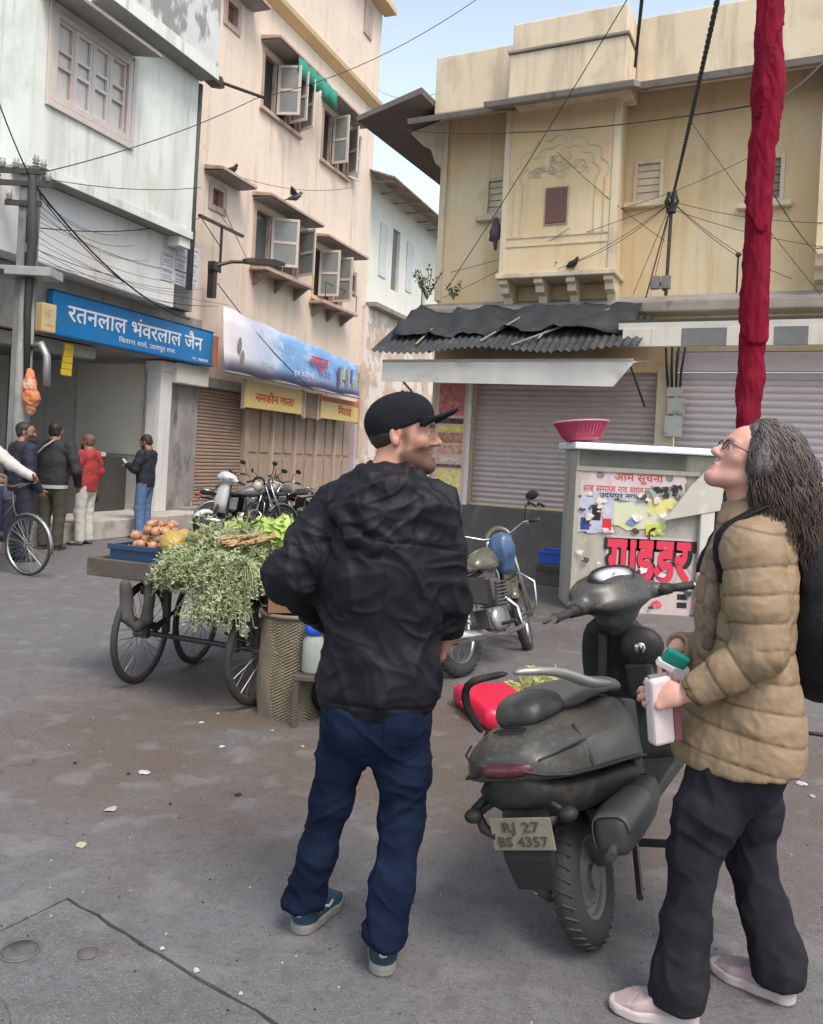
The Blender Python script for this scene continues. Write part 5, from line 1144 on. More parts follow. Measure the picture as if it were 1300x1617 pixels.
# collar and hood lying on the back
nk = mj['nk'] + V3(0, 0, -.032)
for i in range(10):
    a0, a1 = [math.pi * (.0 + 2 * q / 10) for q in (i, i + 1)]
    P_ = lambda a: nk + V3(.082 * math.cos(a) + .012, .066 * math.sin(a) + .0, .012 - .022 * math.sin(a - .3) * 1 + .008 * math.sin(3 * a))
    S.cap(P_(a0), P_(a1), .021, .021, .016)
hb = nk + V3(-.035, -.105, -.075)
S.ell(hb, V3(.115, .050, .085), None, .03); S.ell(hb + V3(.0, -.03, -.045), V3(.075, .035, .055), None, .02)
S.chain([nk + V3(-.105, -.045, -.01), hb + V3(-.110, -.015, -.03), hb + V3(-.06, -.035, -.10), hb + V3(.0, -.04, -.125), hb + V3(.07, -.03, -.075), nk + V3(.10, -.06, -.02)], [.016, .014, .013, .013, .013, .014], .03)
S.chain([nk + V3(-.085, -.06, .02), nk + V3(-.055, -.11, .012), nk + V3(.0, -.125, -.012), nk + V3(.055, -.10, -.012)], [.014, .020, .018, .013], .02)
S.cut(V3(-.04, 0, -1), -(mj['pel'][2] - .035))
def folds(v, d, fa, fl, seed, sharp=1.6):
    """long soft creases running along d: sparse crests with smooth cloth between them"""
    d = nrm(d); n1 = nrm(np.cross(d, V3(.3, 1, .2))); n2 = np.cross(d, n1)
    w = .10 * np.stack([pnoise(v * 5 + seed), pnoise(v * 5 + seed + 7), pnoise(v * 5 + seed + 13)], 1); q = v + w
    n = pnoise(np.stack([q @ n1 * fa, q @ n2 * fa, q @ d * fl], 1) + seed * 3.1)
    return np.clip(1 - 3.2 * np.abs(n), 0, 1) ** sharp
def jdisp(v):
    z = v[:, 2]; rx = v[:, 0] - mj['chest'][0]
    f = .013 * folds(v, V3(.55, .1, -.8), 7, 1.8, 1.) + .012 * folds(v, V3(-.6, .1, -.75), 7, 1.8, 5.) + .008 * folds(v, V3(.2, .1, -1), 12, 3, 9.) + .005 * folds(v, V3(1, .2, -.25), 16, 4, 14.) + .006 * pnoise(v * 3.5)
    wh = np.clip(1 - np.linalg.norm((v - hb - V3(0, 0, -.02)) * np.array([.8, 1, .8]), axis=1) / .15, 0, 1) ** .5
    f = f * (1 - .5 * wh) + wh * (.014 * folds(v, V3(1, .1, -.35), 13, 4, 21.) + .010 * folds(v, V3(.8, .1, .6), 17, 5, 27.))
    dl = np.linalg.norm(v - mj['le'], axis=1); dr = np.linalg.norm(v - mj['re'], axis=1)
    for d, e, s_ in ((dl, 'le', 'ls'), (dr, 're', 'rs')):
        w = np.clip(1 - d / .22, 0, 1); ax = nrm(mj[s_] - mj[e]); f = f + w * .014 * folds(v, np.cross(ax, V3(0, 1, .2)) + ax * .35, 17, 5, 33.)
    ed_ = np.clip((z - (mj['pel'][2] - .03)) / .05, 0, 1); f = f * ed_
    hem = np.clip(1 - np.abs(z - (mj['pel'][2] + .012)) / .012, 0, 1); f = f - .005 * hem
    seam = np.clip(1 - np.abs(rx - .01) / .005, 0, 1) * (v[:, 1] < mj['chest'][1] - .05) * (z < hb[2] - .1); f = f - .003 * seam
    yoke = np.clip(1 - np.abs(z - (mj['chest'][2] + .085 - .25 * np.abs(rx) ** 1.5)) / .005, 0, 1) * (v[:, 1] < mj['chest'][1]); f = f - .003 * yoke
    return f - .009
sdf_obj('jacket', S, .0052, blackfab, man, disp=jdisp, sm=1)
# jeans
S = SDF()
S.chain([mj['pel'] + V3(0, 0, .02), mj['pel'] + V3(0, 0, -.05)], [.155, .158], .04, (V3(0, 1, 0), .74))
S.chain([mj['lh'] + V3(-.012, 0, -.0), mj['lh'] * .5 + mj['lk'] * .5 + V3(-.004, .0, 0), mj['lk'] + V3(0, .0, 0), mj['lk'] * .5 + mj['la'] * .5 + V3(0, -.012, 0), mj['la'] + V3(-.005, -.01, .0), mj['la'] + V3(-.008, -.02, -.03)], [.088, .074, .060, .057, .058, .060], .04)
S.chain([mj['rh'] + V3(.008, 0, -.0), mj['rh'] * .5 + mj['rk'] * .5 + V3(.010, 0, 0), mj['rk'] + V3(0, .01, 0), mj['rk'] * .5 + mj['ra'] * .5 + V3(0, -.012, 0), mj['ra'] + V3(0, -.01, 0), mj['ra'] + V3(.0, -.02, -.035)], [.092, .080, .066, .062, .060, .060], .04)
for k_ in ('lh', 'rh'): S.ell(mj[k_] + V3(.012 if k_ == 'lh' else -.006, -.05, .0), V3(.085, .075, .095), None, .04)
S.cut(V3(0, .0, -1), -.092)
def pocket(v):
    out = np.zeros(len(v))
    for k_, sx in (('lh', -.01), ('rh', .012)):
        x = (v[:, 0] - mj[k_][0] - sx) / .062; z = (v[:, 2] - mj[k_][2] + .03) / .075; d = np.maximum(np.abs(x), np.maximum(z, -z - .25 + .25 * np.abs(x)))
        out += np.where((v[:, 1] < mj['pel'][1] - .03), .0035 * np.clip((1 - d) / .06, 0, 1) - .0025 * np.clip(1 - np.abs(d - 1.02) / .05, 0, 1), 0)
    return out
def ddisp(v):
    z = v[:, 2]; low = np.clip(1 - (z - .05) / .32, 0, 1); kn = np.clip(1 - np.abs(z - .47) / .14, 0, 1)
    return .006 * folds(v, V3(.3, 0, -1), 10, 2.5, 2.) + .006 * folds(v, V3(.9, .3, -.45), 14, 4, 6.) - .004 + .003 * ridge(v * np.array([9, 9, 16])) + low * .014 * ridge(np.stack([v[:, 0] * 5 + 3, v[:, 1] * 5, v[:, 2] * 15 + v[:, 0] * 9], 1)) + kn * .008 * ridge(np.stack([v[:, 0] * 5 + 3, v[:, 1] * 4, v[:, 2] * 17 - v[:, 0] * 11], 1)) - .004 + pocket(v)
def dmask(v): return {'fade': np.clip(.35 + 1.1 * pnoise(v * np.array([9, 9, 5])) + .8 * ridge(v * np.array([9, 9, 16])) * .3, 0, 1) * .6}
je = sdf_obj('jeans', S, .006, denim, man, disp=ddisp, sm=1, masks=dmask)
navyshoe = mat('navy_shoe_mesh', (.010, .018, .034), (.014, .04, .06), scale=9, rough=.75, bump=.3, bscale=300, bdist=.002); greysole = mat('grey_sole', (.22, .22, .205), (.15, .15, .14), scale=20, rough=.7); pale = mat('pale_stripe', (.5, .45, .45), rough=.6)
teal = mat('teal_shoe_mesh', (.012, .055, .09), (.01, .028, .055), scale=9, rough=.75, bump=.3, bscale=300, bdist=.002)
hl = V3(*gnd(467, 1478)); tl = V3(*gnd(548, 1408)); hr = V3(*gnd(603, 1545)); tr_ = hr + .275 * nrm(V3(.02, 1, 0)); tl = hl + .285 * nrm(tl - hl)
shoe(man, tuple(mo(hl)), tuple(mo(tl)), teal, greysole, m_acc=pale); shoe(man, tuple(mo(hr)), tuple(mo(tr_)), navyshoe, greysole, m_acc=pale)

# ======== the woman looking up ========
tan_q = mat('tan_quilted_nylon', (.285, .200, .125), (.235, .165, .10), scale=5, spec=.25, rough=.55, bump=.2, bscale=70, bdist=.003, attrs=[('seam', (.12, .078, .040))])
charc = mat('charcoal_denim', (.0135, .013, .016), (.019, .018, .022), scale=5, spec=.1, rough=.95, bump=.4, bscale=500, bdist=.001, attrs=[('fade', (.028, .027, .034))])
F0 = V3(*gnd(1160, 1590))
wo = thing('person', 'person with long grey wavy hair, tan quilted jacket and charcoal trousers, looking up', 'person', tuple(F0))
fo = lambda p: np.asarray(p, float) - F0
Y1 = 2.47
wj = dict(pel=pix(1166, 1150, Y1), chest=pix(1184, 930, Y1), up=pix(1190, 850, Y1), nk=pix(1186, 792, Y1), hd=pix(1189, 727, Y1),
          ls=pix(1186, 868, Y1 - .15), rs=pix(1186, 862, Y1 + .15), le=pix(1203, 1028, Y1 - .20), lw=pix(1096, 1092, Y1 - .14), re=pix(1150, 1035, Y1 + .22), rw=pix(1074, 1022, Y1 + .10),
          lh=pix(1140, 1215, Y1 - .08), rh=pix(1180, 1215, Y1 + .09), lk=pix(1096, 1350, Y1 - .08), rk=pix(1184, 1345, Y1 + .1), la=pix(1076, 1560, Y1 - .07), ra=pix(1208, 1510, Y1 + .10))
wj = {k: fo(v) for k, v in wj.items()}
h1, t1 = V3(*gnd(1105, 1617)), V3(*gnd(974, 1592)); h2, t2 = V3(*gnd(1258, 1588)), V3(*gnd(1117, 1524))
wj['la'] = fo(h1) + .06 * nrm(t1 - h1) + V3(0, 0, .09); wj['ra'] = fo(h2) + .06 * nrm(t2 - h2) + V3(0, 0, .09)
HB = head_axes(-84, 27, 0)
S = SDF(); W = head(S, wj['hd'], HB, .96, neck_to=wj['nk'] + V3(.02, 0, -.05), thin=.95)
S.chain([wj['nk'] + V3(.02, 0, -.06), wj['chest'], wj['pel']], [.085, .10, .10], .03, (V3(1, 0, 0), .7))
for a, b, c in (('ls', 'le', 'lw'), ('rs', 're', 'rw')): S.chain([wj['nk'] + V3(0, 0, -.08), wj[a], wj[b], wj[c]], [.05, .042, .034, .024], .02)
for a, b, c in (('lh', 'lk', 'la'), ('rh', 'rk', 'ra')): S.chain([wj[a], wj[b], wj[c]], [.07, .05, .026], .03)
hand(S, wj['lw'] + V3(-.03, .01, -.012), nrm(V3(-.9, .35, -.25)), V3(.0, .85, -.5), V3(-.3, .2, 1), .95, (32, 42, 30), thumb=(.7, .5))
hand(S, wj['rw'] + V3(-.02, 0, -.012), nrm(V3(-.55, -.35, -.75)), V3(.5, -.5, -.3), V3(-.2, -.8, .3), .95, (38, 48, 35), thumb=(.8, .5))
sdf_obj('body', S, .0042, [skin_f, eye_w, eye_d], wo, sm=1, masks=head_masks(wj['hd'], HB, .96, beard=False), matf=head_mat(wj['hd'], HB, .96))
# hair: a wavy mass plus loose locks
hcw = wj['hd']; WW = lambda x, y, z: hcw + .96 * (HB[0] * x + HB[1] * y + HB[2] * z)
dn = V3(0, 0, -1.)
S = SDF(); S.ell(WW(0, -.028, .040), V3(.088, .098, .088), HB, .02)
S.ell(WW(0, -.070, -.02), V3(.082, .06, .085), HB, .05)
bk_h = wj['nk'] + V3(.075, 0, .02)
S.chain([WW(0, -.08, .0), bk_h + V3(.01, 0, .03), bk_h + V3(.035, 0, -.05), bk_h + V3(.045, 0, -.125)], [.078, .074, .070, .044], .05, (V3(0, 1, 0), 1.1))
for q in (-1, 1):
    sd_ = V3(0, -q * 1., 0)
    S.chain([WW(q * -.07 * -1, .012, .045), WW(q * .086, -.012, -.02), wj['nk'] + V3(-.0, -q * .080, .02), wj['nk'] + V3(-.015, -q * .088, -.04)], [.016, .020, .026, .016], .03)
    S.chain([WW(q * .08, -.03, .0), wj['nk'] + V3(.04, -q * .085, .0), wj['nk'] + V3(.04, -q * .09, -.06)], [.028, .032, .022], .03)
S.ell(WW(0, .072, -.02), V3(.062, .075, .085), HB, .02, '-')
def hdisp(v):
    st = np.stack([v[:, 0] * 30 + 3 * pnoise(v * 8), v[:, 1] * 30, v[:, 2] * 7], 1)
    st2 = np.stack([v[:, 0] * 62 + 5 * pnoise(v * 9), v[:, 1] * 62, v[:, 2] * 11], 1); return .006 * ridge(st) + .004 * ridge(st2) + .010 * pnoise(np.stack([v[:, 0] * 12, v[:, 1] * 12, v[:, 2] * 16], 1)) + .004 * ridge(st * 2.1)
hairw = mat('grey_brown_hair', (.085, .074, .07), (.045, .036, .034), scale=30, stretch=(1, 1, .3), rough=.5, bump=.5, bscale=120, stains=[((.22, .20, .19), 22, (1, 1, .25), .54, .68, .5)], attrs=[('brown', (.050, .031, .027))])
ho = sdf_obj('hair', S, .005, hairw, wo, disp=hdisp, sm=1, masks=lambda v: {'brown': np.clip((wj['hd'][2] + .03 - v[:, 2]) / .17 + .35 * pnoise(v * np.array([20, 20, 5])), 0, 1) * .9})
hr_ = np.random.default_rng(8); N_ = 7500; SEG = 14
th = hr_.uniform(-math.pi, math.pi, N_); ph = np.arcsin(hr_.uniform(-.15, 1.0, N_))
d_ = np.stack([np.sin(th) * np.cos(ph), -np.cos(th) * np.cos(ph), np.sin(ph)], 1)
ce = WW(0, -.028, .040); AX = .96 * V3(.098, .108, .098)
toW = lambda L: ce + L @ HB; toL = lambda q: (q - ce) @ HB.T
q = toW(d_ * AX * hr_.uniform(.98, 1.06, (N_, 1)))
keep = ((q - WW(0, .052, .0)) @ HB[1]) < 0; q = q[keep]; N_ = len(q)
lift = hr_.uniform(1.0, 1.10, (N_, 1)); vel = (q - ce) * .8 + dn * .08 - HB[1] * .05; vel /= np.linalg.norm(vel, axis=1, keepdims=True)
amp = hr_.uniform(.006, .011, (N_, 1)); fr_ = hr_.uniform(64, 76, (N_, 1)); p0 = 9 * pnoise(q * 13)[:, None] + hr_.uniform(-.5, .5, (N_, 1)); rad_t = hr_.uniform(.085, .150, (N_, 1)); ln = hr_.uniform(.017, .0235, (N_, 1)); sdv = np.stack([pnoise(q * 9 + 3), pnoise(q * 9 + 8), .3 * pnoise(q * 9 + 15)], 1) + .15 * hr_.normal(size=(N_, 3))
P_ = []
for j_ in range(SEG):
    side = np.cross(vel, sdv); side /= np.linalg.norm(side, axis=1, keepdims=True) + 1e-9
    P_.append(q + side * amp * np.sin(fr_ * ln * j_ + p0) * min(1, j_ / 4) + np.cross(vel, side) * amp * .6 * np.cos(fr_ * ln * j_ + p0) * min(1, j_ / 4))
    vel = vel * .78 + dn * .34 + .04 * hr_.normal(size=(N_, 3)); vel /= np.linalg.norm(vel, axis=1, keepdims=True); q = q + vel * ln
    L = toL(q) / (AX * lift); en = np.linalg.norm(L, axis=1, keepdims=True); q = np.where(en < 1.0, toW(L / np.maximum(en, 1e-6) * (AX * lift)), q)
    cz = wj['nk'] + V3(.045, 0, 0); rxy = q - cz; rxy[:, 2] = 0; rl = np.linalg.norm(rxy, axis=1, keepdims=True); low = q[:, 2:3] < wj['hd'][2] - .06
    q = q + np.where(low, rxy / np.maximum(rl, 1e-6) * np.clip(rad_t - rl, -.012, .012) * .5, 0)
    ff = (q - WW(0, .045, 0)) @ HB[1]; q = q - np.where(ff[:, None] > 0, HB[1] * np.minimum(ff[:, None], .012), 0) * (q[:, 2:3] > wj['nk'][2] + .05)
P_ = np.stack(P_, 1); vs, fs = [], []
T = np.gradient(P_, axis=1); T /= np.linalg.norm(T, axis=2, keepdims=True) + 1e-9; B1 = np.cross(T, V3(.3, .9, .2)); B1 /= np.linalg.norm(B1, axis=2, keepdims=True) + 1e-9; B2 = np.cross(T, B1)
wd = (.0014 * np.sin(np.pi * np.clip(.12 + .88 * np.arange(SEG) / (SEG - 1), 0, 1)) + .0004)[None, :, None] * hr_.uniform(.7, 1.5, (N_, 1, 1))
RV = np.stack([P_ + wd * (B1 * math.cos(a_) + B2 * math.sin(a_)) for a_ in (0, 2.094, 4.189)], 2).reshape(-1, 3)
n_, s_, k_ = np.meshgrid(np.arange(N_), np.arange(SEG - 1), np.arange(3), indexing='ij'); base_ = (n_ * SEG + s_) * 3; k2 = (k_ + 1) % 3
FS = np.stack([base_ + k_, base_ + k2, base_ + 3 + k2, base_ + 3 + k_], -1).reshape(-1, 4)
shade = np.repeat(hr_.uniform(-.35, .35, N_), SEG * 3)
hs_m = mat('hair_strands', (.15, .13, .122), (.075, .058, .052), scale=30, rough=.42, bump=0, attrs=[('brown', (.060, .034, .025))])
tag(put('loose_locks', np_mesh('loose_locks', RV, FS, hs_m, {'brown': np.clip((wj['hd'][2] + .11 - RV[:, 2]) / .20 + shade, 0, 1) * .95}), ho), kind='stuff')
# glasses
gl = bpy.data.objects.new('glasses', None)
mb = MB()
for q in (-1, 1):
    ring = [WW(q * .034 + .023 * math.cos(a), .103, -.002 + .017 * math.sin(a)) for a in [i * math.pi / 8 for i in range(17)]]; mb.tube(ring, .0018, 5, caps=False)
    mb.tube([WW(q * .057, .102, .004), WW(q * .074, .06, .004), WW(q * .078, -.01, .0)], .0018, 5)
mb.tube([WW(-.011, .106, .002), WW(.011, .106, .002)], .0018, 5)
glo = obj('glasses', mb, black_print, wo)
# quilted jacket
S = SDF(); sqw = (V3(1, .05, 0), .66)
S.chain([wj['pel'] + V3(.004, 0, -.10), wj['pel'] + V3(.012, 0, .02), wj['chest'] + V3(-.015, 0, -.06), wj['chest'] + V3(-.008, 0, .03), wj['up'] + V3(.012, 0, .0)], [.235, .215, .172, .165, .140], .035, sqw)
S.ell(wj['pel'] + V3(-.06, 0, -.05), V3(.125, .17, .14), None, .05)
S.chain([wj['ls'] + V3(.01, .05, .0), wj['up'] + V3(.02, 0, .05), wj['rs'] + V3(.01, -.05, .0)], [.075, .09, .075], .05)
S.chain([wj['nk'] + V3(.03, -.045, -.02), wj['nk'] + V3(-.035, -.05, -.05), wj['nk'] + V3(-.06, 0, -.075), wj['nk'] + V3(-.035, .05, -.05)], [.028, .026, .026, .026], .02)
arms = []
for s_, e_, w_ in (('ls', 'le', 'lw'), ('rs', 're', 'rw')):
    P = [wj[s_], wj[s_] * .5 + wj[e_] * .5, wj[e_], wj[e_] * .5 + wj[w_] * .5, wj[w_]]; arms.append(P)
    S.chain(P, [.080, .075, .062, .050, .041], .025)
    d_ = nrm(wj[w_] - wj[e_]); S.cap(wj[w_] + d_ * .005, wj[w_] + d_ * .05, .034, .036, .006, op='-')
S.cut(V3(.10, 0, -1), -(wj['pel'][2] - .075))
def arm_par(v, P):
    best = np.full(len(v), 9.); sp = np.zeros(len(v)); acc = 0
    for a, b in zip(P, P[1:]):
        ba = b - a; L = np.linalg.norm(ba); t = np.clip(((v - a) @ ba) / (L * L), 0, 1); d = np.linalg.norm(v - a - t[:, None] * ba, axis=1); m = d < best; best[m] = d[m]; sp[m] = acc + t[m] * L; acc += L
    return best, sp
def quilt(v):
    ph = (wj['nk'][2] - v[:, 2] - .12 * (v[:, 0] - wj['chest'][0]) + .014 * pnoise(v * 5)) / .082
    inarm = np.zeros(len(v), bool)
    for P in arms:
        d, sp = arm_par(v, P); m = d < .100 - .14 * (sp - .2).clip(0, .25); zz = (v[:, 2] < P[0][2] + .03)
        m &= zz; ph = np.where(m, (sp + .010 * pnoise(v * 7)) / .074 + .3, ph); inarm |= m
    return np.abs(np.sin(math.pi * ph)), inarm
def qdisp(v):
    a, _ = quilt(v)
    return .0085 * (a ** .38) - .009 + .005 * ridge(np.stack([v[:, 0] * 22, v[:, 1] * 22, v[:, 2] * 9], 1)) * (1 - a * .5) + .005 * ridge(v * np.array([8, 8, 13])) + .0025 * ridge(v * 34)
def qmask(v): a, _ = quilt(v); return {'seam': np.clip(1 - a / .22, 0, 1)}
jk = sdf_obj('jacket', S, .0052, tan_q, wo, disp=qdisp, sm=1, masks=qmask)
scarf = mat('brown_patterned_scarf', (.12, .085, .06), (.22, .16, .11), scale=40, rough=.9, amt=.2)
S = SDF(); S.chain([wj['nk'] + V3(-.06, -.03, -.06), wj['nk'] + V3(-.115, -.045, -.16), wj['chest'] + V3(-.135, -.07, -.04), wj['chest'] + V3(-.14, -.06, -.16)], [.022, .020, .022, .016], .02)
sdf_obj('scarf', S, .006, scarf, wo, disp=lambda v: .006 * ridge(v * np.array([24, 24, 9])))
# trousers, flared
S = SDF()
S.chain([wj['pel'] + V3(0, 0, -.02), wj['pel'] + V3(0, 0, -.09)], [.15, .155], .04, (V3(1, 0, 0), .85))
S.chain([wj['lh'] + V3(.0, 0, -.02), wj['lh'] * .5 + wj['lk'] * .5, wj['lk'], wj['lk'] * .5 + wj['la'] * .5, wj['la'] + V3(-.004, 0, .03), wj['la'] + V3(-.006, 0, -.05)], [.092, .080, .064, .062, .074, .078], .03)
S.chain([wj['rh'] + V3(.0, 0, -.02), wj['rh'] * .5 + wj['rk'] * .5, wj['rk'], wj['rk'] * .5 + wj['ra'] * .5, wj['ra'] + V3(.0, 0, .03), wj['ra'] + V3(.004, 0, -.05)], [.092, .082, .066, .064, .074, .078], .03)
S.cut(V3(0, 0, -1), -.055)
def tdisp(v):
    kn = np.clip(1 - np.abs(v[:, 2] - .58) / .14, 0, 1)
    return .006 * folds(v, V3(.2, 0, -1), 11, 2.5, 3.) + .004 * folds(v, V3(.8, .3, -.5), 13, 4, 8.) + .002 * ridge(np.stack([v[:, 0] * 8, v[:, 1] * 8, v[:, 2] * 14 + v[:, 0] * 10], 1)) + kn * .011 * ridge(np.stack([v[:, 0] * 4, v[:, 1] * 4, v[:, 2] * 16 + v[:, 0] * 8], 1)) + .003 * ridge(v * np.array([14, 14, 6])) - .003
sdf_obj('trousers', S, .0062, charc, wo, disp=tdisp, sm=1, masks=lambda v: {'fade': np.clip(.3 + .9 * ridge(np.stack([v[:, 0] * 7, v[:, 1] * 7, v[:, 2] * 9], 1)) * .5 + pnoise(v * 14), 0, 1) * .7})
mauve = mat('mauve_shoe_suede', (.40, .30, .30), (.33, .25, .25), scale=12, rough=.8, bump=.3, bscale=300, bdist=.002); msole = mat('mauve_sole', (.50, .42, .42), (.4, .34, .34), scale=20)
h1, t1 = V3(*gnd(1105, 1617)), V3(*gnd(974, 1592)); h2, t2 = V3(*gnd(1258, 1588)), V3(*gnd(1117, 1524))
t1 = h1 + .262 * nrm(t1 - h1); t2 = h2 + .27 * nrm(t2 - h2)
shoe(wo, tuple(fo(h1)), tuple(fo(t1)), mauve, msole, w=.044, h=.10); shoe(wo, tuple(fo(h2)), tuple(fo(t2)), mauve, msole, w=.044, h=.10)
# backpack (rests on her back: a thing of its own)
bpb = wj['chest'] + F0
BP = thing('backpack', 'plain black backpack worn by the person in the tan jacket', 'backpack', tuple(bpb))
S = SDF(); S.chain([V3(.225, .03, -.20), V3(.225, .03, -.10), V3(.205, .03, .05), V3(.185, .03, .12)], [.125, .14, .12, .08], .05, (V3(0, 1, 0), 1.25))
bpm = mat('black_pack_nylon', (.007, .007, .009), (.011, .011, .014), scale=8, spec=.2, rough=.65, bump=.3, bscale=120)
sdf_obj('pack', S, .008, bpm, BP, disp=lambda v: .007 * ridge(v * np.array([9, 9, 6])) + .004 * pnoise(v * 18))
S = SDF(); S.chain([V3(.34, .03, -.20), V3(.345, .03, -.06)], [.05, .055], .05, (V3(0, 1, 0), 2.0)); sdf_obj('front_pocket', S, .008, bpm, BP, disp=lambda v: .005 * ridge(v * 9))
from mathutils.bvhtree import BVHTree
jv = [Vector(v_.co) + Vector(F0) - Vector(bpb) for v_ in jk.data.vertices]; bvh = BVHTree.FromPolygons(jv, [tuple(p_.vertices) for p_ in jk.data.polygons])
for q in (-1, 1):
    pts = []
    for a_ in range(5, 176, 10):
        dr_ = Vector((math.cos(R_(a_)), 0, math.sin(R_(a_)))); y_ = q * (.095 + .02 * math.sin(R_(a_)))
        hit = bvh.ray_cast(Vector((0, y_, .02)) + dr_ * .6, -dr_)
        if hit[0] is not None: pts.append(hit[0] + dr_ * .004)
    if len(pts) > 3: obj('strap', MB().tube(pts, .024, 8, sq=.3), bpm, BP, smooth=True)
# what she holds
HP = wj['lw'] + F0
pu = thing('purse', 'pink and white purse held upright in the hands of the person in tan', 'purse', tuple(HP + V3(-.085, .05, -.02)), rot=(0, R_(-8), R_(20)))
obj('body', MB().box(-.035, .035, -.022, .022, -.15, .045), mat('pink_white_leather', (.60, .46, .47), (.66, .60, .60), scale=14, rough=.45), pu, bevel=.01)
obj('side_panel', MB().box(.036, .062, -.02, .02, -.15, .03), mat('maroon_leather', (.20, .05, .07), (.28, .1, .11), scale=12, rough=.45), pu, bevel=.006)
obj('zip', MB().box(-.03, .03, -.006, .006, .046, .052), galv, pu)
bo = thing('green_pouch', 'small teal green pouch with white edge held in the hands', 'pouch', tuple(HP + V3(-.035, .07, .075)), rot=(R_(20), R_(25), 0))
obj('body', MB().box(-.035, .04, -.012, .012, -.02, .022), mat('teal_green_cloth', (.0, .22, .17), (.0, .17, .13), scale=20, rough=.5), bo, bevel=.008)
obj('flap', MB().box(-.04, .015, -.014, .010, -.042, -.021), whitewood, bo, bevel=.004)
# ================= WHEELS AND VEHICLES =================
chrome = mat('chrome', (.55, .55, .55), rough=.18, metal=1., bump=0, amt=.1)
rimsteel = mat('rim_steel', (.35, .35, .34), (.25, .24, .22), scale=12, rough=.35, metal=.8, bump=0)
blackpl = mat('black_plastic', (.014, .014, .014), (.026, .025, .023), scale=7, spec=.3, rough=.55, bump=.15, bscale=200, stains=[((.16, .14, .12), 5, (1, 1, 1), .54, .78, .5)])
dustgrey = mat('dusty_grey_paint', (.030, .031, .029), (.046, .045, .041), scale=3, rough=.38, spec=.35, coat=.15, bump=.06, bscale=200, stains=[((.15, .14, .118), 2.2, (1, 1, 1), .40, .80, .45), ((.19, .175, .15), 60, (1, 1, 1), .54, .70, .35)])
seatm = mat('seat_vinyl', (.02, .02, .021), (.05, .048, .045), scale=4, rough=.4, bump=.2, bscale=250, stains=[((.16, .15, .14), 4, (1, 1, 1), .52, .72, .5)])
tl_red = mat('tail_light_red', (.085, .010, .018), (.05, .01, .015), scale=7, rough=.25, bump=0, stains=[((.11, .095, .085), 6, (1, 1, 1), .42, .64, .7)])
engm = mat('engine_alloy', (.16, .155, .15), (.08, .075, .07), scale=9, rough=.5, metal=.5, stains=[((.05, .04, .03), 7, (1, 1, 1), .52, .7, .7)])
def wheel(par, c, R, tw, m_rim=rimsteel, spokes=0, rim_in=.62, rz=0., name='wheel', hub_r=.04, tread=True, disc=False):
    """wheel in the x-z plane about y"""
    w = MB(); k = 12
    prof = [(R - tw * .55 + tw * .55 * math.cos(a), tw * .5 * math.sin(a)) for a in [math.pi * (-.75 + 1.5 * i / k) for i in range(k + 1)]]
    w.lathe(prof, 40, axis='y'); o = obj(name, w, black_rub, par, smooth=True, loc=c, rot=(0, 0, rz))
    if tread:
        t = MB()
        for i in range(34):
            q = 2 * math.pi * i / 34
            for s_ in (-1, 1):
                p = [((R + .001 - .10 * tw * abs(y) / (tw * .4)) * math.cos(q + s_ * y * 2.2), y, (R + .001 - .10 * tw * abs(y) / (tw * .4)) * math.sin(q + s_ * y * 2.2)) for y in (0, s_ * tw * .2, s_ * tw * .38)]
                t.tube(p, tw * .045, 4)
        tag(obj('tread', t, black_rub, o), kind='stuff')
    r = MB(); ri = R - tw * 1.05
    r.lathe([(ri + tw * .2, -tw * .36), (ri + tw * .05, -tw * .36), (ri - .008, -tw * .15), (ri - .008, tw * .15), (ri + tw * .05, tw * .36), (ri + tw * .2, tw * .36)], 36, axis='y')
    obj('rim', r, m_rim, o, smooth=True)
    if disc:
        d = MB(); d.lathe([(0, -.03), (.05, -.03), (.06, -.02), (ri - .02, -.012), (ri, -.02)], 30, axis='y'); d.lathe([(0, .03), (.05, .03), (.06, .02), (ri - .02, .012), (ri, .02)], 30, axis='y')
        for i in range(9): q = i * 2 * math.pi / 9; d.ball((math.cos(q) * ri * .72, -.014, math.sin(q) * ri * .72), (.012, .004, .012), 8, 5)
        obj('wheel_disc', d, m_rim, o, smooth=True)
    if spokes:
        sp = MB()
        for i in range(spokes):
            q = 2 * math.pi * i / spokes; s_ = 1 if i % 2 else -1; q2 = q + (.5 if (i // 2) % 2 else -.5)
            sp.tube([(hub_r * math.cos(q2), s_ * .025, hub_r * math.sin(q2)), (ri * math.cos(q), 0, ri * math.sin(q))], .0022 if R < .34 else .0022, 4, caps=False)
        tag(obj('spokes', sp, rimsteel, o), kind='stuff')
    obj('hub', MB().tube([(0, -.045, 0), (0, .045, 0)], hub_r, 14), m_rim, o, smooth=False)
    return o
def body_loft(secs, M=None):
    """secs: (x, half widths and heights [(y,z)...] for y>=0 bottom centre to top centre), mirrored"""
    rings = []
    for x, half in secs:
        r = [(x, y, z) for y, z in half] + [(x, -y, z) for y, z in reversed(half) if y > 1e-6]
        rings.append(r)
    return MB().loft(rings)
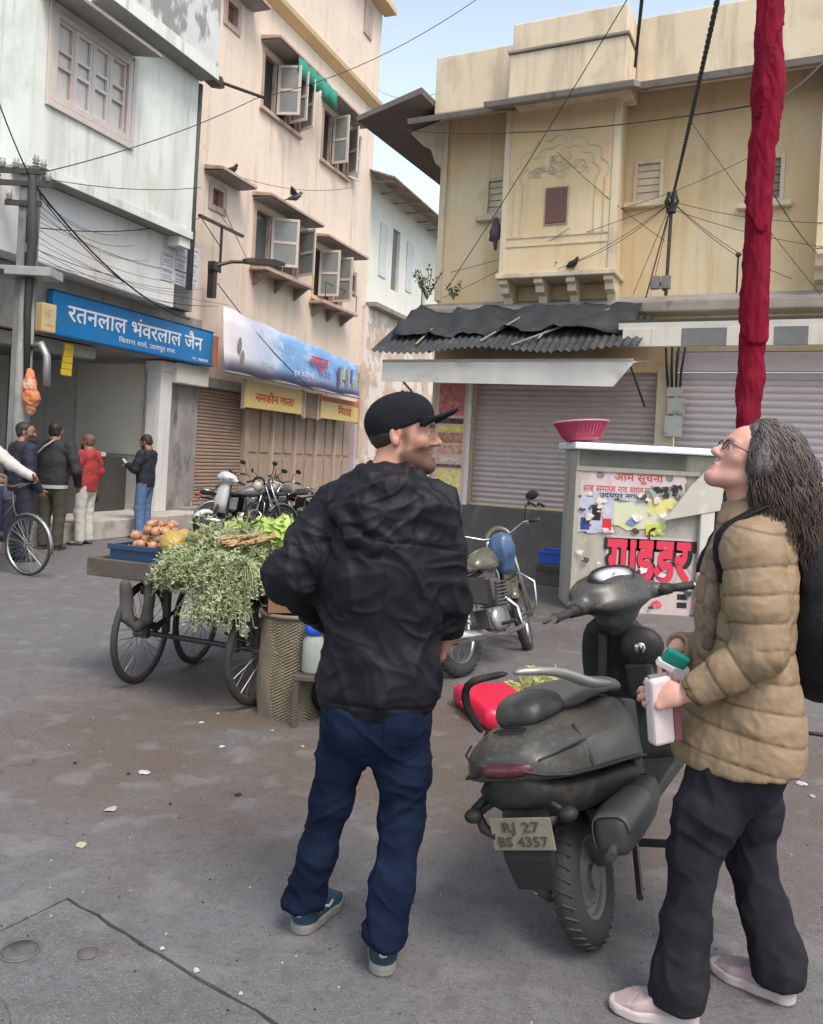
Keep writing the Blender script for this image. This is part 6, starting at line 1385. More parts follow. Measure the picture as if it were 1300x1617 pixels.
def build_scooter(label, loc, az, lean, steer, paint, group=None, detail=True, dark_m=blackpl):
    t = thing('scooter', label, 'scooter', loc, group=group, rot=(-R_(lean), 0, R_(90 - az)))
    P = lambda n, mb, m, par=t, **k: obj(n, mb, m, par, **k)
    wheel(t, (0, 0, .215), .215, .095, mat('wheel_paint_grey', (.11, .11, .105), (.2, .19, .17), scale=7, rough=.5, metal=.3), disc=True, name='rear_wheel')
    up = [(-.455, .06, .045, .690, .730), (-.435, .118, .08, .672, .758), (-.37, .168, .10, .652, .785), (-.25, .212, .112, .632, .795), (-.08, .228, .122, .602, .788), (.12, .228, .13, .562, .770), (.3, .205, .132, .515, .748), (.42, .168, .125, .475, .715), (.48, .12, .10, .46, .69)]
    secs = [(x, [(0, zc - .012), (wm * .93, zc - .010), (wm, zc + .004), (wm * .985, zc + .022), (wm * .80 + wt * .26, zc + (z1 - zc) * .58), (wt, z1 - .018), (wt * .8, z1), (0, z1)]) for x, wm, wt, zc, z1 in up]
    bp_ = P('body_panel', body_loft(secs), paint, subsurf=2, auto=38)
    sk = [(x + (.02 if x < -.3 else 0), [(0, zc - .15 + .05 * (x < -.3)), (wm * .62, zc - .14 + .05 * (x < -.3)), (wm * .86, zc - .07), (wm * .93, zc - .008), (0, zc - .008)]) for x, wm, wt, zc, z1 in up]
    P('lower_skirt', body_loft(sk), dark_m, smooth=True, subsurf=1)
    for s_ in (-1, 1):
        P('belt_trim', MB().tube([(x, s_ * (wm + .003), zc + .006) for x, wm, wt, zc, z1 in up], .0055, 5), dark_m, bp_)
        P('panel_groove', MB().tube([(x, s_ * (wm * .80 + wt * .26 - .002), zc + (z1 - zc) * .58) for x, wm, wt, zc, z1 in up[1:4]], .004, 5), black_print, bp_)
        P('panel_seam', MB().tube([(-.255, s_ * .212, .640), (-.235, s_ * .196, .69), (-.20, s_ * .150, .765)], .0045, 5), black_print, bp_)
    # tail light wraps round the rear tip
    rg = []
    for i in range(13):
        a = math.pi * (i / 12 - .5); y = .118 * math.sin(a); x = -.462 + .06 * (1 - math.cos(a)) + .02 * abs(math.sin(a)) ** 3; rg.append([(x, y, .680), (x - .010, y * 1.03, .693), (x - .006, y, .712), (x + .012, y * .96, .720), (x + .03, y * .9, .69)])
    P('tail_light', MB().loft(rg), tl_red, smooth=True)
    if detail:
        for k_ in (0, 1): P('vent', MB().box(-.37 + .02 * k_, -.362 + .02 * k_, -.05, .05, .788, .794), black_print, bp_)
        P('chrome_badge', MB().box(-.335, -.325, -.03, .03, .790, .797), chrome, bp_)
    # seat in two pads
    def pad(secs): return body_loft([(x, [(0, z0), (w * .92, z0 + .004), (w, z0 + (z1 - z0) * .45), (w * .86, z1 - .012), (w * .5, z1), (0, z1 + .004)]) for x, w, z0, z1 in secs])
    P('pillion_pad', pad([(-.30, .05, .785, .83), (-.29, .08, .783, .855), (-.22, .10, .78, .872), (-.12, .105, .775, .87), (-.06, .09, .772, .845)]), seatm, smooth=True, subsurf=1)
    P('seat', pad([(-.10, .11, .775, .83), (-.02, .138, .77, .85), (.13, .142, .765, .845), (.3, .14, .748, .815), (.48, .12, .715, .785), (.6, .085, .685, .75), (.64, .05, .68, .72)]), mat('grey_seat_vinyl', (.06, .058, .056), (.09, .086, .08), scale=4, rough=.6, bump=.2, bscale=250) if detail else seatm, smooth=True, subsurf=1)
    gr = [(.22, -.165, .80), (.06, -.180, .83), (-.08, -.175, .865), (-.20, -.155, .925), (-.30, -.11, .955), (-.355, -.04, .965)]
    P('grab_rail', MB().tube(gr, [.012, .023, .026, .022, .018, .015], 9, sq=.75), mat('silver_rail', (.42, .42, .40), (.3, .29, .27), scale=6, rough=.35, metal=.5), smooth=True, subsurf=1)
    gl_ = [(-.355, -.04, .965), (-.375, .06, .962), (-.37, .11, .948), (-.355, .135, .905), (-.335, .135, .84), (-.30, .12, .775)]
    P('grab_rail', MB().tube(gl_, [.015, .016, .018, .018, .016, .013], 9, sq=.8), dark_m, smooth=True, subsurf=1)
    # plate bracket, mud flap, indicators
    br = P('rear_mudguard', MB().loft([[(x, -w, z), (x, w, z), (x + .03, w, z + .008), (x + .03, -w, z + .008)] for x, w, z in ((-.30, .07, .62), (-.36, .075, .56), (-.40, .08, .47), (-.40, .08, .42), (-.385, .06, .33))]), dark_m, bevel=.006)
    npm = mat('number_plate', (.15, .138, .10), (.21, .19, .145), scale=9, rough=.5, stains=[((.14, .12, .09), 7, (1, 1, 1), .5, .68, .7)])
    pl = P('number_plate', MB().box(-.412, -.406, -.10, .10, .455, .55), npm, bevel=.004)
    if detail:
        text('RJ 27', .042, mat('worn_ink', (.05, .047, .035), bump=0), pl, 'plate_lettering', (-.4145, 0, .522), rot=(R_(90), 0, R_(-90)), width=.12)
        text('BS 4357', .042, mat('worn_ink', (.13, .12, .09)), pl, 'plate_lettering', (-.4145, 0, .480), rot=(R_(90), 0, R_(-90)), width=.16)
    for s_ in (-1, 1): P('indicator', MB().ball((-.40, s_ * .155, .555), (.03, .03, .022), 10, 7).tube([(-.36, s_ * .06, .60), (-.39, s_ * .14, .558)], .010, 6), dark_m, smooth=True)
    P('indicator_arm', MB().tube([(-.33, .10, .61), (-.37, .16, .565), (-.385, .135, .51), (-.40, .085, .495)], .017, 7), dark_m, smooth=True)
    # engine, muffler
    P('engine_case', MB().loft([[(x, y + .03 * math.cos(a) * 1.2, z + r * math.sin(a)) for a in [i * math.pi / 5 for i in range(10)]] for x, y, z, r in ((-.09, .12, .24, .06), (-.02, .13, .23, .10), (.2, .13, .25, .10), (.42, .11, .28, .08))]), engm, smooth=True)
    P('swing_block', MB().box(.05, .45, -.09, .07, .22, .42), engm, bevel=.02)
    sgp = lambda v_: math.copysign(abs(v_) ** .6, v_)
    def mring(x, r, y=-.185, z=.40): return [(x, y + r * .95 * sgp(math.cos(a)), z + r * sgp(math.sin(a))) for a in [i * math.pi / 8 for i in range(16)]]
    mu = P('muffler', MB().loft([mring(-.17, .03), mring(-.168, .05), mring(-.15, .060), mring(.0, .066), mring(.18, .064), mring(.30, .05)]), mat('muffler_black', (.035, .035, .034), (.07, .065, .06), scale=8, rough=.55), smooth=True)
    P('muffler_cover', MB().loft([[(x, -.185 + (r * .95 + .008) * sgp(math.cos(a)), .40 + (r + .008) * sgp(math.sin(a))) for a in [math.pi * (-.12 + 1.1 * i / 12) for i in range(13)]] for x, r in ((-.16, .056), (-.13, .063), (-.08, .067), (.08, .067), (.12, .062))], caps=False, closed=False), mat('cover_grey', (.10, .10, .095), (.16, .155, .14), scale=6, rough=.5), mu, smooth=True, solid=.004)
    P('tail_pipe', MB().tube([(-.16, -.185, .37), (-.20, -.185, .36)], .016, 10), engm, mu)
    P('exhaust_pipe', MB().tube([(.28, -.17, .34), (.36, -.10, .22), (.42, -.03, .22)], .018, 8), engm, smooth=True)
    P('centre_stand', MB().tube([(.30, -.10, .2), (.10, -.15, .13), (.06, -.16, .125)], .012, 6), iron); P('side_stand', MB().tube([(.30, .10, .2), (.34, .17, .06), (.36, .20, -.02)], .011, 6), iron)
    P('footpeg', MB().tube([(.20, -.15, .25), (.20, -.27, .245)], .014, 7), black_rub)
    # floorboard and leg shield
    P('floorboard', MB().prism([(.44, .30), (.98, .285), (.98, .34), (.86, .345), (.5, .345), (.44, .42)], -.17, .17, 'y'), dark_m, bevel=.012)
    P('under_seat_panel', MB().prism([(.40, .33), (.50, .35), (.60, .66), (.45, .70)], -.13, .13, 'y'), dark_m, bevel=.015)
    ls = [(.96, .19, .30), (1.00, .205, .45), (1.02, .205, .62), (1.0, .19, .78), (.955, .14, .92), (.935, .08, .97)]
    P('leg_shield', MB().loft([[(x - .02, 0, z), (x - .012, w * .6, z), (x + .01, w * .95, z), (x + .03, w, z), (x + .05, w * .8, z), (x + .09, 0, z), (x + .05, -w * .8, z), (x + .03, -w, z), (x + .01, -w * .95, z), (x - .012, -w * .6, z)] for x, w, z in ls]), dark_m, smooth=True, subsurf=1)
    P('front_panel', MB().loft([[(x + .052, w * .82, z), (x + .095, w * .3, z), (x + .102, 0, z), (x + .095, -w * .3, z), (x + .052, -w * .82, z), (x + .04, -w * .6, z), (x + .04, w * .6, z)] for x, w, z in ls[1:]]), paint, smooth=True)
    P('glove_box', MB().box(.925, .985, -.15, -.03, .60, .76), dark_m, bevel=.02)
    kn = P('key_knob', MB().lathe([(0, -.02), (.022, -.02), (.026, -.012), (.026, .0)], 18, Matrix.Translation((.925, -.125, .82)) @ Matrix.Rotation(R_(90), 4, 'Y'), cap=False), chrome, smooth=True)
    P('key_slot', MB().box(.899, .9045, -.128, -.122, .812, .828), black_print, kn)
    P('hook_lump', MB().ball((.955, -.12, .82), (.05, .10, .085), 12, 8), dark_m, smooth=True)
    # steering: headset, bars, front wheel
    hs = bpy.data.objects.new('handlebar_cowl', None)
    sx = Matrix.Translation((.98, 0, 0)) @ Matrix.Rotation(R_(steer), 4, 'Z') @ Matrix.Translation((-.98, 0, 0))
    Q = lambda x, y, z: V3(*(sx @ Vector((x, y, z))))
    A = np.array([[math.cos(R_(steer)), math.sin(R_(steer)), 0], [-math.sin(R_(steer)), math.cos(R_(steer)), 0], [0, 0, 1.]])
    tilt = R_(-28); At = np.array([A[0] * math.cos(tilt) - A[2] * math.sin(tilt) * -1 * -1, A[1], A[2] * math.cos(tilt) + A[0] * math.sin(tilt)])
    S = SDF(); S.ell(Q(.95, 0, 1.055), V3(.115, .205, .072), A, .03); S.ell(Q(1.02, 0, 1.04), V3(.10, .15, .09), A, .03); S.ell(Q(.87, 0, 1.0), V3(.06, .165, .045), A, .05); S.ell(Q(.92, 0, .95), V3(.06, .11, .07), A, .05)
    S.cap(Q(.95, -.12, 1.02), Q(.90, -.235, 1.01), .048, .034, .03); S.cap(Q(.95, .12, 1.02), Q(.90, .235, 1.01), .048, .034, .03)
    S.cap(Q(.96, 0, 1.0), Q(.95, 0, .90), .075, .055, .03)
    cw = sdf_obj('handlebar_cowl', S, .0065, paint, t, sm=2)
    sp_ = MB(); n_ = 20; c0 = Q(.890, 0, 1.118); ux = nrm(A[0] * .74 + V3(0, 0, 1) * .67); uy = A[1]; un = np.cross(ux, uy)
    ring = lambda k_, h: [tuple(c0 + ux * (.058 * k_ * math.cos(a)) + uy * (.112 * k_ * math.sin(a)) * (1 + .12 * math.cos(a)) + un * h) for a in [2 * math.pi * i / n_ for i in range(n_)]]
    P('speedometer_bezel', MB().loft([ring(1.12, -.035), ring(1.1, .0), ring(1.0, .004), ring(.98, -.004)], caps=False), dark_m, cw, smooth=True)
    P('speedometer', MB().loft([ring(1.0, -.004), ring(.5, .002), ring(.05, .003)]), mat('meter_lens', (.42, .43, .44), (.5, .5, .5), scale=6, rough=.12, bump=0), cw, smooth=True)
    P('meter_face', MB().box(-.02, .02, -.002, .0, -.002, .002), black_print, cw, loc=tuple(c0 + un * .006))
    for s_ in (-1, 1):
        g0, g1, g2 = Q(.90, s_ * .225, 1.01), Q(.868, s_ * .29, 1.005), Q(.84, s_ * .385, 1.0)
        P('grip', MB().tube([g1 * .9 + g0 * .1, g1 * .5 + g2 * .5, g2, g2 + (g2 - g1) * .04], [.019, .018, .019, .022], 12), black_rub, smooth=True)
        P('bar_end', MB().tube([g2 + (g2 - g1) * .04, g2 + (g2 - g1) * .12], .016, 10), chrome)
        P('switch_block', MB().tube([g0, g1], [.032, .024], 10), dark_m, smooth=True)
        P('brake_lever', MB().tube([Q(.93, s_ * .25, 1.005), Q(.93, s_ * .31, 1.0), Q(.895, s_ * .41, .985)], [.008, .008, .006], 6), iron, smooth=True)
    fw = wheel(t, tuple(Q(1.24, 0, .215)), .215, .09, mat('wheel_paint_grey', (.1, .1, .1)), disc=True, name='front_wheel', rz=R_(steer), tread=False)
    P('fork', MB().tube([Q(.97, .06, .9), Q(1.2, .07, .25)], .02, 7).tube([Q(.97, -.06, .9), Q(1.2, -.07, .25)], .02, 7), iron)
    fd = MB(); rr = []
    for i in range(9):
        a = R_(20 + 140 * i / 8); c, s2 = math.cos(a), math.sin(a)
        rr.append([tuple(Q(1.24 + (.245 + h) * c, y, .215 + (.245 + h) * s2)) for y, h in ((-.075, -.05), (-.065, -.005), (0, .01), (.065, -.005), (.075, -.05))])
    fd.loft(rr, caps=False, closed=False); P('front_fender', fd, paint, smooth=True, solid=.004)
    P('headlight', MB().ball(tuple(Q(1.11, 0, 1.02)), (.03, .075, .05), 12, 8), mat('lamp_lens', (.6, .6, .58), rough=.1, bump=0), cw, smooth=True)
    for o_ in t.children:
        if o_.name.split('.')[0] in ('leg_shield', 'front_panel', 'glove_box', 'key_knob', 'hook_lump', 'handlebar_cowl', 'grip', 'bar_end', 'switch_block', 'brake_lever', 'front_wheel', 'fork', 'front_fender', 'key_slot'): o_.location.x -= .08; o_.location.z += .025 * (o_.name.split('.')[0] in ('handlebar_cowl', 'grip', 'bar_end', 'switch_block', 'brake_lever'))
    return t
Rs = gnd(940, 1485)
build_scooter('dusty dark grey scooter seen from behind, leaning on its side stand', (.705, 2.755, 0), 29, 15.5, 56, dustgrey)

def build_motorcycle(label, loc, az, lean, steer, tank_m, side_m, group=None, front=True):
    t = thing('motorcycle', label, 'motorcycle', loc, group=group, rot=(-R_(lean), 0, R_(90 - az)))
    P = lambda n, mb, m, par=t, **k: obj(n, mb, m, par, **k)
    wheel(t, (0, 0, .31), .31, .10, rimsteel, spokes=36, name='rear_wheel', hub_r=.08)
    sx = Matrix.Translation((.95, 0, 0)) @ Matrix.Rotation(R_(steer), 4, 'Z') @ Matrix.Translation((-.95, 0, 0))
    Q = lambda x, y, z: tuple(sx @ Vector((x, y, z)))
    wheel(t, Q(1.24, 0, .30), .30, .08, chrome, spokes=36, name='front_wheel', hub_r=.06, rz=R_(steer), tread=False)
    def guard(cx, R, a0, a1, w, m, f=lambda *a: a):
        rr = []
        for i in range(12):
            a = R_(a0 + (a1 - a0) * i / 11); rr.append([f(cx + (R + h) * math.cos(a), y, .30 + (R + h) * math.sin(a)) for y, h in ((-w, -.03), (-w * .8, -.002), (0, .012), (w * .8, -.002), (w, -.03))])
        return MB().loft(rr, caps=False, closed=False)
    P('rear_mudguard', guard(0, .335, 35, 190, .062, None), mat('grey_blue_steel', (.16, .17, .20), (.26, .26, .28), scale=6, rough=.3, metal=.6), smooth=True, solid=.003)
    P('front_mudguard', guard(1.24, .335, 10, 150, .06, None, Q), tank_m, smooth=True, solid=.003)
    for s_ in (-1, 1):
        P('fork_leg', MB().tube([Q(.93, s_ * .09, .98), Q(1.06, s_ * .09, .66), Q(1.24, s_ * .085, .30)], [.022, .020, .026], 8), chrome, smooth=True)
        P('shock_absorber', MB().tube([(.02, s_ * .12, .31), (.14, s_ * .13, .64)], .014, 7), chrome)
        cs = MB(); cs.tube([(.02 + .12 * i / 60 * 1., s_ * .12 + .034 * math.cos(i * .9), .35 + .27 * i / 60 + .01 * math.sin(i * .9)) for i in range(61)], .006, 5); P('spring', cs, rimsteel, smooth=True)
        P('footpeg', MB().tube([(.48, s_ * .1, .30), (.48, s_ * .27, .30)], .015, 7), black_rub)
        P('indicator', MB().tube([(-.22, s_ * .06, .70), (-.23, s_ * .15, .70)], .008, 6).ball((-.24, s_ * .17, .70), (.028, .024, .02), 10, 7), mat('amber_lens', (.5, .1, .03), rough=.2, bump=0), smooth=True)
    P('frame', MB().tube([(.9, 0, .85), (.55, 0, .72), (.12, .09, .66), (-.2, .09, .70)], .016, 7).tube([(.9, 0, .80), (.80, 0, .4), (.70, .0, .24), (.35, 0, .24), (.25, 0, .5)], .018, 7).tube([(.25, .06, .34), (0, .07, .30)], .018, 7).tube([(.25, -.06, .34), (0, -.07, .30)], .018, 7), black_print)
    e = P('engine_block', MB().box(.40, .70, -.10, .10, .26, .44), engm, bevel=.03)
    for i in range(7): P('cooling_fin', MB().box(.555 + .012 * i, .73 + .012 * i, -.085, .085, .45 + .028 * i, .462 + .028 * i), engm, e)
    P('cylinder', MB().box(.57, .71, -.06, .06, .44, .66), engm, e)
    for s_ in (-1, 1): P('crank_cover', MB().lathe([(0, .04), (.07, .038), (.095, .02), (.10, 0)], 20, Matrix.Translation((.5, s_ * .10, .34)) @ Matrix.Rotation(R_(-90 * s_), 4, 'X')), mat('silver_cover', (.35, .35, .34), (.22, .22, .21), scale=9, rough=.4, metal=.7), e, smooth=True)
    P('exhaust', MB().tube([(.70, -.05, .52), (.82, -.10, .40), (.76, -.14, .24), (.45, -.15, .22), (.2, -.16, .25), (.12, -.165, .26), (-.32, -.175, .30)], [.02, .02, .02, .02, .022, .042, .046], 12), chrome, smooth=True)
    tk = [(.40, .07, .74, .80), (.46, .10, .73, .86), (.58, .125, .71, .91), (.74, .13, .71, .93), (.86, .09, .76, .91), (.90, .05, .80, .87)]
    P('fuel_tank', body_loft([(x, [(0, z0 + .02), (w * .8, z0), (w, z0 + (z1 - z0) * .4), (w * .85, z0 + (z1 - z0) * .8), (w * .4, z1), (0, z1 + .004)]) for x, w, z0, z1 in tk]), tank_m, smooth=True, subsurf=1)
    st = [(-.24, .06, .73, .80), (-.18, .11, .73, .83), (.05, .125, .72, .825), (.28, .12, .71, .80), (.42, .09, .72, .80), (.46, .06, .74, .79)]
    P('seat', body_loft([(x, [(0, z0), (w, z0 + .01), (w, z0 + (z1 - z0) * .6), (w * .8, z1 - .005), (0, z1)]) for x, w, z0, z1 in st]), seatm, smooth=True, subsurf=1)
    for s_ in (-1, 1): P('side_panel', MB().prism([(.12, .50), (.38, .46), (.42, .68), (.05, .70)], s_ * .10, s_ * .125, 'y'), side_m, bevel=.01)
    P('tail_light', MB().ball((-.29, 0, .74), (.035, .07, .035), 12, 8), mat('tail_red', (.45, .03, .03), rough=.2, bump=0), smooth=True)
    P('grab_rail', MB().tube([(.05, -.14, .76), (-.22, -.12, .82), (-.30, 0, .83), (-.22, .12, .82), (.05, .14, .76)], .011, 8), chrome, smooth=True)
    P('number_plate', MB().box(-.385, -.38, -.10, .10, .52, .60), white_print, bevel=.003)
    hb_ = P('handlebar', MB().tube([Q(.76, .36, 1.04), Q(.86, .26, 1.06), Q(.92, .12, 1.00), Q(.93, 0, .98), Q(.92, -.12, 1.00), Q(.86, -.26, 1.06), Q(.76, -.36, 1.04)], .012, 8), chrome, smooth=True)
    for s_ in (-1, 1):
        P('grip', MB().tube([Q(.81, s_ * .31, 1.05), Q(.74, s_ * .39, 1.035)], .019, 10), black_rub, hb_, smooth=True)
        P('mirror', MB().tube([Q(.86, s_ * .26, 1.06), Q(.88, s_ * .30, 1.18), Q(.84, s_ * .36, 1.24)], .006, 6).ball(Q(.84, s_ * .38, 1.26), (.018, .065, .04), 12, 7), black_print, hb_, smooth=True)
        P('lever', MB().tube([Q(.89, s_ * .24, 1.05), Q(.86, s_ * .38, 1.03)], .006, 6), chrome, hb_)
    P('headlight', MB().ball(Q(1.06, 0, .92), (.08, .095, .09), 14, 10), mat('headlight_glass', (.5, .48, .4), rough=.1, bump=0), smooth=True)
    P('headlight_cowl', MB().loft([[Q(.99 + .02 * math.sin(a), (.10 + .02 * k_) * math.cos(a), .93 + .05 * k_ + .12 * math.sin(a)) for a in [i * math.pi / 8 for i in range(9)]] for k_ in (0, 1)], caps=False, closed=False), tank_m, smooth=True, solid=.006)
    P('side_stand', MB().tube([(.42, .10, .25), (.36, .24, .055)], .012, 6), iron)
    P('leg_guard', MB().tube([(.80, .05, .62), (.82, .20, .66), (.84, .30, .56), (.82, .28, .36), (.78, .06, .30)], .012, 8).tube([(.80, -.05, .62), (.82, -.20, .66), (.84, -.30, .56), (.82, -.28, .36), (.78, -.06, .30)], .012, 8), chrome, smooth=True)
    return t
goldm = mat('gold_grey_tank', (.075, .068, .045), (.11, .10, .075), scale=5, rough=.2, coat=.4, bump=0)
mbk = gnd(732, 1068)
mt1 = build_motorcycle('black motorcycle with gold tank and chrome bars parked beyond the man and the red box', mbk, 37, 20, 25, goldm, blackpl)
# blue rain cover folded over its handlebar
bc = thing('blue_cover', 'crumpled blue plastic cover draped over the motorcycle handlebar', 'cover', tuple(Vector(at(792, 868, 6.75))))
S = SDF(); S.ell(V3(0, 0, .0), V3(.10, .09, .13)); S.ell(V3(.03, .02, -.10), V3(.07, .06, .09), None, .04)
sdf_obj('sheet', S, .008, mat('blue_sheet', (.03, .07, .16), (.07, .12, .22), scale=7, rough=.35), bc, disp=lambda v: .02 * ridge(v * np.array([12, 12, 5])))

# bikes parked by the peach shop
wpaint = mat('white_scooter_paint', (.62, .62, .62), (.5, .5, .5), scale=5, rough=.25, coat=.4, bump=0)
greyp = mat('grey_bike_paint', (.10, .105, .12), (.16, .16, .17), scale=5, rough=.3, bump=0)
def lfp(u, Y): d = ray(u, 800); return (d[0] * Y, Y, 0)
G = 'two-wheelers parked by the closed brown shop'
build_scooter('white scooter parked facing out before the brown shutters', lfp(392, 15.2), 205, 10, -25, wpaint, G, detail=False)
build_motorcycle('dark grey motorcycle leaning nearest the grimy wall, left of the white scooter', lfp(338, 14.2), 70, 12, 20, greyp, greyp, G)
build_motorcycle('black motorcycle parked right of the white scooter', lfp(436, 15.6), 200, 10, 20, blackpl, greyp, G)
build_motorcycle('grey motorcycle at the far end of the parked row', lfp(470, 16.3), 205, 10, -20, greyp, blackpl, G)

# ---- bicycle at the left edge ----
def build_bicycle(label, loc, az, steer=0.):
    t = thing('bicycle', label, 'bicycle', loc, rot=(R_(2), 0, R_(90 - az)))
    P = lambda n, mb, m, par=t, **k: obj(n, mb, m, par, **k)
    bl = mat('bicycle_black', (.02, .02, .022), (.05, .045, .04), scale=9, rough=.4, bump=0)
    for n, c in (('rear_wheel', (0, 0, .345)), ('front_wheel', (1.12, 0, .345))): wheel(t, c, .345, .036, chrome, spokes=32, hub_r=.022, name=n, tread=False)
    P('frame', MB().tube([(0, .03, .345), (.42, .03, .30), (.30, 0, .80), (0, .03, .345)], .013, 7).tube([(.42, 0, .30), (.88, 0, .78)], .016, 7).tube([(.33, 0, .77), (.87, 0, .86)], .014, 7).tube([(.86, 0, .95), (.90, 0, .72), (1.02, .04, .5), (1.12, .04, .345)], .015, 7), bl, smooth=True)
    P('saddle', body_loft([(.12, [(0, .90), (.10, .91), (.10, .94), (0, .96)]), (.28, [(0, .90), (.07, .91), (.07, .94), (0, .96)]), (.40, [(0, .91), (.025, .92), (.025, .94), (0, .95)])]), seatm, smooth=True, subsurf=1)
    P('handlebar', MB().tube([(.66, .28, .96), (.84, .26, 1.02), (.88, .1, 1.02), (.87, 0, 1.0), (.88, -.1, 1.02), (.84, -.26, 1.02), (.66, -.28, .96)], .012, 7), chrome, smooth=True)
    for c, a0, a1 in ((0, 20, 190), (1.12, -10, 150)):
        rr = []
        for i in range(12): a = R_(a0 + (a1 - a0) * i / 11); rr.append([(c + (.37 + h) * math.cos(a), y, .345 + (.37 + h) * math.sin(a)) for y, h in ((-.028, -.012), (0, .004), (.028, -.012))])
        P('mudguard', MB().loft(rr, caps=False, closed=False), rimsteel, smooth=True, solid=.002)
    P('chain_case', MB().tube([(0, -.05, .345), (.42, -.05, .30)], .045, 8, sq=.25), bl, smooth=True)
    P('pedal', MB().tube([(.42, -.05, .30), (.52, -.09, .17)], .010, 6).box(.48, .57, -.18, -.09, .155, .175), iron)
    return t
bw = gnd(43, 909)
aB = 112
bdir = Vector((math.sin(R_(aB)), math.cos(R_(aB)), 0)); brear = Vector(bw) - bdir * 1.12
build_bicycle('black roadster bicycle entering at the left edge of the street', tuple(brear), aB)

# ---- background people ----
def bg_person(label, loc, az, H=1.68, top=(.02, .02, .025), trous=(.05, .05, .05), hair=(.015, .012, .01), skin=None, arms=None, legs=((0, 0), (0, 0)), head_az=0., head_pitch=0., coat_len=.0, wide=1., shoe_c=(.05, .045, .04), seated=False, extra=None, group='people at the shop across the street', belt=None, white_cap=None):
    t = thing('person', label, 'person', loc, R_(-az), group)
    k = H / 1.70; s = lambda *p: V3(*p) * k
    pel, chest, up, nk, hd = s(0, 0, .92), s(0, .01, 1.18), s(0, 0, 1.33), s(0, -.01, 1.44), s(0, .03, 1.575)
    ls, rs = s(-.18 * wide, 0, 1.37), s(.18 * wide, 0, 1.37)
    a = arms or ((s(-.25, -.03, 1.10), s(-.22, .12, .88)), (s(.25, -.03, 1.10), s(.22, .12, .88)))
    (le, lw), (re, rw) = a
    hips = [s(-.09, 0, .90), s(.09, 0, .90)]
    if seated: kn = [hips[0] + s(-.02, .38, -.12), hips[1] + s(.02, .42, -.02)]; an = [kn[0] + s(0, -.06, -.42), kn[1] + s(0, .0, -.42)]
    else: kn = [s(-.10 + legs[0][0] * .5, .03 + legs[0][1] * .5, .50), s(.10 + legs[1][0] * .5, .03 + legs[1][1] * .5, .50)]; an = [s(-.10 + legs[0][0], legs[0][1], .09), s(.10 + legs[1][0], legs[1][1], .09)]
    A = head_axes(head_az, head_pitch)
    S = SDF(); head(S, hd, A, .98 * k, neck_to=nk + s(0, 0, -.05)); S.chain([nk, chest, pel], [.08, .09, .09], .03)
    for x, e, w in ((ls, le, lw), (rs, re, rw)): S.chain([x, e, w], [.04, .035, .026], .02); d = nrm(w - e); hand(S, w, d, nrm(V3(-x[0] * 2, .4, -.3)), V3(0, 1, .3), k, (25, 30, 20))
    for h_, kk, aa in zip(hips, kn, an): S.chain([h_, kk, aa, aa + s(0, 0, -.04)], [.06, .045, .035, .035], .02)
    skm = skin or skin_b
    sdf_obj('body', S, .0085, [skm, eye_w, eye_d], t, masks=head_masks(hd, A, .98 * k), matf=head_mat(hd, A, .98 * k))
    S = SDF(); HL = lambda x, y, z: hd + .98 * k * (A[0] * x + A[1] * y + A[2] * z)
    S.ell(HL(0, -.025, .045), s(.084, .100, .082), A, .02); S.ell(HL(0, -.06, -.02), s(.075, .05, .06), A, .03); S.ell(HL(0, .085, -.02), s(.065, .07, .075), A, .015, '-')
    hm = mat('hair_%d' % int(hair[0] * 1000), hair, tuple(min(1, c * 1.7) for c in hair), scale=50, rough=.6)
    sdf_obj('hair', S, .009, hm, t, disp=lambda v: .005 * pnoise(v * 60))
    S = SDF(); sq = (V3(0, 1, 0), .72)
    S.chain([pel + s(0, 0, -.06 - coat_len), pel + s(0, 0, .05), chest, up], [.165 * wide, .165 * wide, .175 * wide, .14 * wide], .05, sq); S.chain([ls * .95, nk + s(0, -.01, -.06), rs * .95], [.075, .085, .075], .04)
    for x, e, w in ((ls, le, lw), (rs, re, rw)): S.chain([x, x * .5 + e * .5, e, w], [.078, .07, .062, .045], .03)
    S.chain([nk + s(-.06, 0, -.02), nk + s(0, .05, -.03), nk + s(.06, 0, -.02), nk + s(0, -.055, .0), nk + s(-.06, 0, -.02)], [.022] * 5, .02)
    S.cut(V3(0, 0, -1), -(pel[2] - .07 * k - coat_len))
    tm = mat('cloth_%s' % ''.join('%02x' % int(c * 255) for c in top), top, tuple(c * .75 for c in top), scale=5, rough=.8, bump=.2, bscale=80)
    sdf_obj('jacket', S, .0095, tm, t, disp=lambda v: .010 * ridge(v * np.array([6, 6, 5]) + 3) + .006 * ridge(v * np.array([10, 10, 15])) - .004)
    S = SDF(); S.chain([pel + s(0, 0, .03), pel + s(0, 0, -.04)], [.145 * wide, .15 * wide], .03, sq)
    for h_, kk, aa in zip(hips, kn, an): S.chain([h_, kk, aa + s(0, 0, -.0)], [.095 * wide, .078, .072], .03)
    S.cut(V3(0, 0, -1), -.05)
    bm_ = mat('trouser_%s' % ''.join('%02x' % int(c * 255) for c in trous), trous, tuple(c * .75 for c in trous), scale=5, rough=.85, bump=.2, bscale=80)
    sdf_obj('trousers', S, .0095, bm_, t, disp=lambda v: .008 * ridge(v * np.array([8, 8, 5])) + .005 * ridge(v * np.array([9, 9, 14])) - .004)
    if belt: obj('shirt_hem', MB().lathe([(.168 * wide * k, 0), (.172 * wide * k, .05)], 24, Matrix.Translation(tuple(pel + s(0, 0, -.10))) @ Matrix.Diagonal((1, .76, 1, 1))), belt, t, smooth=True)
    sm_ = mat('shoe_%d' % int(shoe_c[0] * 1000), shoe_c, scale=10, rough=.6)
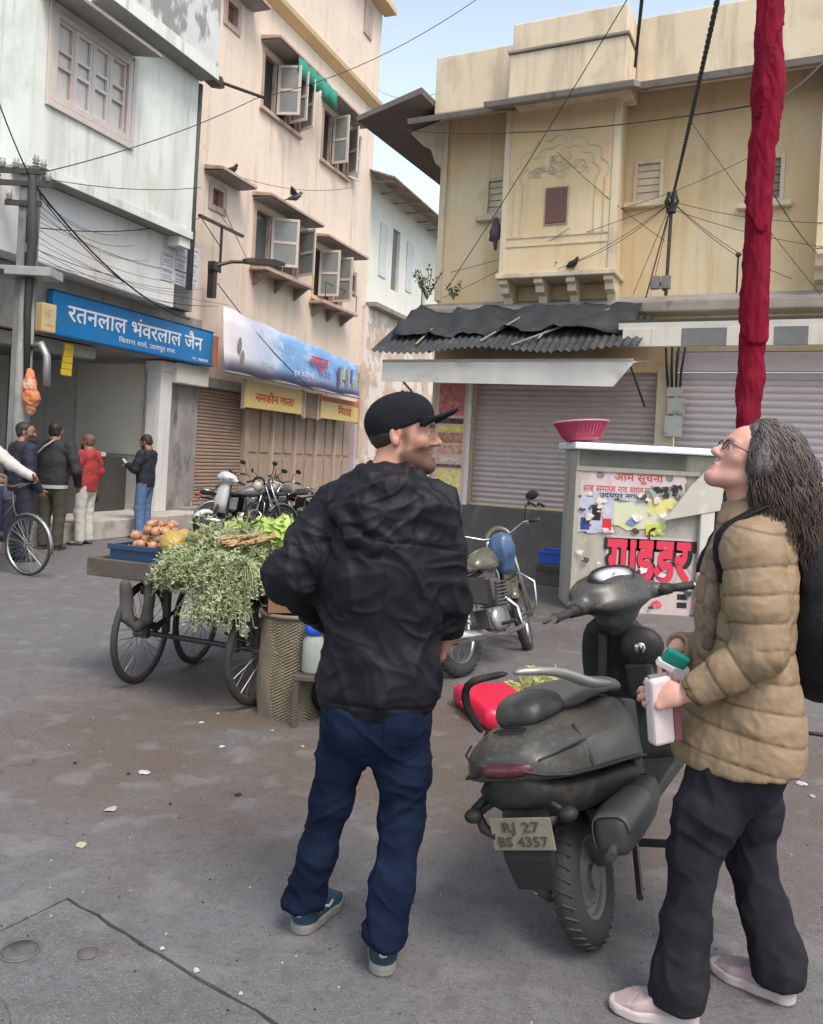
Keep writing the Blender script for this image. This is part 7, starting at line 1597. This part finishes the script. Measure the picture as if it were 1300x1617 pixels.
    for aa, q in zip(an, (-1, 1)): shoe(t, (aa[0], aa[1] - .06, aa[2] - .09 * k), (aa[0] + q * .03, aa[1] + .2, aa[2] - .09 * k), sm_, black_rub, w=.042, h=.09)
    if extra: extra(t, s, dict(pel=pel, chest=chest, nk=nk, hd=hd, lw=lw, rw=rw, A=A, HL=HL, k=k))
    return t
def gp(u, v): return gnd(u, v)
p = gp(78, 868)
def strap_x(t, s, d): obj('bag_strap', MB().tube([s(-.16, -.13, 1.28), s(-.05, -.165, 1.37), s(.05, -.12, 1.46)], .010, 5), whitewood, t)
bg_person('person in wide black jacket and olive trousers seen from behind beside the pole', p, 5, 1.80, (.022, .024, .030), (.060, .058, .045), arms=((V3(-.36, -.02, 1.12), V3(-.30, .16, .92)), (V3(.36, -.03, 1.12), V3(.30, .14, .90))), wide=1.2, belt=mat('pale_hem', (.45, .45, .43)), extra=strap_x)
p = gp(27, 886)
bg_person('person in dark navy jacket by the utility pole, face turned towards the shop', p, 40, 1.76, (.018, .018, .035), (.03, .03, .05), head_az=35, wide=1.1)
p = gp(133, 846)
def scarf_w(t, s, d): obj('white_scarf', MB().tube([s(-.07, .02, 1.42), s(0, .085, 1.38), s(.07, .02, 1.42), s(0, -.07, 1.44), s(-.07, .02, 1.42)], .024, 8), whitewood, t, smooth=True); obj('green_bag', MB().ball(tuple(d['rw'] + V3(.02, .0, -.14)), (.06, .1, .10), 12, 8, .3), mat('dark_green_bag', (.02, .06, .04), bump=0), t, smooth=True)
p = LF.w(LF.pix(133, 846, -.95)[0], -.95, 0)
bg_person('old person in red jacket and loose cream trousers at the shop step', p, 285, 1.66, (.36, .035, .035), (.55, .54, .48), hair=(.10, .05, .04), arms=((V3(-.24, .02, 1.12), V3(-.14, .24, 1.04)), (V3(.25, -.03, 1.10), V3(.22, .06, .86))), wide=1.0, extra=scarf_w, coat_len=.03, shoe_c=(.4, .4, .38))
p = LF.w(LF.pix(230, 760, -.95)[0], -.95, 0)
def phone(t, s, d): obj('phone', MB().box(-.04, .04, -.006, .006, -.07, .07), mat('phone_white', (.5, .5, .52), rough=.3), t, loc=tuple((d['lw'] + d['rw']) * .5 + V3(0, .08, .05)), rot=(R_(-40), 0, 0))
bg_person('bearded person in black sweater and blue jeans looking down at a phone', p, 282, 1.70, (.014, .014, .022), (.10, .16, .30), arms=((V3(-.24, .06, 1.12), V3(-.05, .30, 1.18)), (V3(.24, .06, 1.12), V3(.05, .30, 1.18))), head_pitch=-22, extra=phone)
cp = Vector(brear) + bdir * .26
bg_person('person in a pale shirt riding a bicycle in at the left edge', (cp.x, cp.y, .06), aB, 1.70, (.56, .52, .50), (.04, .045, .10), seated=True, arms=((V3(-.27, .26, 1.16), V3(-.27, .56, 1.05)), (V3(.27, .26, 1.16), V3(.27, .56, 1.05))), group='people at the shop across the street')
# ================= VEGETABLE CART =================
CA = Vector((.93, -.37, 0)).normalized(); CB = Vector((-CA.y, CA.x, 0))
C1 = Vector((-2.03, 5.39, 0)); CRZ = math.atan2(CA.y, CA.x); DZ = .80; CW, CL = 1.22, 1.42
ct = thing('vegetable_cart', 'four wheeled wooden handcart heaped with vegetables left of the man in black', 'cart', tuple(C1), CRZ)
oldwood = mat('old_cart_wood', (.095, .080, .062), (.06, .05, .04), scale=6, stretch=(1, 6, 1), rough=.85, bump=.3, bscale=40, stains=[((.17, .15, .12), 4, (1, 1, 1), .54, .72, .6)])
for i in range(10):
    x0 = i * CW / 10
    obj('plank', MB().box(x0 + .004, x0 + CW / 10 - .004, .0, CL, DZ - .03 - .003 * (i % 2), DZ - .002 * (i % 3)), oldwood, ct, bevel=.004)
for a in ((-.03, CW + .03, -.045, -.003), (-.03, CW + .03, CL + .003, CL + .045)): obj('side_board', MB().box(*a, DZ - .09, DZ + .025), oldwood, ct, bevel=.006)
for a in ((-.05, -.004, -.003, CL + .003), (CW + .004, CW + .05, -.003, CL + .003)): obj('side_board', MB().box(*a, DZ - .09, DZ + .02), oldwood, ct, bevel=.006)
for y in (.18, .78): obj('cross_beam', MB().box(.1, CW - .08, y - .04, y + .04, DZ - .13, DZ - .034), oldwood, ct, bevel=.006)
for x in (.36, 1.08): obj('chassis_rail', MB().box(x - .03, x + .03, .05, CL - .05, DZ - .19, DZ - .135), iron, ct, bevel=.004)
def cl(w): d = Vector(w) - C1; return d.dot(CA), d.dot(CB)
W1, W2 = (.36, .17), (1.08, .17)
for (x, y) in ((.36, .17), (1.08, .17), (.36, .78), (1.08, .78)):
    w = wheel(ct, (x - .10 if x < .5 else x + .10, y, .335), .335, .042, mat('rusty_rim', (.17, .15, .13), (.1, .08, .06), scale=12, rough=.5, metal=.6), spokes=28, hub_r=.035, rz=R_(90) + (R_(8) if x < .5 else R_(-6)), tread=False)
for y in (.17, .78):
    obj('axle', MB().tube([(.2, y, .335), (1.25, y, .335)], .018, 8), iron, ct)
    for x in (.38, 1.06):
        for dy in (-.10, .10): obj('hanger', MB().box(x - .02, x + .02, y + dy - .018, y + dy + .018, .33, DZ - .19), iron, ct)
        for q in range(3): obj('leaf_spring', MB().tube([(x, y - .22 + .05 * q, .47 - .022 * q), (x, y, .40 - .022 * q), (x, y + .22 - .05 * q, .47 - .022 * q)], .011, 5), iron, ct)
def cw_(a, b, z): return C1 + CA * a + CB * b + Vector((0, 0, z))
# blue tray with onions
tr_t = thing('produce_tray', 'shallow dark blue plastic tray of onions on the left corner of the cart', 'tray', tuple(cw_(.06, .06, DZ + .001)), CRZ)
bt = mat('dark_blue_plastic', (.015, .05, .12), (.02, .035, .08), scale=6, rough=.45)
TW, TD, TH = .56, .40, .11
for a in ((0, TW, 0, .02), (0, TW, TD - .02, TD)): obj('side', MB().box(*a, 0, TH), bt, tr_t, bevel=.004)
for a in ((0, .02, .021, TD - .021), (TW - .02, TW, .021, TD - .021)): obj('side', MB().box(*a, 0, TH), bt, tr_t, bevel=.004)
obj('base', MB().box(.021, TW - .021, .021, TD - .021, 0, .015), bt, tr_t); obj('rim', MB().box(-.012, TW + .012, -.014, -.001, TH - .03, TH + .004), bt, tr_t, bevel=.003)
onm = [mat('onion_skin_%s' % 'ab'[i], c, c2, scale=14, stretch=(1, 1, .3), rough=.35, bump=.1) for i, (c, c2) in enumerate((((.40, .19, .10), (.28, .12, .07)), ((.46, .27, .14), (.36, .18, .1))))]
def onion_mesh(i):
    mb = MB(); mb.lathe([(.0, -.030), (.018, -.029), (.032, -.015), (.036, .0), (.031, .016), (.018, .026), (.007, .033), (.004, .046), (0, .048)], 12); return mb.mesh('onion', onm[i], True)
OM = [onion_mesh(0), onion_mesh(1)]; g = random.Random(2)
k = 0
for lay, (n, z, m_) in enumerate(((30, .06, .02), (32, .11, .02), (26, .155, .04), (18, .20, .08), (8, .235, .12))):
    for i in range(n):
        a = .04 + m_ + (TW * .72 - 2 * m_) * g.random(); b = .05 + m_ * .6 + (TD - .1 - m_ * 1.2) * g.random()
        if lay == 0 and b > .25: continue
        o = put('onion', OM[k % 2], None, tuple(cw_(.06 + a, .06 + b, DZ + z + .012 * g.random())), (g.uniform(-1.2, 1.2), g.uniform(-1.2, 1.2), g.uniform(0, 6)))
        sc = g.uniform(.72, 1.05); o.scale = (sc,) * 3
        tag(o, 'reddish brown onion heaped in the blue tray on the cart', 'onion', 'onions heaped in the blue tray'); k += 1
# yellow melons / papayas
melm = mat('yellow_melon', (.42, .31, .07), (.34, .22, .05), scale=5, rough=.45, bump=.1, stains=[((.18, .20, .05), 6, (1, 1, 1), .55, .7, .7)])
for i, (a, b, r, lab) in enumerate(((.54, .10, .088, 'largest yellow melon at the right end of the onion tray'), (.46, .30, .070, 'smaller yellow melon behind the largest one'), (.64, .26, .07, 'yellow melon tucked against the green heap'))):
    t = thing('melon', lab, 'melon', tuple(cw_(a, b, DZ + .15 + .01 * i)), g.uniform(0, 3), 'yellow melons beside the onions')
    mb = MB(); n_ = 24; vs = []
    for q in range(13):
        th = math.pi * q / 12
        for j in range(n_):
            ph = 2 * math.pi * j / n_; rr = r * (1 + .03 * math.cos(ph * 8)); vs.append((rr * 1.25 * math.cos(th), rr * math.sin(th) * math.cos(ph), rr * .95 * math.sin(th) * math.sin(ph)))
    obj('flesh', MB().add(vs, [(q * n_ + j, (q + 1) * n_ + j, (q + 1) * n_ + (j + 1) % n_, q * n_ + (j + 1) % n_) for q in range(12) for j in range(n_)]), melm, t, smooth=True); obj('stalk', MB().tube([(r * 1.22, 0, 0), (r * 1.4, .01, .01)], .009, 6), oldwood, t)
# cabbages / lettuces
cabm = [mat('cabbage_leaf_a', (.36, .46, .10), (.26, .38, .06), scale=7, rough=.6, bump=.2), mat('cabbage_leaf_b', (.42, .52, .16), (.3, .42, .1), scale=7, rough=.6, bump=.2)]
def cabbage(seed, r):
    gg = random.Random(seed); mb = MB(); mb.ball((0, 0, 0), r * .8, 14, 9, .3, seed)
    for i in range(13):
        az_ = i * 2.4; el = gg.uniform(-.3, 1.1); n1 = Vector((math.cos(az_) * math.cos(el), math.sin(az_) * math.cos(el), math.sin(el))); t1 = n1.orthogonal().normalized(); t2 = n1.cross(t1); w = r * gg.uniform(.6, .85); vs = []
        for p in range(6):
            for q in range(6):
                x, y = (p / 5 - .5) * 2, (q / 5 - .5) * 2; rr2 = x * x + y * y
                vs.append(n1 * (r * (.90 + .14 * (rr2 > 1.1) - .16 * rr2 * .5) + .012 * math.sin(x * 7 + i) * rr2) + t1 * (x * w) + t2 * (y * w))
        mb.add(vs, [(p * 6 + q, p * 6 + q + 1, (p + 1) * 6 + q + 1, (p + 1) * 6 + q) for p in range(5) for q in range(5)])
    return mb
for i, (a, b, z, r, lab) in enumerate(((.66, .62, .20, .085, 'pale cabbage at the left of the bright green heap'), (.82, .70, .23, .09, 'bright cabbage on top of the heap near its middle'), (.98, .62, .21, .085, 'round cabbage at the front right of the heap'), (.90, .86, .24, .09, 'yellowish cabbage topping the back of the heap'), (.72, .9, .18, .085, 'cabbage low at the back left of the heap'), (1.08, .84, .20, .08, 'cabbage at the back right of the heap'), (.60, .34, .13, .07, 'small cabbage beside the melons'), (.75, .44, .16, .075, 'small pale cabbage nestled among the feathery greens'))):
    t = thing('cabbage', lab, 'cabbage', tuple(cw_(a, b, DZ + z - .03)), g.uniform(0, 6), 'cabbages heaped on the cart'); obj('leaves', cabbage(i, r), cabm[i % 2], t, smooth=True)
base_h = thing('crate', 'low wooden crate under the cabbages in the middle of the cart', 'crate', tuple(cw_(.58, .5, DZ + .001)), CRZ)
obj('box', MB().box(0, .6, 0, .5, 0, .13), oldwood, base_h, bevel=.005)
for i in range(3): obj('slat', MB().box(-.004, .604, -.014, -.001, .006 + i * .042, .04 + i * .042), oldwood, base_h)
# feathery herb bunches spilling over the front edge
herb = [mat('herb_leaf_a', (.27, .31, .15), (.19, .23, .10), scale=9, rough=.8, bump=0), mat('herb_leaf_b', (.38, .41, .25), (.28, .31, .17), scale=9, rough=.8, bump=0), mat('herb_leaf_c', (.13, .18, .06), (.09, .13, .045), scale=9, rough=.8, bump=0)]
stemm = mat('herb_stem', (.36, .40, .22), (.28, .33, .16), scale=9, rough=.7, bump=0)
def herb_bunch(loc, d, L, seed, label):
    gg = random.Random(seed); t = thing('herb_bunch', label, 'herbs', tuple(loc), group='bunches of feathery herbs on the cart'); lf = MB(); stb = MB(); d = Vector(d).normalized()
    for i in range(74):
        dd = (d + Vector((gg.gauss(0, .42), gg.gauss(0, .42), gg.gauss(0, .30)))).normalized(); l = L * gg.uniform(.55, 1.1); p = Vector((gg.gauss(0, .02), gg.gauss(0, .02), gg.gauss(0, .015))); pts = [p]; v = dd.copy()
        for j in range(5): v = (v + Vector((0, 0, -.34)) + Vector((gg.gauss(0, .12), gg.gauss(0, .12), gg.gauss(0, .08)))).normalized(); p = p + v * l / 5; pts.append(p)
        stb.tube(pts, [.0035, .003, .0028, .0024, .002, .0012], 3, caps=False)
        lf.mi = gg.choice((0, 0, 1, 1, 2))
        for j in range(26):
            u_ = gg.uniform(.25, 1) * 4.99; q = int(u_); c = pts[q].lerp(pts[q + 1], u_ - q); e = Vector((gg.gauss(0, 1), gg.gauss(0, 1), gg.gauss(0, .8))).normalized() * gg.uniform(.014, .036); n_ = e.orthogonal().normalized() * gg.uniform(.003, .007)
            lf.quad(c, c + e * .5 + n_, c + e, c + e * .5 - n_)
    me = lf.mesh('foliage', herb, weld=False); tag(put('foliage', me, t), kind='stuff'); tag(obj('stems', stb, stemm, t), kind='stuff'); return t
hl_ = [(.68, .12, .14, 'at the left end of the green heap'), (.70, .02, .14, 'hanging lowest at the left of the front edge'), (.74, .0, .16, 'hanging over the front edge left of its middle'), (.84, -.02, .16, 'hanging over the middle of the front edge'), (.94, -.02, .17, 'hanging over the front edge right of its middle'), (1.04, -.02, .17, 'hanging over the front edge beside the man'), (1.14, .0, .16, 'at the right end of the front edge'), (.68, .20, .20, 'lying on top behind the left front ones'), (.82, .22, .22, 'lying on top behind the middle of the front edge'), (.97, .22, .22, 'lying on top behind the right of the front edge'), (1.10, .24, .20, 'lying on top at the right of the heap'), (.75, .36, .24, 'topmost at the left beside the cabbages'), (.92, .38, .24, 'topmost at the right beside the cabbages'), (1.16, .5, .16, 'drooping over the right end of the cart'), (.98, -.05, .10, 'hanging longest below the deck by the front wheel'), (1.06, -.06, .11, 'hanging long beside the woven sack'), (1.14, -.05, .10, 'hanging long nearest the man')]
for i, (a, b, z, lab) in enumerate(hl_):
    dv = -CB * (.9 if b < .15 else .55) + CA * g.uniform(-.35, .35) + Vector((0, 0, .30 if b < .15 else .5))
    if a > 1.15: dv = CA + Vector((0, 0, .3))
    herb_bunch(cw_(a, b, DZ + z - .06), dv if b > -.04 else -CB * .5 + Vector((0, 0, -.3)), (.36 if b < -.04 else .28) if b < .15 else .24, 40 + i, 'bunch of feathery grey green herbs ' + lab)
for i, (a, b, z) in enumerate(((1.0, .10, .20), (1.1, .12, .21), (1.05, .18, .235), (.93, .12, .215), (1.14, .2, .22))):
    t = thing('carrot_bundle', ['thin orange brown carrot bundle at the left of its pile', 'carrot bundle at the front right of its pile', 'carrot bundle topmost of its pile', 'carrot bundle lowest among the herbs', 'carrot bundle nearest the man'][i], 'carrots', tuple(cw_(a, b, DZ + z - .01)), CRZ, 'carrot bundles on the herbs')
    for j in range(7): obj('carrot', MB().tube([(g.uniform(-.04, .04), -.09, g.uniform(-.01, .02)), (g.uniform(-.04, .04), .07, g.uniform(.0, .03))], [.005, .014], 7), mat('carrot_skin', (.42, .22, .10), (.34, .26, .14), scale=12), t, smooth=True)
# flat board with pale edge at the back of the cart
t = thing('board', 'flat green grey board with pale edge standing on the back of the cart', 'board', tuple(cw_(.95, 1.0, DZ + .002)), CRZ)
obj('sheet', MB().box(0, .62, 0, .35, 0, .16), mat('green_grey_board', (.13, .16, .11), (.2, .22, .16), scale=6), t, bevel=.006); obj('edge', MB().box(-.01, .63, -.01, .36, .163, .185), mat('pale_green_edge', (.42, .46, .38), scale=8), t, bevel=.004)
# woven basket-sack, carton, jar, black bag beside the cart
sx_, sy_ = gnd(458, 1124)[:2]
sk = thing('woven_sack', 'tall woven brown sack standing by the cart behind the man', 'sack', (sx_, sy_, 0))
sackm = mat('woven_jute', (.20, .165, .115), (.12, .098, .07), scale=10, rough=.9, bump=.3)
mb = MB(); NS = 72; NV = 64; vs = []
for i in range(NV + 1):
    z = .60 * i / NV
    for j in range(NS):
        q = 2 * math.pi * j / NS; r = .185 + .012 * math.sin(z * 6) + .012 * noise.noise((math.cos(q) * 2, math.sin(q) * 2, z * 4)); r += .0045 * (1 if (i + j) % 2 else -1); vs.append((r * math.cos(q) * 1.05, r * math.sin(q) * .9, z))
obj('weave', mb.add(vs, [(i * NS + j, i * NS + (j + 1) % NS, (i + 1) * NS + (j + 1) % NS, (i + 1) * NS + j) for i in range(NV) for j in range(NS)] + [tuple(range(NV * NS, NV * NS + NS))]), sackm, sk)
obj('rim', MB().tube([(.2 * math.cos(a), .172 * math.sin(a), .605) for a in [i * math.pi / 16 for i in range(33)]], .014, 6), sackm, sk, smooth=True)
t = thing('carton', 'small brown carton with orange patch lying on the woven sack', 'carton', (sx_, sy_, .622), R_(12))
obj('box', MB().box(-.17, .17, -.12, .12, 0, .09), mat('brown_card', (.22, .12, .06), (.16, .085, .045), scale=7), t, bevel=.004); obj('patch', MB().box(.02, .16, -.124, -.121, .01, .07), mat('orange_patch', (.5, .17, .03), scale=9), t)
t = thing('jar', 'clear plastic jar with bright blue lid beside the sack', 'jar', tuple(Vector((sx_ + .145, sy_ - .20, .30))), 0)
obj('body', MB().lathe([(0, 0), (.06, .0), (.066, .02), (.066, .18), (.05, .215), (.045, .23)], 18, cap=False), mat('cloudy_plastic', (.30, .32, .26), (.24, .27, .25), scale=6, rough=.2), t, smooth=True); obj('lid', MB().lathe([(.05, .222), (.056, .226), (.056, .27), (.05, .277), (0, .278)], 18), mat('blue_lid', (.01, .08, .45), bump=0, rough=.3), t, smooth=True)
t = thing('stool', 'low dark wooden stool carrying the jar beside the sack', 'stool', (sx_ + .15, sy_ - .20, 0))
obj('seat', MB().box(-.10, .12, -.09, .09, .27, .298), oldwood, t, bevel=.004)
for x in (-.085, .10):
    for y in (-.075, .075): obj('leg', MB().box(x - .014, x + .014, y - .014, y + .014, 0, .268), oldwood, t)
t = thing('black_bag', 'sagging black bag hanging low behind the man beside the sack', 'bag', (sx_ + .22, sy_ - .02, 0))
S = SDF(); S.chain([V3(0, 0, .16), V3(0, 0, .34)], [.13, .09], .05); S.cut(V3(0, 0, -1), 0.); sdf_obj('cloth', S, .01, bpm, t, disp=lambda v: .012 * ridge(v * 9))
# things under the cart
t = thing('black_bucket', 'black bucket and cloth standing under the cart between its wheels', 'bucket', tuple(cw_(.8, .95, 0)))
obj('body', MB().lathe([(0, .0), (.13, .0), (.17, .34), (.16, .34), (.12, .02)], 20), black_rub, t, smooth=True); obj('handle', MB().tube([(-.17, 0, .33), (-.1, 0, .44), (.1, 0, .44), (.17, 0, .33)], .006, 5), iron, t)
t = thing('hanging_bundle', 'grey cloth bundles slung under the front left of the cart deck', 'bundle', tuple(cw_(.40, -.02, .42)))
S = SDF(); S.chain([V3(-.10, 0, .26), V3(-.085, 0, .06)], [.03, .036], .02); S.chain([V3(.05, .02, .26), V3(.04, .02, .05)], [.026, .032], .02); S.chain([V3(-.085, 0, .05), V3(-.02, .02, -.0), V3(.04, .02, .05)], [.03, .028, .026], .02)
sdf_obj('cloth', S, .009, mat('grey_rag', (.085, .078, .07), (.035, .032, .03), scale=7), t, disp=lambda v: .010 * ridge(v * np.array([14, 14, 5])))

# ================= LOOSE THINGS ON THE GROUND =================
ra, rb_ = Vector(gnd(714, 1112)), Vector(gnd(768, 1157)); ax = (rb_ - ra).normalized()
rx = thing('red_box', 'bright red rounded plastic box lying on the ground left of the scooter', 'box', tuple((ra + rb_) / 2 + Vector((-ax.y, ax.x, 0)) * .19), math.atan2(ax.y, ax.x))
redpl = mat('red_plastic', (.62, .012, .05), (.56, .012, .05), scale=4, rough=.35, bump=.06, bscale=60)
o = obj('body', MB().box(-.29, .29, -.20, .20, .0, .14), redpl, rx, bevel=.06); o.modifiers['b'].segments = 6; o.data.polygons.foreach_set('use_smooth', [True] * len(o.data.polygons))
obj('moulded_handle', MB().tube([(-.10, -.195, .07), (-.09, -.215, .07), (.09, -.215, .07), (.10, -.195, .07)], .008, 6), redpl, rx, smooth=True)
gp_ = (.98, 5.55, 0)
t = thing('greens_heap', 'small heap of discarded yellow green leaves on the ground behind the scooter', 'leaf heap', gp_)
lf = MB(); g2 = random.Random(9)
for i in range(420):
    a = g2.uniform(0, 6.28); r = .26 * math.sqrt(g2.random()); z = .20 * (1 - (r / .27) ** 2) * g2.random(); c = Vector((r * math.cos(a), r * math.sin(a), z + .01)); e = Vector((g2.gauss(0, 1), g2.gauss(0, 1), g2.gauss(.3, .6))).normalized() * g2.uniform(.04, .09); n_ = e.orthogonal().normalized() * g2.uniform(.008, .016)
    lf.quad(c, c + e * .5 + n_, c + e, c + e * .5 - n_)
tag(obj('foliage', lf, mat('yellow_green_leaf', (.36, .36, .14), (.26, .28, .08), scale=7), t), kind='stuff'); obj('stalks', MB().tube([(-.1, 0, .03), (.0, .02, .1), (.12, .05, .06)], .012, 6), stemm, t)
lit = [(175, 1279, .045, .02, 'pale', 'largest pale scrap of paper on the bare concrete'), (128, 1335, .04, .03, 'cream', 'round cream scrap at the left of the street'), (228, 1221, .05, .02, 'white', 'crumpled white scrap beside a dark one'), (203, 1223, .018, .014, 'dark', 'dark scrap beside the crumpled white one'), (119, 1206, .018, .016, 'dark', 'small black lump at the left of the street'), (376, 1256, .028, .016, 'dark', 'black scrap left of the man'), (269, 1271, .012, .010, 'dark', 'tiny black speck between the paper scraps'), (350, 1180, .03, .015, 'white', 'white scrap by the cart'), (318, 1142, .03, .012, 'cream', 'cream scrap in the dirt by the cart'), (478, 1180, .02, .015, 'pale', 'pale crumb left of the man\'s knee'), (806, 1348, .022, .012, 'white', 'white scrap between the man and the scooter'), (848, 1412, .015, .010, 'white', 'tiny white scrap by the scooter tyre'), (345, 1128, .02, .01, 'pale', 'pale crumb under the cart'), (430, 1155, .02, .012, 'pale', 'pale crumb beside the woven sack'), (256, 1500, .016, .012, 'white', 'white crumb lying in the open joint'), (310, 1534, .018, .012, 'white', 'larger white crumb in the open joint'), (380, 1571, .012, .010, 'white', 'tiny white crumb low in the open joint'), (1238, 1232, .06, .03, 'brown', 'brown leaf scrap behind the woman'), (1265, 1238, .05, .025, 'white', 'white paper scrap behind the woman'), (1230, 1257, .035, .02, 'pale', 'pale scrap nearest behind the woman'), (1283, 1258, .03, .02, 'pale', 'pale scrap at the right edge')]
lm = {'pale': mat('litter_pale', (.36, .34, .32), bump=0), 'cream': mat('litter_cream', (.42, .38, .27), bump=0), 'white': mat('litter_white', (.45, .45, .45), bump=0), 'dark': mat('litter_dark', (.02, .018, .017), bump=0), 'brown': mat('litter_brown', (.14, .075, .045), bump=0)}
for i, (u, v, a, b, m_, lab) in enumerate(lit):
    p = gnd(u, v, .001); gg = random.Random(i); mb = MB(); n_ = 11
    a *= .62; b *= .5; ring = [((a * (.7 + .5 * gg.random())) * math.cos(2 * math.pi * j / n_), (a * .8 * (.7 + .5 * gg.random())) * math.sin(2 * math.pi * j / n_)) for j in range(n_)]
    vs = [(x, y, .001 + .006 * gg.random()) for x, y in ring] + [(x * .5, y * .5, .008 + .5 * b * gg.random()) for x, y in ring] + [(0, 0, .008 + .3 * b)]
    mb.add(vs, [(j, (j + 1) % n_, n_ + (j + 1) % n_, n_ + j) for j in range(n_)] + [(n_ + j, n_ + (j + 1) % n_, 2 * n_) for j in range(n_)] + [tuple(reversed(range(n_)))])
    tag(put('litter_scrap', mb.mesh('litter_scrap', lm[m_]), None, p, (0, 0, gg.uniform(0, 3))), lab, 'litter', 'scraps of litter on the street')
specks = MB(); g3 = random.Random(21)
for i in range(900):
    x, y = g3.uniform(-2.6, 2.4), g3.uniform(2.2, 8.5); r = g3.uniform(.002, .006); q = g3.uniform(0, 3); specks.mi = g3.choice((0, 0, 1))
    specks.add([(x + r * math.cos(q + j * 1.26) * g3.uniform(.6, 1.2), y + r * math.sin(q + j * 1.26), .0006) for j in range(5)] + [(x, y, r * .8)], [(j, (j + 1) % 5, 5) for j in range(5)])
tag(put('grit', specks.mesh('grit', [lm['dark'], lm['pale']], weld=False)), 'fine grit and crumbs scattered over the concrete street', 'grit', kind='stuff')
# manhole and small cover in the corner slab
def cover(u, v, r, label):
    p = gnd(u, v, 0); t = thing('utility_cover', label, 'cover', p, group='small covers set in the corner slab')
    cm = mat('old_cover_iron', (.075, .073, .07), (.12, .115, .11), scale=14, rough=.6, stains=[((.04, .04, .04), 12, (1, 1, 1), .5, .62, .8)])
    obj('ring', MB().lathe([(r * 1.12, .0005), (r * 1.1, .005), (r * .98, .005), (r * .96, .0012)], 32), cm, t, smooth=True)
    obj('lid', MB().lathe([(r * .93, .0012), (r * .92, .004), (r * .5, .003), (r * .3, .006), (0, .006)], 32), cm, t, smooth=True)
cover(32, 1501, .055, 'round worn iron cover at the left of the corner slab'); cover(140, 1505, .030, 'smaller chipped round cover on the corner slab')
hz = Vector(gnd(1262, 1158)); t = thing('ground_cable', 'dark cable lying on the ground behind the woman', 'cable', tuple(hz))
obj('strand', MB().tube([(0, 0, .012), (.15, -.05, .012), (.5, -.10, .012), (.9, -.05, .012)], .012, 6), black_rub, t, smooth=True)

# ================= BIRDS =================
bird_m = mat('crow_feather', (.02, .02, .023), (.05, .05, .055), scale=20, rough=.6); pig_m = mat('pigeon_feather', (.14, .14, .17), (.07, .07, .09), scale=16, rough=.6)
def bird(label, loc, az, m, s=1., fly=False, cat='bird'):
    t = thing('bird', label, cat, tuple(loc), R_(90 - az), 'birds round the buildings')
    S = SDF(); S.chain([V3(-.09, 0, .07), V3(0, 0, .09), V3(.06, 0, .12)], [.03, .05, .04], .03); S.ell(V3(.095, 0, .165), V3(.032, .026, .026), None, .03); S.chain([V3(-.08, 0, .07), V3(-.20, 0, .04)], [.03, .012], .02, (V3(0, 0, 1), .5)); S.cap(V3(.11, 0, .163), V3(.15, 0, .155), .009, .003, .008)
    o = sdf_obj('body', S, .008, m, t)
    for q in (-1, 1):
        if fly: w = MB().loft([[(.06 - .02 * k, q * k * .13, .10 + .10 * k * (1 - .3 * k)), (.0, q * k * .13, .112 + .10 * k * (1 - .3 * k)), (-.08 + .03 * k * k, q * k * .13, .10 + .10 * k * (1 - .3 * k))] for k in (.2, .8, 1.5, 2.0)], caps=False, closed=False)
        else: w = MB().loft([[(.05, q * .045, .13), (.05, q * .05, .09)], [(-.05, q * .05, .125), (-.05, q * .045, .07)], [(-.15, q * .02, .075), (-.14, q * .022, .055)]], caps=False, closed=False)
        obj('wing', w, m, t, smooth=True, solid=.006)
        if not fly: obj('leg', MB().tube([(0, q * .02, .06), (.01, q * .02, .0)], .005, 5), black_print, t)
    t.scale = (s, s, s); return t
bird('dark crow perched on the small window sunshade of the peach building', LF.w(2.85, -.3, 7.02), 120, bird_m, 1.15)
q = LF.pix(466, 320, -.8); bird('grey pigeon flying in front of the peach wall', LF.w(q[0], -.8, q[1]), 100, pig_m, 1.3, True)
bird('pigeon sitting on the sill of the upper left window', LF.w(5.1, -.06, 9.08), 110, bird_m, 1.0); bird('pigeon sitting on the sill of the upper right window', LF.w(7.7, -.06, 8.92), 110, bird_m, 1.0)
q = YF.pix(905, 410, -.58); bird('crow sitting under the carved bay', YF.w(q[0], -.56, 4.14), 150, bird_m, .8)
